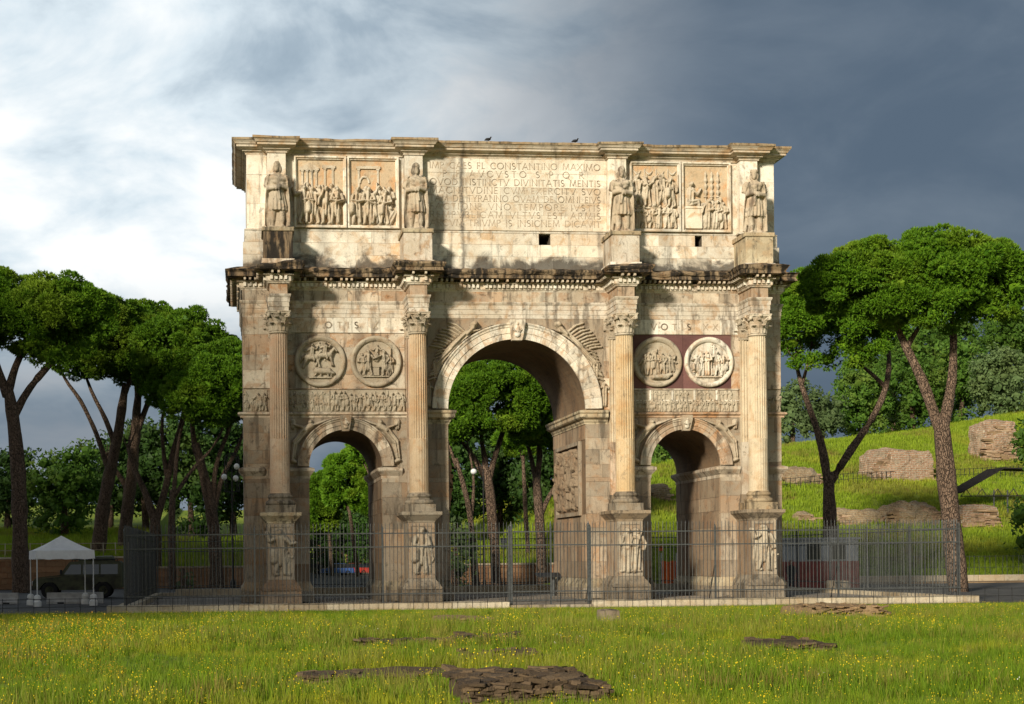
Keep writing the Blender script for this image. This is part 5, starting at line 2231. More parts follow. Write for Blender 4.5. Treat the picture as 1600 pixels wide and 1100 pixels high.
def pine(label, d, trunk, w, limbs, crown, seed, group='umbrella pines left of the arch', dens=1.0, needle=.19, sub_r=.74):
    pts = [at_depth(u, v, d) for u, v in trunk]
    g = gz1(pts[0].x, pts[0].y)
    base = Vector((pts[0].x, pts[0].y, g - .3))
    t = thing('pine_tree', label, 'tree', (base.x, base.y, g), group)
    if pts[0].z > base.z + .3:
        pts = [base] + pts
        rad = [pxr(w[0] * 1.12, d) / 2]
    else:
        pts[0] = base
        rad = []
    k = len(pts) - len(rad)
    rad += [pxr(w[0] + (w[1] - w[0]) * i / max(1, k - 1), d) / 2 for i in range(k)]
    rad[-1] *= .80
    tube_trunk(pts, rad, t, 'trunk', seed, 12)
    rng = random.Random(seed)
    known = [(u, v, d, 0, False) for u, v in trunk]
    for i, lb in enumerate(limbs):
        off = rng.uniform(.05, .4)
        lp = []
        st = min(known, key=lambda q: (q[0] - lb[0][0]) ** 2 + (q[1] - lb[0][1]) ** 2)
        on_limb = st[4] and (st[0] - lb[0][0]) ** 2 + (st[1] - lb[0][1]) ** 2 < 60
        d0 = st[2] if on_limb else d
        for j, (u, v) in enumerate(lb):
            lp.append(at_depth(u, v, d0 + off * j * 1.4))
        r0 = st[3] * .8 if on_limb else pxr(w[1], d) / 2 * rng.uniform(.66, .78)
        if not on_limb:
            lp[0] = lp[0] - Vector((0, 0, .7))
        else:
            lp[0] = at_depth(st[0], st[1], d0)
        rr = [r0 * (1 - .62 * j / (len(lb) - 1)) for j in range(len(lb))]
        for j, (u, v) in enumerate(lb):
            if j:
                known.append((u, v, d0 + off * j * 1.4, rr[j], True))
        tube_trunk(lp, rr, t, 'limb', seed * 31 + i, 8)
        # twigs that fan out into the crown
        tip, pre = lp[-1], lp[-2]
        for q in range(4):
            dr = (tip - pre).normalized() + Vector((rng.uniform(-.9, .9), rng.uniform(-.9, .9), rng.uniform(0, .6)))
            e = tip + dr.normalized() * rng.uniform(1.0, 2.2)
            m = (tip + e) / 2 + Vector((0, 0, -.25))
            tube_trunk([tip, m, e], [rr[-1] * .8, rr[-1] * .5, rr[-1] * .2], t, 'branch', seed * 77 + i * 5 + q, 6)
    lobes = []
    for (u, v, du, dv) in crown:
        c = at_depth(u, v, d + rng.uniform(-1.2, 1.2))
        rx = pxr(du, d) * (1.12 if 'left of the arch' in group else 1.04)
        lobes.append((tuple(c), rx, max(rx * .85, 2.2), pxr(dv, d)))
    pine_crown('crown', lobes, t, seed, dens, needle=needle, sub_r=sub_r)
    return t


pine('thick trunked umbrella pine at the left edge, branching like a goblet', 104,
     [(33, 925), (32, 850), (30, 780), (26, 700), (19, 640), (11, 603)], (27, 19),
     [[(19, 640), (45, 605), (72, 575), (98, 548), (110, 520)], [(11, 603), (-8, 560), (-22, 520)], [(11, 603), (24, 572), (38, 545), (42, 515)]],
     [(15, 496, 85, 60), (-60, 502, 75, 60), (92, 503, 66, 58)], 11)
pine('umbrella pine leaning right beside the tent, long limb reaching left', 121,
     [(153, 868), (160, 800), (172, 740), (183, 690), (190, 640), (196, 600)], (23, 12),
     [[(174, 735), (152, 680), (127, 625), (98, 590), (90, 560)], [(183, 690), (166, 655), (142, 612), (130, 575)], [(196, 600), (212, 570), (222, 545)]],
     [(150, 528, 75, 60), (112, 530, 48, 50), (190, 543, 60, 58)], 12)
pine('straight umbrella pine by the left corner of the iron fence', 126,
     [(194, 880), (199, 800), (206, 740), (212, 670), (216, 615)], (22, 13),
     [[(204, 760), (190, 748), (178, 732), (168, 712)], [(212, 670), (232, 625), (250, 590), (258, 560)], [(216, 615), (212, 580), (205, 550)]],
     [(225, 543, 70, 64), (262, 558, 55, 62)], 13)
pine('low forked umbrella pine, two limbs spreading in a V', 118,
     [(243, 885), (243, 840), (242, 802)], (19, 18),
     [[(242, 805), (228, 768), (209, 735), (200, 700)], [(242, 805), (262, 752), (270, 705), (286, 655), (292, 610)], [(263, 750), (254, 700), (252, 655), (262, 612)]],
     [(290, 566, 65, 68), (327, 585, 55, 62)], 14)
pine('slender umbrella pine with one limb slanting to the right', 112,
     [(268, 900), (268, 830), (270, 765)], (12, 11),
     [[(270, 765), (302, 730), (336, 698), (352, 660)], [(270, 765), (276, 720), (281, 672), (300, 630)]],
     [(312, 622, 46, 34), (345, 612, 45, 44)], 15)
pine('umbrella pine half hidden by the left end of the arch', 116,
     [(339, 895), (331, 800), (319, 742), (306, 692)], (22, 13),
     [[(331, 790), (336, 725), (362, 662), (368, 620)], [(306, 692), (298, 650), (304, 612)], [(331, 800), (347, 742), (374, 700), (385, 660)]],
     [(355, 598, 52, 60), (395, 606, 40, 56), (330, 622, 45, 36)], 16)
RG = 'umbrella pines right of the arch'
pine('umbrella pine at right with a low U shaped fork', 104,
     [(1297, 910), (1296, 820), (1295, 737)], (22, 20),
     [[(1295, 740), (1283, 690), (1266, 642), (1252, 603), (1243, 562)], [(1295, 740), (1330, 702), (1363, 657), (1385, 607), (1390, 562), (1388, 530)],
      [(1385, 607), (1362, 582), (1337, 566), (1325, 540)], [(1252, 603), (1262, 572), (1268, 540)]],
     [(1300, 502, 84, 66), (1248, 505, 40, 68), (1350, 512, 45, 48)], 21, RG)
pine('tall thick trunked umbrella pine before the hillside at far right', 84,
     [(1498, 935), (1491, 860), (1483, 790), (1477, 720), (1471, 655)], (31, 27),
     [[(1471, 660), (1441, 592), (1416, 545), (1396, 500), (1392, 470)], [(1473, 658), (1489, 592), (1491, 530), (1486, 480)], [(1416, 545), (1432, 515), (1452, 488)]],
     [(1465, 430, 105, 58), (1550, 442, 45, 58), (1375, 440, 70, 56), (1312, 446, 48, 44), (1450, 478, 90, 36)], 22, RG, needle=.17, sub_r=.62)
CG = 'umbrella pines seen through the central passage'
pine('broad umbrella pine framed by the central passage, three spread limbs', 113,
     [(776, 915), (771, 830), (766, 772), (760, 735)], (17, 15),
     [[(760, 737), (736, 706), (706, 674), (695, 650)], [(760, 737), (757, 702), (749, 680), (760, 650)], [(763, 737), (776, 702), (789, 667), (795, 640)]],
     [(772, 622, 70, 52), (715, 645, 40, 38), (830, 635, 50, 46)], 31, CG)
pine('slim umbrella pine leaning left inside the central passage', 111,
     [(744, 915), (738, 845), (734, 795), (712, 716)], (12, 8),
     [[(712, 716), (700, 690), (690, 665)], [(736, 800), (742, 750), (730, 690)]],
     [(700, 665, 42, 26)], 32, CG)
pine('umbrella pine at the right side of the central passage view', 119,
     [(848, 915), (843, 820), (838, 742)], (16, 14),
     [[(838, 745), (846, 695), (832, 668), (815, 655)], [(838, 745), (828, 705), (820, 680)], [(845, 790), (860, 770), (880, 740)]],
     [(850, 660, 52, 40), (890, 640, 45, 46)], 33, CG)
pine('pale straight stemmed pine in the middle of the central passage view', 128,
     [(826, 915), (821, 800), (817, 706)], (8, 6),
     [[(817, 706), (810, 690), (806, 675)], [(817, 706), (824, 690), (830, 672)]],
     [(812, 688, 26, 18)], 34, CG)
LG = 'pines seen through the left passage'
pine('far pine with rounded crown in the left passage', 175, [(560, 905), (550, 830), (545, 790)], (7, 5),
     [[(545, 790), (535, 765), (530, 750)], [(545, 790), (558, 770), (566, 750)]], [(545, 750, 38, 40), (580, 765, 28, 40)], 41, LG, .9, .40)
pine('far pine with high flat crown at the right of the left passage', 160, [(588, 905), (584, 800), (580, 740)], (7, 5),
     [[(580, 740), (570, 725), (562, 712)], [(580, 740), (588, 725), (592, 712)]], [(570, 706, 26, 12), (600, 706, 26, 14)], 42, LG, .8, .42)
pine('far pine with drooping crown at the left of the left passage', 185, [(520, 905), (515, 840), (508, 800)], (6, 5),
     [[(508, 800), (500, 785), (495, 775)], [(510, 800), (520, 785), (526, 770)]], [(508, 785, 30, 42), (488, 800, 20, 40)], 43, LG, .9, .40)


def leaf_crown(name, lobes, parent, seed, mat, size=.21, dens=1.0):
    rs = np.random.RandomState(seed)
    out = []
    for c, rx, ry, rz in lobes:
        area = 4 * math.pi * ((rx * ry) ** 1.6 / 3 + (rx * rz) ** 1.6 / 3 + (ry * rz) ** 1.6 / 3) ** (1 / 1.6)
        ns = int(area / 2.1 * dens)
        d = unit(rs.normal(size=(ns, 3)))
        ctr = np.array(c) + d * np.array([rx, ry, rz]) * rs.uniform(.6, 1.05, (ns, 1))
        rad = rs.uniform(.6, 1.45, ns)
        nt = 38
        dirs = unit(rs.normal(size=(ns, nt, 3)) + d[:, None, :] * .6 + np.array([0, 0, .3]))
        pos = ctr[:, None, :] + dirs * rad[:, None, None] * rs.uniform(.6, 1.05, (ns, nt, 1))
        a = unit(rs.normal(size=pos.shape) + dirs * .3)
        b_ = unit(np.cross(a, dirs + rs.normal(size=pos.shape) * .5))
        s = size * rs.uniform(.6, 1.3, (ns, nt, 1))
        q = np.stack([pos - a * s, pos + b_ * s * .5, pos + a * s, pos - b_ * s * .5], 2).reshape(-1, 4, 3)
        out.append(q[:, [0, 1, 2]])
        out.append(q[:, [0, 2, 3]])
        out.append(blobs(ctr, rad * np.array(.46), rs, .9))
    T = np.concatenate(out)
    V = T.reshape(-1, 3)
    return link(name, np_mesh(name, V, np.arange(len(V)).reshape(-1, 3)), M[mat], parent)


def bushy(label, u, v, du, dv, d, mat, seed, group, name='broadleaf_tree', cat='tree'):
    c = at_depth(u, v, d)
    g = gz1(c.x, c.y)
    t = thing(name, label, cat, (c.x, c.y, g), group)
    rx, rz = pxr(du, d), pxr(dv, d)
    rng = random.Random(seed)
    top = max(c.z, g + 1.5)
    tube_trunk([(c.x, c.y, g - .3), (c.x + rng.uniform(-.3, .3), c.y, (g + top) / 2), (c.x, c.y, top)], [.30 + rx * .03, .25, .12], t, 'trunk', seed, 8)
    lobes = []
    k = 4 if rx > 2 else 2
    for j in range(k):
        a = j * 2 * math.pi / k + rng.uniform(0, 1)
        lobes.append(((c.x + math.cos(a) * rx * .42, c.y + math.sin(a) * rx * .42, c.z + rng.uniform(-.25, .3) * rz), rx * rng.uniform(.5, .68), rx * rng.uniform(.5, .68), rz * rng.uniform(.55, .75)))
    # skirt of foliage down to the ground
    if c.z - rz > g + .5:
        lobes.append(((c.x, c.y, (g + c.z) / 2), rx * .75, rx * .75, max(1.0, (c.z - g) / 2)))
    leaf_crown('crown', lobes, t, seed, mat)


LB = 'bushy trees behind the left pines'
for i, (u, v, du, dv, d, lb) in enumerate((
        (100, 745, 58, 60, 140, 'bright topped round broadleaf tree above the white tent'),
        (12, 770, 48, 70, 150, 'dark broadleaf tree at the left edge behind the thick pine'),
        (170, 750, 50, 82, 152, 'dark broadleaf tree behind the leaning pine'),
        (228, 725, 58, 95, 150, 'dark broadleaf tree behind the V forked pine'),
        (300, 728, 58, 98, 148, 'dark broadleaf tree right of the V forked pine'),
        (365, 740, 52, 98, 152, 'dark broadleaf tree behind the lamp by the left end of the arch'))):
    bushy(lb, u, v, du, dv, d, 'leaf' if i == 0 else 'leaf_dark', 300 + i, LB)
CB = 'dark trees closing the view through the passages'
for i, (u, v, du, dv, d, lb) in enumerate((
        (712, 752, 50, 110, 142, 'dark tree at the left of the central passage view'),
        (780, 748, 48, 118, 150, 'dark tree in the middle of the central passage view'),
        (850, 750, 52, 118, 145, 'dark tree at the right of the central passage view'),
        (910, 745, 42, 110, 150, 'dark tree hidden mostly by the right pier of the central passage'),
        (655, 790, 40, 70, 150, 'dark tree hidden mostly by the left pier of the central passage'),
        (492, 825, 26, 50, 212, 'low dark tree at the left of the left passage view'),
        (575, 815, 32, 62, 208, 'low dark tree at the right of the left passage view'),
        (535, 835, 42, 52, 228, 'dark tree mass at the far end of the road in the left passage'),
        (1040, 705, 42, 52, 168, 'green tree on the slope seen through the right passage'),
        (1010, 745, 28, 30, 150, 'small bush on the slope at the left of the right passage'))):
    bushy(lb, u, v, du, dv, d, 'leaf' if 'slope' in lb else 'leaf_dark', 340 + i, CB)
RB = 'bushy trees on the right hillside'
for i, (u, v, du, dv, d, mt, lb) in enumerate((
        (1236, 640, 30, 46, 172, 'leaf_grey', 'greyish olive tree on the ridge next to the arch'),
        (1285, 648, 34, 44, 170, 'leaf_grey', 'greyish olive tree on the ridge behind the U forked pine'),
        (1345, 622, 48, 56, 176, 'leaf', 'round green tree on the ridge between the two right pines'),
        (1425, 600, 48, 58, 180, 'leaf', 'green tree on the ridge behind the far right pine trunk'),
        (1395, 560, 55, 50, 195, 'leaf', 'dark green tree high behind the ridge between the pines'),
        (1500, 575, 52, 62, 186, 'leaf', 'dark green tree on the ridge right of the far right pine trunk'),
        (1563, 585, 50, 52, 178, 'leaf_grey', 'pale green rounded tree on the ridge at the right edge'),
        (1475, 530, 55, 46, 200, 'leaf', 'dark tree rising behind the ridge under the right pine crown'),
        (1585, 520, 55, 52, 205, 'leaf', 'dark tall tree behind the pale tree at the right edge'),
        (1604, 690, 20, 42, 118, 'leaf', 'dark leafy tree cut by the right edge above the shelter'))):
    bushy(lb, u, v, du, dv, d, mt, 380 + i, RB)
for i, (u, v, du, dv, d, lb) in enumerate(((715, 838, 26, 20, 109, 'pale variegated shrub beside the slim pine in the central passage'),
                                           (285, 893, 12, 8, 112, 'small flowering shrub on the low wall behind the left fence'))):
    bushy(lb, u, v, du, dv, d, 'leaf_grey', 420 + i, 'shrubs behind the arch', 'shrub', 'shrub')


# ================================================================== ruins on the hillside
def lump(x0, x1, y0, y1, z0, z1, seed, amp=.25, round_=.5, res=14):
    """broken masonry: a rounded box pushed about by noise"""
    nx = res
    vs, fs = [], []
    pts = {}

    def add(i, j, k, n):
        key = (i, j, k)
        if key not in pts:
            x, y, z = 2 * i / n - 1, 2 * j / n - 1, 2 * k / n - 1
            v = Vector((x, y, z))
            sph = v.normalized() * 1.15
            q = v.lerp(sph, round_ * max(0, z * .5 + .5))
            p = Vector((x0 + (q.x + 1) / 2 * (x1 - x0), y0 + (q.y + 1) / 2 * (y1 - y0), z0 + (q.z + 1) / 2 * (z1 - z0)))
            o = mnoise.noise_vector(p * .55 + Vector((seed * 3.1, 0, 0))) * amp * 1.5 + mnoise.noise_vector(p * 1.9 + Vector((0, seed, 0))) * amp * .6 + mnoise.noise_vector(p * 5.0 + Vector((0, seed, 3))) * amp * .3
            if k == 0:
                o.z = -.3
            pts[key] = len(vs)
            vs.append(p + o)
        return pts[key]
    n = nx
    for a in range(n):
        for c in range(n):
            for f in ((0, 0), (0, n), (1, 0), (1, n), (2, n)):
                ax, s = f
                quad = []
                for da, dc in ((0, 0), (1, 0), (1, 1), (0, 1)):
                    idx = [0, 0, 0]
                    idx[ax] = s
                    o = [q for q in range(3) if q != ax]
                    idx[o[0]] = a + da
                    idx[o[1]] = c + dc
                    quad.append(add(*idx, n))
                if (ax == 0 and s == n) or (ax == 1 and s == 0) or (ax == 2 and s == n):
                    fs.append(tuple(quad))
                else:
                    fs.append(tuple(quad[::-1]))
    b = MB()
    b.add(vs, fs)
    return b


def hill_ruin(u0, u1, vt, vb, mat, label, seed, name='brick_ruin', thick=2.5, amp=.17, rnd=.38, course=True):
    p = on_ground((u0 + u1) / 2, vb, 70)
    d = (p - CP).dot(Vector((math.sin(CAM['yaw']), math.cos(CAM['yaw']), 0)))
    hw = pxr(u1 - u0, d) / 2
    h = pxr(vb - vt, d) * .82
    hw *= .93
    t = thing(name, label, 'ruin', tuple(p), 'brick ruins on the right hillside')
    if mat is M['courses_b']:
        rnd, amp = .85, .3
    lump(p.x - hw, p.x + hw, p.y, p.y + thick + 1.0, p.z - .8, p.z + h, seed, amp, rnd, 22).build('masonry', mat, t)
    if course:
        rng = random.Random(seed)
        n = int(min(150, hw * h * 20))
        for k in range(n):
            x = p.x + rng.uniform(-.92, .92) * hw
            fx = 1 - abs((x - p.x) / hw) ** 3
            z = p.z + rng.uniform(.05, .85) * h * (0.35 + .65 * fx)
            w, hh = rng.uniform(.18, .55), rng.uniform(.04, .09)
            q = MB()
            yy = p.y + .10 + .55 * (z - p.z) / max(h, .1) * (rnd)
            q.block(x - w, x + w, yy - .22, yy + .4, z - hh, z + hh, .03)
            o = q.build('brick', M['brick'] if rng.random() < .6 else M['brickbrown'], t)


hill_ruin(1358, 1465, 690, 752, M['courses'], 'large rounded brick ruin with a flat broken face on the slope', 1, amp=.2)
hill_ruin(1535, 1597, 640, 722, M['courses'], 'tall reddish brick ruin high on the slope at the right edge', 2, amp=.24)
hill_ruin(1222, 1292, 728, 757, M['courses_b'], 'low broken wall on the slope beside the arch', 3, amp=.2)
hill_ruin(1250, 1284, 798, 818, M['courses_b'], 'smallest brown masonry heap left of the U forked pine', 4)
hill_ruin(1308, 1384, 790, 820, M['courses_b'], 'long brown masonry heap between the right pine trunks', 5)
hill_ruin(1386, 1480, 776, 822, M['courses_b'], 'big domed brown masonry heap left of the far right pine trunk', 6)
hill_ruin(1500, 1566, 782, 824, M['courses'], 'squared brick ruin under the dark shelter roof', 7, rnd=.25)
hill_ruin(1018, 1055, 752, 784, M['courses_b'], 'brown masonry heap on the slope seen through the right passage', 8)


def shelter():
    p = on_ground(1560, 806, 70)
    t = thing('shelter_roof', 'dark pitched metal shelter roof on posts over the brick ruin', 'shelter', tuple(p))
    d = (p - CP).dot(Vector((math.sin(CAM['yaw']), math.cos(CAM['yaw']), 0)))
    a = at_depth(1496, 771, d)
    c = at_depth(1562, 733, d)
    e = at_depth(1650, 735, d)
    dep = 2.2
    for q, r_, nm in ((a, c, 'roof_slope'), (c, e, 'roof_slope')):
        b = MB()
        th = .12
        vs = []
        for yy in (-.75, dep):
            vs += [(q.x, q.y + yy, q.z), (r_.x, r_.y + yy, r_.z), (r_.x, r_.y + yy, r_.z + th), (q.x, q.y + yy, q.z + th)]
        b.add(vs, [(0, 1, 2, 3), (7, 6, 5, 4), (0, 4, 5, 1), (1, 5, 6, 2), (2, 6, 7, 3), (3, 7, 4, 0)])
        b.build(nm, M['roofdark'], t)
    b = MB()
    for k in range(7):
        s = k / 6
        x = a.x + (e.x - a.x) * s
        b.tube([(x, a.y - .6, a.z - .25), (x + .5, a.y - .6, a.z + .35)], .035, 5)
        b.tube([(x + .5, a.y - .6, a.z + .35), (x + .9, a.y - .6, a.z - .25)], .035, 5)
    b.tube([(a.x, a.y - .6, a.z - .25), (e.x, a.y - .6, a.z - .25)], .045, 5)
    o = b.build('truss', M['iron_dark'], t)
    for x, yy in ((c.x - .6, -.5), (c.x + .6, -.5), (a.x + .6, dep - .6), (e.x - .6, dep - .6), (e.x - .6, -.5)):
        b = MB()
        b.tube([(x, a.y + yy, gz1(x, a.y + yy) - .3), (x, a.y + yy, a.z + .25)], .07, 6)
        b.build('post', M['iron'], t)


shelter()


def slope_fence(pa, pb, n, h, label, mat, group, rails=(.45, .95), r=.03):
    t = thing('post_fence', label, 'fence', tuple(pa), group)
    P = [pa.lerp(pb, k / n) for k in range(n + 1)]
    P = [Vector((p.x, p.y, gz1(p.x, p.y))) for p in P]
    me = MB().tube([(0, 0, -.3), (0, 0, h)], r, 5).mesh('post')
    me.materials.append(mat)
    for p in P:
        o = bpy.data.objects.new('post', me)
        COL.objects.link(o)
        o.parent = t
        o.matrix_parent_inverse = parent_inv(t)
        o.location = p
        o.rotation_euler = (random.uniform(-.05, .05), random.uniform(-.05, .05), 0)
    for z in rails:
        b = MB()
        b.tube([p + Vector((0, 0, h * z)) for p in P], r * .7, 4)
        b.build('rail', mat, t)


SF = 'thin fences on the slopes'
slope_fence(on_ground(1205, 768, 70), on_ground(1640, 742, 70), 60, 1.0, 'dark iron railing crossing the slope below the large brick ruin', M['iron_dark'], SF, r=.028)
slope_fence(on_ground(1390, 662, 70), on_ground(1640, 640, 70), 26, 1.5, 'thin pale posts along the ridge of the hillside', M['kerb'], SF, (.9,), .045)
slope_fence(Vector((24, 35.2, 0)), Vector((70, 35.2, 0)), 110, 1.9, 'tall wire mesh fence at the foot of the slope, right edge', M['iron'], SF, (.1, .55, .97), .018)
slope_fence(Vector((-62, 47.5, 0)), Vector((-21.5, 47.5, 0)), 44, 1.1, 'wooden crossed rail fence above the wall behind the tent', M['kerb'], SF, (.5, .95), .04)


def low_plinth():
    t = thing('low_wall', 'low pale kerb wall under the wire mesh fence at the right edge', 'wall', (45, 34.9, 0))
    rng = random.Random(2)
    x = 22.0
    while x < 72:
        q = MB()
        q.block(x + .01, x + 1.99, 34.75, 35.15, -.3, .38 + rng.uniform(-.01, .01), .03)
        q.build('stone_block', M['kerb'], t)
        x += 2.0


low_plinth()
b = MB()
b.box(17.5, 74, 30.8, 34.74, -.2, -.05)
tag(b.build('footpath', M['brickbrown']), kind='structure')

# ================================================================== tent, truck, barriers
M['canvas'] = simple_mat('white_canvas', (.78, .78, .78), .7, .03, 3, 0, .1)
M['camo'] = simple_mat('camouflage_paint', (.055, .060, .030), .6, .2, 1.6, 0, .05, col2=(.020, .020, .014))
M['tyre'] = simple_mat('rubber', (.014, .014, .014), .85, .1, 10)
M['glass'] = simple_mat('dark_glass', (.02, .024, .028), .08, .05, 3, 0, 0, .6)
M['concrete'] = simple_mat('pale_concrete', (.42, .41, .39), .85, .1, 3, 0, .3)
M['plastic_w'] = simple_mat('white_plastic', (.72, .72, .70), .5, .04, 4, 0, 0)
M['orange'] = simple_mat('orange_plastic', (.92, .17, .02), .5, .08, 5, 0, .1)
M['red'] = simple_mat('dull_red_paint', (.42, .075, .05), .55, .12, 3, 0, .1)
M['greypaint'] = simple_mat('light_grey_paint', (.62, .63, .64), .55, .06, 3, 0, .1)
M['blue'] = simple_mat('blue_paint', (.05, .12, .36), .35, .05, 3, 0, 0, .5)
M['carred'] = simple_mat('red_car_paint', (.35, .03, .02), .35, .05, 3, 0, 0, .5)
M['black_cloth'] = simple_mat('black_cloth', (.018, .018, .020), .9, .1, 9)
M['denim'] = simple_mat('dark_trousers', (.03, .035, .05), .9, .1, 9)
M['skin'] = simple_mat('skin', (.42, .25, .17), .6, .03, 5, 0, 0)
M['hair'] = simple_mat('dark_hair', (.02, .014, .01), .7, .1, 9)
mg, nd, lk, bs = new_mat('opal_globe')
bs.inputs['Base Color'].default_value = (.78, .80, .80, 1)
bs.inputs['Roughness'].default_value = .25
M['globe'] = mg


def tent():
    o = on_z(93, 947, -.112)
    t = thing('gazebo_tent', 'small white peaked gazebo tent on four thin legs', 'tent', tuple(o))
    w, he, hv, hp = 1.36, 2.22, 2.62, 3.35
    a = R(14)

    def T(x, y, z):
        return (o.x + x * math.cos(a) - y * math.sin(a), o.y + 1.0 + x * math.sin(a) + y * math.cos(a), o.z + z)
    b = MB()
    n = 9
    # hipped roof, panels sagging between the ridges
    for s in range(4):
        c0 = [(-w, -w), (w, -w), (w, w), (-w, w)][s]
        c1 = [(-w, -w), (w, -w), (w, w), (-w, w)][(s + 1) % 4]
        grid = []
        for i in range(n + 1):
            q = i / n
            row = []
            for j in range(n + 1):
                r = j / n
                ex, ey = c0[0] + (c1[0] - c0[0]) * r, c0[1] + (c1[1] - c0[1]) * r
                z = hv + (hp - hv) * (q ** 1.18) - .09 * math.sin(math.pi * r) * math.sin(math.pi * q)
                row.append(T(ex * (1 - q), ey * (1 - q), z))
            grid.append(row)
        vs = [p for row in grid for p in row]
        m = n + 1
        b.add(vs, [(i * m + j, i * m + j + 1, (i + 1) * m + j + 1, (i + 1) * m + j) for i in range(n) for j in range(n)])
    b.build('roof', M['canvas'], t, True)
    b = MB()
    for s in range(4):
        c0 = [(-w, -w), (w, -w), (w, w), (-w, w)][s]
        c1 = [(-w, -w), (w, -w), (w, w), (-w, w)][(s + 1) % 4]
        k = 16
        vs = []
        for j in range(k + 1):
            r = j / k
            rp = .018 * math.sin(j * 2.1 + s)
            x, y = c0[0] + (c1[0] - c0[0]) * r, c0[1] + (c1[1] - c0[1]) * r
            nx, ny = (c0[0] + c1[0]) / 2 / w, (c0[1] + c1[1]) / 2 / w
            vs.append(T(x, y, hv + .012))
            vs.append(T(x * 1.012 + nx * rp, y * 1.012 + ny * rp, he + .02 * math.sin(j * 1.3)))
        b.add(vs, [(2 * j, 2 * j + 1, 2 * j + 3, 2 * j + 2) for j in range(k)])
    b.build('valance', M['canvas'], t)
    for sx in (-1, 1):
        for sy in (-1, 1):
            x, y = sx * (w - .05), sy * (w - .05)
            b = MB()
            b.tube([T(x, y, 0), T(x, y, hv)], .028, 6)
            b.build('leg', M['plastic_w'], t)
            q = T(x, y, 0)
            b = MB()
            b.lathe([(.19, q[2]), (.20, q[2] + .04), (.20, q[2] + .22), (.15, q[2] + .27), (.12, q[2] + .30), (.15, q[2] + .33), (.17, q[2] + .38), (.15, q[2] + .50), (.06, q[2] + .56)], q[0], q[1], 14)
            b.build('leg_weight', M['plastic_w'], t)
    b = MB()
    for p, q in (((-w, -w), (w, -w)), ((w, -w), (w, w)), ((w, w), (-w, w)), ((-w, w), (-w, -w))):
        b.tube([T(p[0] * .96, p[1] * .96, he + .05), T(q[0] * .96, q[1] * .96, he + .05)], .02, 5)
    b.build('truss', M['plastic_w'], t)


tent()


def wheel(parent, x, y, z, r, w):
    p = part('wheel', parent)
    b = MB()
    prof = [(r * .55, -w / 2), (r * .9, -w / 2), (r, -w / 2 + .05), (r, w / 2 - .05), (r * .9, w / 2), (r * .55, w / 2)]
    n = 24
    vs = [(x + q * math.cos(2 * math.pi * k / n), y + s, z + q * math.sin(2 * math.pi * k / n)) for q, s in prof for k in range(n)]
    fs = [(i * n + k, i * n + (k + 1) % n, (i + 1) * n + (k + 1) % n, (i + 1) * n + k) for i in range(len(prof) - 1) for k in range(n)]
    b.add(vs, fs)
    b.build('tyre', M['tyre'], p)
    b = MB()
    prof = [(.02, -w / 2 + .02), (r * .2, -w / 2 + .0), (r * .3, -w / 2 + .08), (r * .56, -w / 2 + .06), (r * .56, w / 2 - .06), (.02, w / 2 - .06)]
    vs = [(x + q * math.cos(2 * math.pi * k / n), y + s, z + q * math.sin(2 * math.pi * k / n)) for q, s in prof for k in range(n)]
    b.add(vs, [(i * n + k, i * n + (k + 1) % n, (i + 1) * n + (k + 1) % n, (i + 1) * n + k) for i in range(len(prof) - 1) for k in range(n)])
    b.build('rim', M['camo'], p)


def side_prism(b, outline, y0, y1, taper=0.0, ztop=None):
    """outline in (x, z); tapers inward with height above ztop"""
    n = len(outline)
    vs = []
    for y, s in ((y0, 1), (y1, -1)):
        for x, z in outline:
            t = max(0, z - ztop) * taper if ztop is not None else 0
            vs.append((x, y + s * t, z))
    fs = [tuple(range(n)), tuple(range(2 * n - 1, n - 1, -1))] + [((i + 1) % n, i, n + i, n + (i + 1) % n) for i in range(n)]
    b.add(vs, fs)


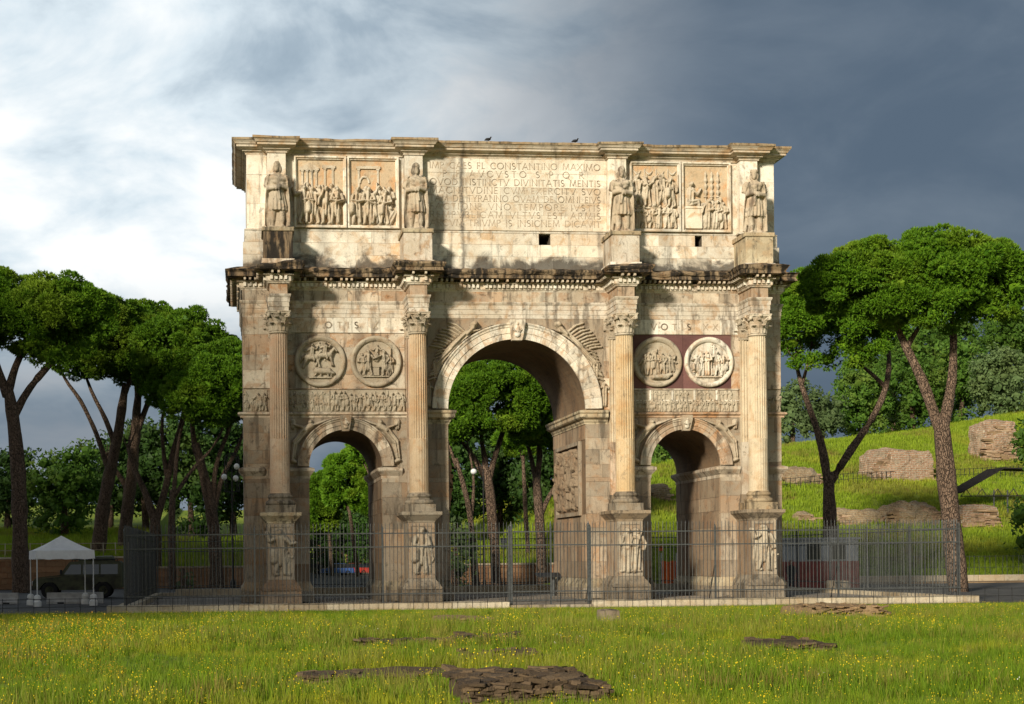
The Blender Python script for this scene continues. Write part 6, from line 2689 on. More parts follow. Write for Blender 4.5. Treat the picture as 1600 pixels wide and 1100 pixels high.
def truck():
    o = on_z(40, 938, -.112)
    t = thing('army_truck', 'dark camouflaged army off-road vehicle parked behind the tent', 'vehicle', (o.x + 2.4, o.y + 3.8, o.z))
    X, Y, Z = o.x, o.y + 2.9, o.z
    L, W = 5.0, 2.0
    b = MB()
    side_prism(b, [(X, Z + .55), (X + .35, Z + .5), (X + .5, Z + .75), (X + .7, Z + .92), (X + 1.15, Z + .92), (X + 1.35, Z + .75), (X + 1.5, Z + .48), (X + 3.35, Z + .48), (X + 3.5, Z + .75), (X + 3.7, Z + .92), (X + 4.15, Z + .92),
                   (X + 4.35, Z + .75), (X + 4.5, Z + .5), (X + L, Z + .58), (X + L, Z + 1.25), (X + 1.6, Z + 1.25), (X + .12, Z + 1.12), (X, Z + .95)], Y, Y + W)
    b.build('body', M['camo'], t)
    b = MB()
    side_prism(b, [(X + 1.45, Z + 1.255), (X + 2.0, Z + 2.02), (X + 2.1, Z + 2.08), (X + L - .15, Z + 2.1), (X + L - .05, Z + 2.0), (X + L - .01, Z + 1.255)], Y + .04, Y + W - .04, .14, Z + 1.25)
    b.build('cab', M['camo'], t)
    b = MB()
    side_prism(b, [(X + .1, Z + 1.125), (X + 1.42, Z + 1.26), (X + 1.42, Z + 1.32), (X + .2, Z + 1.2)], Y + .3, Y + W - .3)
    b.build('bonnet', M['camo'], t)
    for k, (xa, xb) in enumerate(((1.75, 2.7), (2.8, 3.7), (3.8, 4.75))):
        b = MB()
        za, zb = Z + 1.36, Z + 1.92
        y = Y + .04 + .14 * .12 - .012
        sl = .38 if k == 0 else 0
        b.add([(X + xa, y + .0, za), (X + xb, y, za), (X + xb, y + .078, zb), (X + xa + sl, y + .078, zb), (X + xa, y + .03, za), (X + xb, y + .03, za), (X + xb, y + .11, zb), (X + xa + sl, y + .11, zb)],
              [(0, 1, 2, 3), (7, 6, 5, 4), (0, 4, 5, 1), (1, 5, 6, 2), (2, 6, 7, 3), (3, 7, 4, 0)])
        b.build('window', M['glass'], t)
    for x in (.93, 3.93):
        for y in (Y + .10, Y + W - .12):
            wheel(t, X + x, y, Z + .46, .46, .28)
    b = MB()
    b.box(X - .12, X + .05, Y + .05, Y + W - .05, Z + .5, Z + .72)
    b.build('bumper', M['iron_dark'], t)
    for y in (Y + .28, Y + W - .28):
        b = MB()
        b.lathe([(.10, 0), (.12, .02), (.12, .05), (.03, .07)], 0, 0, 12)
        b.v = [(X - .0 - z, y + yy, Z + .88 + x) for x, yy, z in b.v]
        b.build('headlight', M['plastic_w'], t)
    b = MB()
    b.tube([(X + 1.6, Y - .12, Z + 1.38), (X + 1.6, Y - .12, Z + 1.62)], .07, 8)
    b.tube([(X + 1.62, Y + .06, Z + 1.45), (X + 1.6, Y - .12, Z + 1.45)], .02, 5)
    b.build('mirror', M['iron_dark'], t)
    b = MB()
    for x in (2.2, 4.6):
        b.tube([(X + x, Y + .25, Z + 2.08), (X + x, Y + .25, Z + 2.2), (X + x, Y + W - .25, Z + 2.2), (X + x, Y + W - .25, Z + 2.08)], .025, 5)
    b.tube([(X + 2.2, Y + .3, Z + 2.2), (X + 4.6, Y + .3, Z + 2.2)], .025, 5)
    b.build('roof_rack', M['iron_dark'], t)
    # covered load on the roof
    lump(X + 2.5, X + 4.5, Y + .35, Y + W - .35, Z + 2.0, Z + 2.38, 5, .05, .4, 8).build('roof_load', M['camo'], t)


truck()


def barrier(u0, u1, v, label):
    a = on_z(u0, v, -.112)
    c = on_z(u1, v, -.112)
    t = thing('concrete_barrier', label, 'barrier', tuple((a + c) / 2), 'pale concrete barriers on the road')
    b = MB()
    prof = [(-.30, 0), (-.30, .10), (-.16, .32), (-.12, .56), (.12, .56), (.16, .32), (.30, .10), (.30, 0)]
    y = (a.y + c.y) / 2
    b.loft([[(x, y + p, -.115 + z) for p, z in prof] for x in (a.x, a.x + .12, c.x - .12, c.x)])
    b.build('barrier_block', M['concrete'], t)
    for x in (a.x + (c.x - a.x) * .25, a.x + (c.x - a.x) * .75):
        q = MB()
        q.box(x - .16, x + .16, y - .31, y + .31, -.114, -.03)
        q.build('fork_slot', M['iron_dark'], t)


barrier(76, 160, 943, 'pale sloped concrete barrier between the tent legs')
barrier(-40, 27, 944, 'pale concrete barrier cut by the left edge')


# ================================================================== lamps, sign, booth, barrier, lectern
def globe_lamp():
    d = 92
    base = at_depth(364, 900, d)
    g = gz1(base.x, base.y)
    t = thing('street_lamp', 'ornate iron street lamp with hooped top and hanging white globes', 'lamp', (base.x, base.y, g))
    x, y = base.x, base.y
    top = at_depth(364, 708, d).z
    b = MB()
    b.lathe([(.22, g), (.22, g + .25), (.15, g + .32), (.16, g + .8), (.10, g + .95), (.075, g + 1.0), (.06, g + 3.2), (.08, g + 3.25), (.08, g + 3.35), (.05, g + 3.4), (.04, top - 1.0)], x, y, 12)
    b.build('post', M['iron_dark'], t)
    b = MB()
    for r_, z0 in ((.42, top - .42), (.30, top - .42)):
        b.tube([(x - r_, y, top - 2.3)] + [(x - r_ * math.cos(math.pi * k / 10), y, z0 + r_ * math.sin(math.pi * k / 10)) for k in range(11)] + [(x + r_, y, top - 2.3)], .028, 6)
    b.tube([(x - .42, y, top - 2.3), (x + .42, y, top - 2.3)], .03, 6)
    for s in (-1, 1):
        b.tube([(x + s * .12 + .10 * math.cos(k * .8), y, top - .75 + .10 * math.sin(k * .8) - .03 * k) for k in range(9)], .018, 5)
    b.build('hoop', M['iron_dark'], t)
    for dx, z in ((-.46, top - 1.42), (.22, top - 1.50), (.28, top - .80)):
        gl = MB()
        gl.ellipsoid((x + dx, y, z), (.17, .17, .19), 14, 10)
        o = gl.build('globe', M['globe'], t, True)
        q = MB()
        q.tube([(x + dx, y, z + .17), (x + dx, y, z + .34), (x + dx * .5, y, z + .5)], .02, 5)
        q.build('hanger', M['iron_dark'], t)


globe_lamp()


def arm_lamp(u, vtop, d, ug, label):
    p = at_depth(u, vtop, d)
    g = gz1(p.x, p.y)
    t = thing('street_lamp', label, 'lamp', (p.x, p.y, g))
    b = MB()
    b.lathe([(.12, g), (.12, g + .5), (.06, g + .6), (.045, p.z)], p.x, p.y, 10)
    b.build('post', M['iron_dark'], t)
    q = at_depth(ug, vtop, d)
    b = MB()
    b.tube([(p.x, p.y, p.z), ((p.x + q.x) / 2, p.y, p.z + .25), (q.x, p.y, p.z + .12)], .03, 6)
    b.build('arm', M['iron_dark'], t)
    b = MB()
    b.ellipsoid((q.x, p.y, p.z - .08), (.22, .22, .20), 14, 10)
    b.build('globe', M['globe'], t, True)


arm_lamp(755, 735, 106, 740, 'slim street lamp with one white globe in the central passage view')


def traffic_sign():
    p = at_depth(787, 846, 92)
    g = gz1(p.x, p.y)
    t = thing('sign_post', 'small white square sign on a dark pole behind the central passage', 'sign', (p.x, p.y, g))
    b = MB()
    b.tube([(p.x, p.y + .04, g), (p.x, p.y + .04, p.z + .35)], .035, 6)
    b.build('pole', M['iron_dark'], t)
    b = MB()
    b.block(p.x - .2, p.x + .2, p.y - .02, p.y + .02, p.z - .14, p.z + .2, .01)
    b.build('panel', M['plastic_w'], t)
    b = MB()
    b.block(p.x - .2, p.x + .2, p.y - .02, p.y + .02, p.z - .38, p.z - .17, .01)
    b.build('panel', M['plastic_w'], t)


traffic_sign()


def booth():
    d = 96
    a = at_depth(1226, 900, d)
    c = at_depth(1345, 900, d)
    y = (a.y + c.y) / 2
    g = -.112
    t = thing('ticket_booth', 'grey site booth with red lower half behind the right fence', 'booth', ((a.x + c.x) / 2, y, g))
    x0, x1 = a.x, c.x
    top = at_depth(1280, 843, d).z
    mid = at_depth(1280, 877, d).z
    b = MB()
    b.box(x0, x1, y, y + 2.2, g, mid)
    b.build('lower_wall', M['red'], t)
    b = MB()
    b.box(x0 + .03, x1 - .03, y + .03, y + 2.17, mid, top)
    b.build('upper_wall', M['greypaint'], t)
    b = MB()
    b.box(x0 - .1, x1 + .1, y - .1, y + 2.3, top, top + .12)
    b.build('roof', M['greypaint'], t)
    for k in range(9):
        x = x0 + (x1 - x0) * (k + .5) / 9
        b = MB()
        b.box(x - .015, x + .015, y - .015, y + .0, g + .05, mid - .02)
        b.build('panel_rib', M['red'], t)
    for ua, ub in ((1260, 1283), (1300, 1322)):
        xa, xb = at_depth(ua, 860, d).x, at_depth(ub, 860, d).x
        w = part('window', t)
        b = MB()
        b.box(xa, xb, y - .0, y + .05, mid + .1, top - .18)
        b.build('pane', M['glass'], w)
        b = MB()
        for q in ((xa - .05, xa, mid + .05, top - .13), (xb, xb + .05, mid + .05, top - .13), (xa, xb, mid + .05, mid + .1), (xa, xb, top - .18, top - .13)):
            b.box(q[0], q[1], y - .03, y + .05, q[2], q[3])
        b.build('frame', M['plastic_w'], w)


booth()


def orange_barrier():
    d = 93
    a = at_depth(1033, 905, d)
    c = at_depth(1060, 905, d)
    g = -.112
    t = thing('safety_barrier', 'bright orange plastic safety barrier with white posts seen through the right passage', 'barrier', (a.x, a.y, g))
    zt = at_depth(1040, 877, d).z
    b = MB()
    n = 12
    vs = []
    for k in range(n + 1):
        s = k / n
        x = a.x + (c.x - a.x) * s
        yy = a.y + .05 * math.sin(k * 1.2)
        vs += [(x, yy, g + .1), (x, yy, zt + .04 * math.sin(k * .9)), (x, yy + .03, g + .1), (x, yy + .03, zt + .04 * math.sin(k * .9))]
    b.add(vs, [f for k in range(n) for f in ((4 * k, 4 * k + 4, 4 * k + 5, 4 * k + 1), (4 * k + 2, 4 * k + 3, 4 * k + 7, 4 * k + 6), (4 * k + 1, 4 * k + 5, 4 * k + 7, 4 * k + 3))])
    b.build('mesh_panel', M['orange'], t)
    for x in (a.x, c.x - .1):
        b = MB()
        b.tube([(x, a.y - .06, g), (x, a.y - .06, at_depth(1040, 864, d).z)], .04, 6)
        b.build('post', M['plastic_w'], t)
    b = MB()
    z = at_depth(1034, 861, d).z
    b.lathe([(.06, z), (.12, z + .02), (.12, z + .2), (.08, z + .28), (.02, z + .3)], a.x, a.y - .06, 10)
    b.build('warning_lamp', M['orange'], t)


orange_barrier()


def lectern():
    p = on_z(866, 931, 0)
    t = thing('information_lectern', 'dark sloping information slab on one leg before the right passage pier', 'lectern', (p.x, p.y, 0))
    a, c = on_y(838, 900, p.y).x, on_y(893, 900, p.y).x
    z = on_y(866, 902, p.y).z
    b = MB()
    b.tube([(p.x, p.y + .1, 0), (p.x, p.y + .1, z)], .09, 8)
    b.build('leg', M['iron'], t)
    b = MB()
    b.add([(a, p.y - .25, z), (c, p.y - .25, z), (c, p.y + .35, z + .16), (a, p.y + .35, z + .16), (a, p.y - .25, z + .08), (c, p.y - .25, z + .08), (c, p.y + .35, z + .24), (a, p.y + .35, z + .24)],
          [(0, 3, 2, 1), (4, 5, 6, 7), (0, 1, 5, 4), (1, 2, 6, 5), (2, 3, 7, 6), (3, 0, 4, 7)])
    b.build('slab', M['iron_dark'], t)


lectern()
for u0, u1, vt, vb, lb in ((687, 706, 909, 931, 'dark weathered stone block beside the second pedestal'), (1299, 1327, 906, 926, 'dark boxy stone fragment inside the right fence')):
    p = on_z((u0 + u1) / 2, vb, 0)
    hw = (on_y(u1, vb, p.y).x - on_y(u0, vb, p.y).x) / 2
    h = on_y(u0, vt, p.y).z
    o = lump(p.x - hw, p.x + hw, p.y, p.y + .8, -.05, h, int(u0), .04, .2, 8).build('stone_fragment', M['dirty'])
    tag(o, lb, 'stone', 'loose stone fragments by the arch')


# ================================================================== far cars, people, pigeons
def car(u, v, d, mat, label, length=4.2):
    p = at_depth(u, v, d)
    g = gz1(p.x, p.y)
    t = thing('parked_car', label, 'car', (p.x, p.y, g), 'cars parked beyond the arch')
    X, Y, Z = p.x - length / 2, p.y, g
    k = length / 4.2
    b = MB()
    side_prism(b, [(X, Z + .3), (X + length, Z + .3), (X + length, Z + .75), (X + length - .1, Z + .9), (X + 1.1 * k, Z + .92), (X + .1, Z + .78), (X, Z + .55)], Y, Y + 1.7)
    b.build('body', mat, t)
    b = MB()
    side_prism(b, [(X + 1.0 * k, Z + .921), (X + 1.6 * k, Z + 1.42), (X + 3.2 * k, Z + 1.45), (X + length - .15, Z + .921)], Y + .06, Y + 1.64, .3, Z + .92)
    b.build('cabin', M['glass'], t)
    b = MB()
    b.box(X + 1.6 * k, X + 3.2 * k, Y + .22, Y + 1.48, Z + 1.44, Z + 1.47)
    b.build('roof', mat, t)
    for x in (.8 * k, 3.4 * k):
        for y in (Y + .08, Y + 1.62):
            wheel(t, X + x, y, Z + .31, .31, .2)


car(527, 884, 190, M['blue'], 'small blue car in the distance through the left passage')
car(552, 882, 194, M['carred'], 'red car in the distance, nearer the blue one, through the left passage')
car(577, 882, 197, M['carred'], 'red car in the distance at the right edge of the left passage')
car(485, 880, 200, M['camo'], 'dark car in the distance at the left edge of the left passage')


def remeshed(b, name, mat, parent, vox=.02):
    me = b.mesh(name)
    o = bpy.data.objects.new(name, me)
    COL.objects.link(o)
    md = o.modifiers.new('remesh', 'REMESH')
    md.mode = 'VOXEL'
    md.voxel_size = vox
    o.modifiers.new('smooth', 'SMOOTH').iterations = 2
    dg = bpy.context.evaluated_depsgraph_get()
    dg.update()
    me2 = bpy.data.meshes.new_from_object(o.evaluated_get(dg))
    bpy.data.objects.remove(o)
    me2.shade_smooth()
    me2.name = name
    return link(name, me2, mat, parent)


def person(x, y, g, face, label, stride, top, seed):
    t = thing('person', label, 'person', (x, y, g))
    c, s = math.cos(face), math.sin(face)

    def T(p):
        return (x + p[0] * c - p[1] * s, y + p[0] * s + p[1] * c, g + p[2])
    # facing -Y before turning
    st = stride
    hipz, knz = .90, .49
    legs = []
    for sd, f in ((-1, -st), (1, st)):
        legs.append([(sd * .09, 0, hipz), (sd * .095, -f * .18 - .02, knz), (sd * .10, -f * .36 + .02, .085)])
    arms = []
    for sd, f in ((-1, st), (1, -st)):
        arms.append([(sd * .19, 0, 1.42), (sd * .24, -f * .06 + .02, 1.14), (sd * .22, -f * .22 - .06, .90)])
    b = MB()
    b.tube([T(p) for p in ((0, 0, .86), (0, 0, 1.1), (0, -.01, 1.38), (0, .0, 1.47), (0, -.01, 1.58))], [.14, .13, .15, .07, .055], 12)
    b.ellipsoid(T((0, -.02, 1.655)), (.078, .095, .115), 14, 10)
    b.ellipsoid(T((0, -.118, 1.65)), (.016, .02, .025), 8, 6)
    b.ellipsoid(T((0, -.095, 1.595)), (.03, .02, .012), 8, 6)
    for sd in (-1, 1):
        b.ellipsoid(T((sd * .078, -.01, 1.655)), (.014, .022, .032), 8, 6)
        b.ellipsoid(T((sd * .032, -.102, 1.675)), (.014, .012, .01), 8, 6)
    for L in legs:
        b.tube([T(p) for p in L], [.085, .06, .042], 10)
        e = L[-1]
        b.tube([T((e[0], e[1] + .06, .045)), T((e[0], e[1] - .16, .035))], [.045, .035], 8)
    for A in arms:
        b.tube([T(p) for p in A], [.055, .045, .032], 10)
        e = A[-1]
        for k in range(4):
            b.tube([T((e[0] - .025 + k * .016, e[1] - .01, e[2] - .04)), T((e[0] - .03 + k * .018, e[1] - .025, e[2] - .10)), T((e[0] - .02 + k * .015, e[1] - .045, e[2] - .14 - .01 * (k in (1, 2))))], .010, 6)
        b.tube([T((e[0], e[1] - .02, e[2] - .03)), T((e[0] - .01, e[1] - .06, e[2] - .08))], .011, 6)
        b.ellipsoid(T((e[0], e[1] - .01, e[2] - .04)), (.036, .025, .05), 8, 6)
    remeshed(b, 'body', M['skin'], t, .016)
    b = MB()
    b.tube([T(p) for p in ((0, 0, .84), (0, 0, 1.1), (0, -.01, 1.36), (0, .0, 1.46), (0, 0, 1.5))], [.175, .16, .185, .10, .075], 14)
    for A in arms:
        b.tube([T(p) for p in A[:2]] + [T(Vector(A[1]).lerp(Vector(A[2]), .92))], [.075, .062, .048], 10)
    remeshed(b, 'jacket', top, t, .022)
    b = MB()
    for L in legs:
        b.tube([T((L[0][0], L[0][1], hipz))] + [T(L[1]), T((L[2][0], L[2][1], .1))], [.115, .085, .07], 10)
    b.tube([T((0, 0, .82)), T((0, 0, .96))], [.155, .165], 12)
    remeshed(b, 'trousers', M['denim'], t, .022)
    b = MB()
    b.ellipsoid(T((0, .012, 1.70)), (.088, .098, .085), 14, 10)
    b.build('hair', M['hair'], t, True)
    for L in legs:
        b = MB()
        e = L[-1]
        b.tube([T((e[0], e[1] + .08, .05)), T((e[0], e[1] - .02, .055)), T((e[0], e[1] - .19, .04))], [.05, .058, .042], 8)
        b.build('shoe', M['black_cloth'], t, True)


p = at_depth(497, 880, 168)
person(p.x, p.y, gz1(p.x, p.y) if p.y < 46 else gz1(p.x, p.y), R(35), 'person in black walking far away in the left passage', .7, M['black_cloth'], 1)
p = at_depth(1236, 880, 92)
person(p.x, p.y, -.112, R(-20), 'person in dark clothes standing before the grey and red booth', .12, M['black_cloth'], 2)


def pigeon(u, v, label):
    p = on_y(u, v, -.3)
    t = thing('pigeon', label, 'bird', (p.x, -.3, 21.47), 'pigeons perched on top of the arch')
    z = 21.47
    b = MB()
    b.tube([(p.x - .19, -.3, z + .10), (p.x - .10, -.3, z + .13), (p.x, -.3, z + .15), (p.x + .08, -.3, z + .17), (p.x + .11, -.3, z + .23), (p.x + .125, -.3, z + .27)], [.02, .045, .075, .06, .035, .036], 10)
    b.tube([(p.x + .15, -.3, z + .27), (p.x + .19, -.3, z + .26)], [.014, .003], 6)
    for s in (-.03, .03):
        b.tube([(p.x + .0, -.3 + s, z + .1), (p.x + .01, -.3 + s, z - .0)], .008, 5)
    remeshed(b, 'body', M['hair'], t, .012)
    for s in (-1, 1):
        q = MB()
        q.ellipsoid((p.x - .04, -.3 + s * .065, z + .15), (.11, .018, .05), 10, 6)
        q.build('wing', M['iron_dark'], t, True)


pigeon(763, 219, 'dark pigeon perched on the cornice, the left one of two')
pigeon(899, 221, 'dark pigeon perched on the cornice, the right one of two')


def brick_tower(u0, u1, vt, d, label):
    a, c = at_depth(u0, 880, d), at_depth(u1, 880, d)
    g = gz1(a.x, a.y)
    zt = at_depth(u0, vt, d).z
    t = thing('brick_building', label, 'building', ((a.x + c.x) / 2, a.y, g), 'far brick buildings in the left passage')
    b = MB()
    b.box(a.x, c.x, a.y, a.y + 6, g - 1, zt)
    b.build('wall', M['brickwall'], t)
    b = MB()
    m = (a.x + c.x) / 2
    b.add([(a.x - .4, a.y - .4, zt), (c.x + .4, a.y - .4, zt), (c.x + .4, a.y + 6.4, zt), (a.x - .4, a.y + 6.4, zt), (m, a.y + 2, zt + 1.6), (m, a.y + 4, zt + 1.6)],
          [(0, 1, 4), (1, 2, 5, 4), (2, 3, 5), (3, 0, 4, 5), (3, 2, 1, 0)])
    b.build('roof', M['brick'], t)
    for k in range(2):
        for j in range(2):
            x = a.x + (c.x - a.x) * (.3 + .4 * k)
            z = zt - 1.6 - j * 3.0
            if z < g + 1:
                continue
            w = part('window', t)
            q = MB()
            q.box(x - .35, x + .35, a.y - .02, a.y + .1, z - .6, z + .5)
            q.build('pane', M['glass'], w)
            q = MB()
            for e in ((x - .45, x - .35, z - .7, z + .6), (x + .35, x + .45, z - .7, z + .6), (x - .35, x + .35, z + .5, z + .6), (x - .35, x + .35, z - .7, z - .6)):
                q.box(e[0], e[1], a.y - .08, a.y + .05, e[2], e[3])
            q.build('frame', M['kerb'], w)


brick_tower(496, 516, 795, 240, 'narrow orange brick building between the far pines, left one')
brick_tower(545, 562, 785, 235, 'narrow orange brick building between the far pines, right one')


# ================================================================== ruined footings in the meadow
def footing(u0, u1, vt, vb, depth_m, label, seed, n, mat='darkruin', h=None):
    """low rubble footing in the grass; bricks laid flat, each its own piece"""
    rng = random.Random(seed)
    a = None
    r = ray((u0 + u1) / 2, vb)
    d = 10
    while d < 75:
        p = CP + r * d
        if p.z <= gz1(p.x, p.y):
            break
        d += .1
    w = pxr(u1 - u0, d)
    hh = h
    t = thing('ruined_footing', label, 'ruin', (p.x, p.y, gz1(p.x, p.y)), 'low ruined footings in the meadow')
    x0, x1 = p.x - w / 2, p.x + w / 2
    g = gz1(p.x, p.y)
    lump(x0, x1, p.y, p.y + depth_m, g - .3, g + hh, seed, .06, .28, 16).build('core', M[mat], t)
    for k in range(n):
        x = rng.uniform(x0 - .05, x1 + .05)
        f = rng.random()
        bw, bd, bh = rng.uniform(.05, .14), rng.uniform(.06, .12), rng.uniform(.012, .03)
        if f < .6:
            y = p.y + rng.uniform(-.06, .06)
            z = g + rng.uniform(0, hh)
        else:
            y = p.y + rng.uniform(0, depth_m)
            z = g + hh + rng.uniform(-.04, .02)
        q = MB()
        q.block(-bw, bw, -bd, bd, -bh, bh, .006)
        o = q.build('brick', M[mat], t)
        o.location = (x - t.location.x, y - t.location.y, z - t.location.z)
        o.matrix_parent_inverse = Matrix.Identity(4)
        o.rotation_euler = (rng.uniform(-.25, .25), rng.uniform(-.2, .2), rng.uniform(-.6, .6))


footing(738, 935, 1048, 1099, 2.3, 'big dark brick footing in the foreground grass', 1, 260, h=.24)
footing(470, 712, 1056, 1068, .7, 'long thin line of dark rubble left of the big footing', 2, 120, h=.13)
footing(736, 850, 1018, 1034, 1.2, 'short dark rubble strip behind the big footing', 3, 60, h=.13)
footing(700, 815, 988, 1004, 1.4, 'brown rubble strip further back in the middle of the meadow', 4, 50, h=.13)
footing(1205, 1300, 1000, 1018, 2.0, 'brown earth and brick patch in the right of the meadow', 5, 70, h=.15)
footing(1268, 1388, 944, 966, 3.0, 'low rubble mound near the fence at right', 6, 80, 'brickbrown', .36)
footing(690, 770, 958, 976, 2.6, 'low rubble strip near the gate', 7, 40, 'brickbrown', .16)
footing(560, 700, 1000, 1008, .8, 'faint rubble line left of the middle', 8, 40, h=.11)
p = None
r = ray(955, 981)
d = 20
while True:
    p = CP + r * d
    if p.z <= gz1(p.x, p.y):
        break
    d += .1
hw = pxr(34, d) / 2
o = lump(p.x - hw, p.x + hw, p.y, p.y + .5, p.z - .15, p.z + pxr(17, d) + .22, 3, .03, .3, 8).build('stone_block', M['dirty'])
tag(o, 'single grey stone block lying in the grass right of the gate', 'stone')


# ================================================================== grass and flowers
def blade_clump(name, n, rad, h, w, seed, mat, heads=0, head_mat=None, head_r=.012, lean=.35):
    rng = random.Random(seed)
    b = MB()
    hb = MB()
    for k in range(n):
        a = rng.uniform(0, 6.283)
        q = rad * math.sqrt(rng.random())
        x, y = q * math.cos(a), q * math.sin(a)
        hh = h * rng.uniform(.5, 1.15)
        th = rng.uniform(0, 6.283)
        lx, ly = math.cos(th) * hh * rng.uniform(.05, lean), math.sin(th) * hh * rng.uniform(.05, lean)
        ph = rng.uniform(0, 6.283)
        sx, sy = math.cos(ph) * w * .5, math.sin(ph) * w * .5
        b.add([(x - sx, y - sy, -.03), (x + sx, y + sy, -.03), (x + lx * .35 + sx * .8, y + ly * .35 + sy * .8, hh * .55), (x + lx * .35 - sx * .8, y + ly * .35 - sy * .8, hh * .55), (x + lx, y + ly, hh)],
              [(0, 1, 2, 3), (3, 2, 4)])
        if k < heads:
            r = head_r * rng.uniform(.7, 1.4)
            c = (x + lx, y + ly, hh)
            hb.add([(c[0] - r, c[1], c[2]), (c[0], c[1] - r, c[2]), (c[0] + r, c[1], c[2]), (c[0], c[1] + r, c[2]), (c[0], c[1], c[2] + r), (c[0], c[1], c[2] - r)],
                   [(0, 1, 4), (1, 2, 4), (2, 3, 4), (3, 0, 4), (1, 0, 5), (2, 1, 5), (3, 2, 5), (0, 3, 5)])
    nb = len(b.f)
    b.add(hb.v, hb.f)
    me = b.mesh(name)
    me.materials.append(M[mat])
    if head_mat:
        me.materials.append(M[head_mat])
        idx = np.zeros(len(me.polygons), dtype=np.int32)
        idx[nb:] = 1
        me.polygons.foreach_set('material_index', idx)
    return bpy.data.objects.new(name, me)


def scatter(name, protos, pts, scl, idx, label=None):
    coll = bpy.data.collections.new(name + '_kinds')
    for i, o in enumerate(protos):
        o.name = '%02d_%s' % (i, name)
        coll.objects.link(o)
    n = len(pts)
    me = bpy.data.meshes.new(name)
    me.vertices.add(n)
    me.vertices.foreach_set('co', np.asarray(pts, np.float32).ravel())
    rs = np.random.RandomState(n)
    at = me.attributes.new('rotz', 'FLOAT_VECTOR', 'POINT')
    rot = np.zeros((n, 3), np.float32)
    rot[:, 2] = rs.uniform(0, 6.283, n)
    at.data.foreach_set('vector', rot.ravel())
    at = me.attributes.new('scl', 'FLOAT', 'POINT')
    at.data.foreach_set('value', np.asarray(scl, np.float32))
    at = me.attributes.new('kind', 'INT', 'POINT')
    at.data.foreach_set('value', np.asarray(idx, np.int32))
    ng = bpy.data.node_groups.new(name, 'GeometryNodeTree')
    ng.interface.new_socket('Geometry', in_out='INPUT', socket_type='NodeSocketGeometry')
    ng.interface.new_socket('Geometry', in_out='OUTPUT', socket_type='NodeSocketGeometry')
    gi = ng.nodes.new('NodeGroupInput')
    go = ng.nodes.new('NodeGroupOutput')
    ci = ng.nodes.new('GeometryNodeCollectionInfo')
    ci.inputs['Collection'].default_value = coll
    ci.inputs['Separate Children'].default_value = True
    ci.inputs['Reset Children'].default_value = True
    ip = ng.nodes.new('GeometryNodeInstanceOnPoints')
    ip.inputs['Pick Instance'].default_value = True

    def named(t, nm):
        q = ng.nodes.new('GeometryNodeInputNamedAttribute')
        q.data_type = t
        q.inputs['Name'].default_value = nm
        return next(s for s in q.outputs if s.enabled and s.name == 'Attribute')
    ng.links.new(gi.outputs[0], ip.inputs['Points'])
    ng.links.new(ci.outputs[0], ip.inputs['Instance'])
    ng.links.new(named('INT', 'kind'), ip.inputs['Instance Index'])
    ng.links.new(named('FLOAT_VECTOR', 'rotz'), ip.inputs['Rotation'])
    ng.links.new(named('FLOAT', 'scl'), ip.inputs['Scale'])
    ng.links.new(ip.outputs[0], go.inputs[0])
    o = link(name, me)
    md = o.modifiers.new('scatter', 'NODES')
    md.node_group = ng
    tag(o, label, kind='stuff')
    return o


def vnoise(x, y, s, seed):
    out = np.empty(len(x))
    for i in range(len(x)):
        out[i] = mnoise.noise(Vector((x[i] * s, y[i] * s, seed)))
    return out


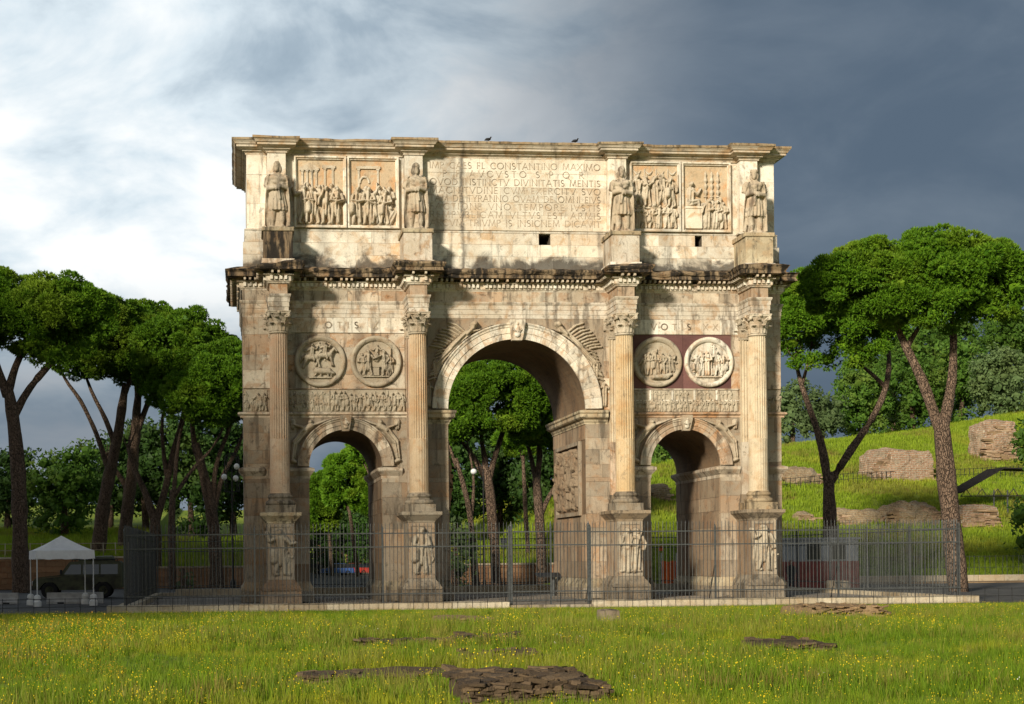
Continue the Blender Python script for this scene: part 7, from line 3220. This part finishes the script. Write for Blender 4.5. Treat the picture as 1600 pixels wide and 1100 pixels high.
def meadow():
    rs = np.random.RandomState(4)
    yaw = CAM['yaw']
    P = []
    for d0, d1, dens in ((8, 22, 34), (22, 34, 26), (34, 48, 19), (48, 63.5, 15)):
        w0, w1 = -.30, .46
        area = (d1 - d0) * (w1 - w0) * (d0 + d1) / 2 + (d1 - d0) * 6
        n = int(area * dens)
        d = d0 + (d1 - d0) * rs.rand(n)
        s = rs.uniform(w0 * d - 3, w1 * d + 3)
        x = CP.x + s * math.cos(yaw) + d * math.sin(yaw)
        y = CP.y - s * math.sin(yaw) + d * math.cos(yaw)
        P.append(np.stack([x, y], 1))
    P = np.concatenate(P)
    x, y = P[:, 0], P[:, 1]
    k = y < -9.25
    x, y = x[k], y[k]
    nb = vnoise(x, y, .22, 1.5)
    nf = vnoise(x, y, .9, 8.5)
    # thin growth over the ruined footings
    bare = np.zeros(len(x), bool)
    short = np.zeros(len(x), bool)
    for o in COL.objects:
        if o.name.startswith('ruined_footing'):
            for ch in o.children:
                if ch.name.startswith('core'):
                    co = np.array([v.co[:] for v in ch.data.vertices])
                    (xa, ya), (xb, yb) = co[:, :2].min(0), co[:, :2].max(0)
                    short |= (x > xa - .3) & (x < xb + .3) & (y > ya - 1.6) & (y < yb + .3)
                    bare |= (x > xa - .05) & (x < xb + .05) & (y > ya - .12) & (y < yb) & (rs.rand(len(x)) < (.86 if xb - xa > 1.6 and yb - ya > 2.2 else .62))
    x, y, nb, nf, short = x[~bare], y[~bare], nb[~bare], nf[~bare], short[~bare]
    z = gz(x, y)
    n = len(x)
    protos = [blade_clump('grass', 26, .22, .30, .013, 1, 'grassA'), blade_clump('grass', 22, .22, .36, .012, 2, 'grassA'), blade_clump('grass', 30, .24, .22, .014, 3, 'grassA', lean=.7),
              blade_clump('grass', 20, .22, .40, .010, 4, 'grassB'), blade_clump('grass', 24, .22, .26, .012, 5, 'grassB'),
              blade_clump('grass', 18, .20, .38, .011, 6, 'grassA', 5, 'flower', .011), blade_clump('grass', 18, .22, .32, .011, 7, 'grassA', 6, 'flower', .009),
              blade_clump('grass', 14, .2, .38, .011, 8, 'grassB', 6, 'flower_o', .011), blade_clump('grass', 14, .2, .34, .011, 9, 'grassA', 2, 'flower_w', .013)]
    u = rs.rand(n)
    idx = rs.randint(0, 3, n)
    dry = (nb > .02) & (u < .55) | (u < .14)
    idx = np.where(dry, rs.randint(3, 5, n), idx)
    depth = (x - CP.x) * math.sin(yaw) + (y - CP.y) * math.cos(yaw)
    side = (x - CP.x) * math.cos(yaw) - (y - CP.y) * math.sin(yaw)
    lat = side / np.maximum(depth, 1)
    left = lat < -.08
    fl = np.where(left, .32, .17) * np.clip(.6 + 1.6 * nf, .1, 1.6)
    v = rs.rand(n)
    idx = np.where(v < fl, rs.randint(5, 7, n), idx)
    idx = np.where((lat < -.17) & (depth > 22) & (depth < 45) & (rs.rand(n) < .12), 7, idx)
    idx = np.where(rs.rand(n) < .012, 8, idx)
    scl = rs.uniform(.5, 1.0, n) * np.clip(1 + nb * .9, .55, 1.5)
    # shorter growth where the footings hide just under the turf
    band = np.sin(y * 1.15 + .1 * x) > .86
    scl = np.where(band & (np.abs(lat + .02) < .12), scl * .55, scl)
    scl = np.where(short, scl * .55, scl)
    lim = (.13 + .0262 * np.maximum(0, 62.5 - depth) + .0 * y) / .42
    scl = np.minimum(scl, np.maximum(lim, .25))
    scatter('meadow_grass', protos, np.stack([x, y, z - .01], 1), scl, idx, 'tall green grass with yellow flowers filling the foreground meadow')


meadow()


def slope_grass():
    rs = np.random.RandomState(8)
    n = 26000
    x = rs.uniform(12, 88, n)
    y = rs.uniform(36.5, 108, n)
    n2 = 9000
    x2 = rs.uniform(-62, 16, n2)
    y2 = rs.uniform(46.6, 80, n2)
    sc = np.abs(x2 - (-5.6 + .066 * (y2 - 45))) > 3.6 + .03 * (y2 - 45)
    x2, y2 = x2[sc], y2[sc]
    x = np.concatenate([x, x2])
    y = np.concatenate([y, y2])
    z = gz(x, y)
    nb = vnoise(x, y, .12, 3.0)
    protos = [blade_clump('slope_grass', 22, .42, .42, .05, 11, 'grassS'), blade_clump('slope_grass', 22, .42, .36, .05, 12, 'grassS', lean=.8), blade_clump('slope_grass', 18, .42, .46, .045, 13, 'grassB')]
    idx = np.where((nb > .12) & (rs.rand(len(x)) < .6), 2, rs.randint(0, 2, len(x)))
    scatter('slope_grass', protos, np.stack([x, y, z - .02], 1), rs.uniform(.6, 1.25, len(x)), idx, 'green grass covering the slopes behind the arch')


slope_grass()


def far_road():
    b = MB()
    vs, fs = [], []
    ys = [44.5, 50, 60, 80, 110, 150, 200]
    for y in ys:
        c = -5.6 + .066 * (y - 45)
        h = 3.2 + .03 * max(y - 45, 0)
        vs += [(c - h, y, -.106), (c + h, y, -.106)]
    for i in range(len(ys) - 1):
        fs.append((2 * i, 2 * i + 1, 2 * i + 3, 2 * i + 2))
    b.add(vs, fs)
    tag(b.build('far_road', M['asphalt']), kind='structure')


far_road()
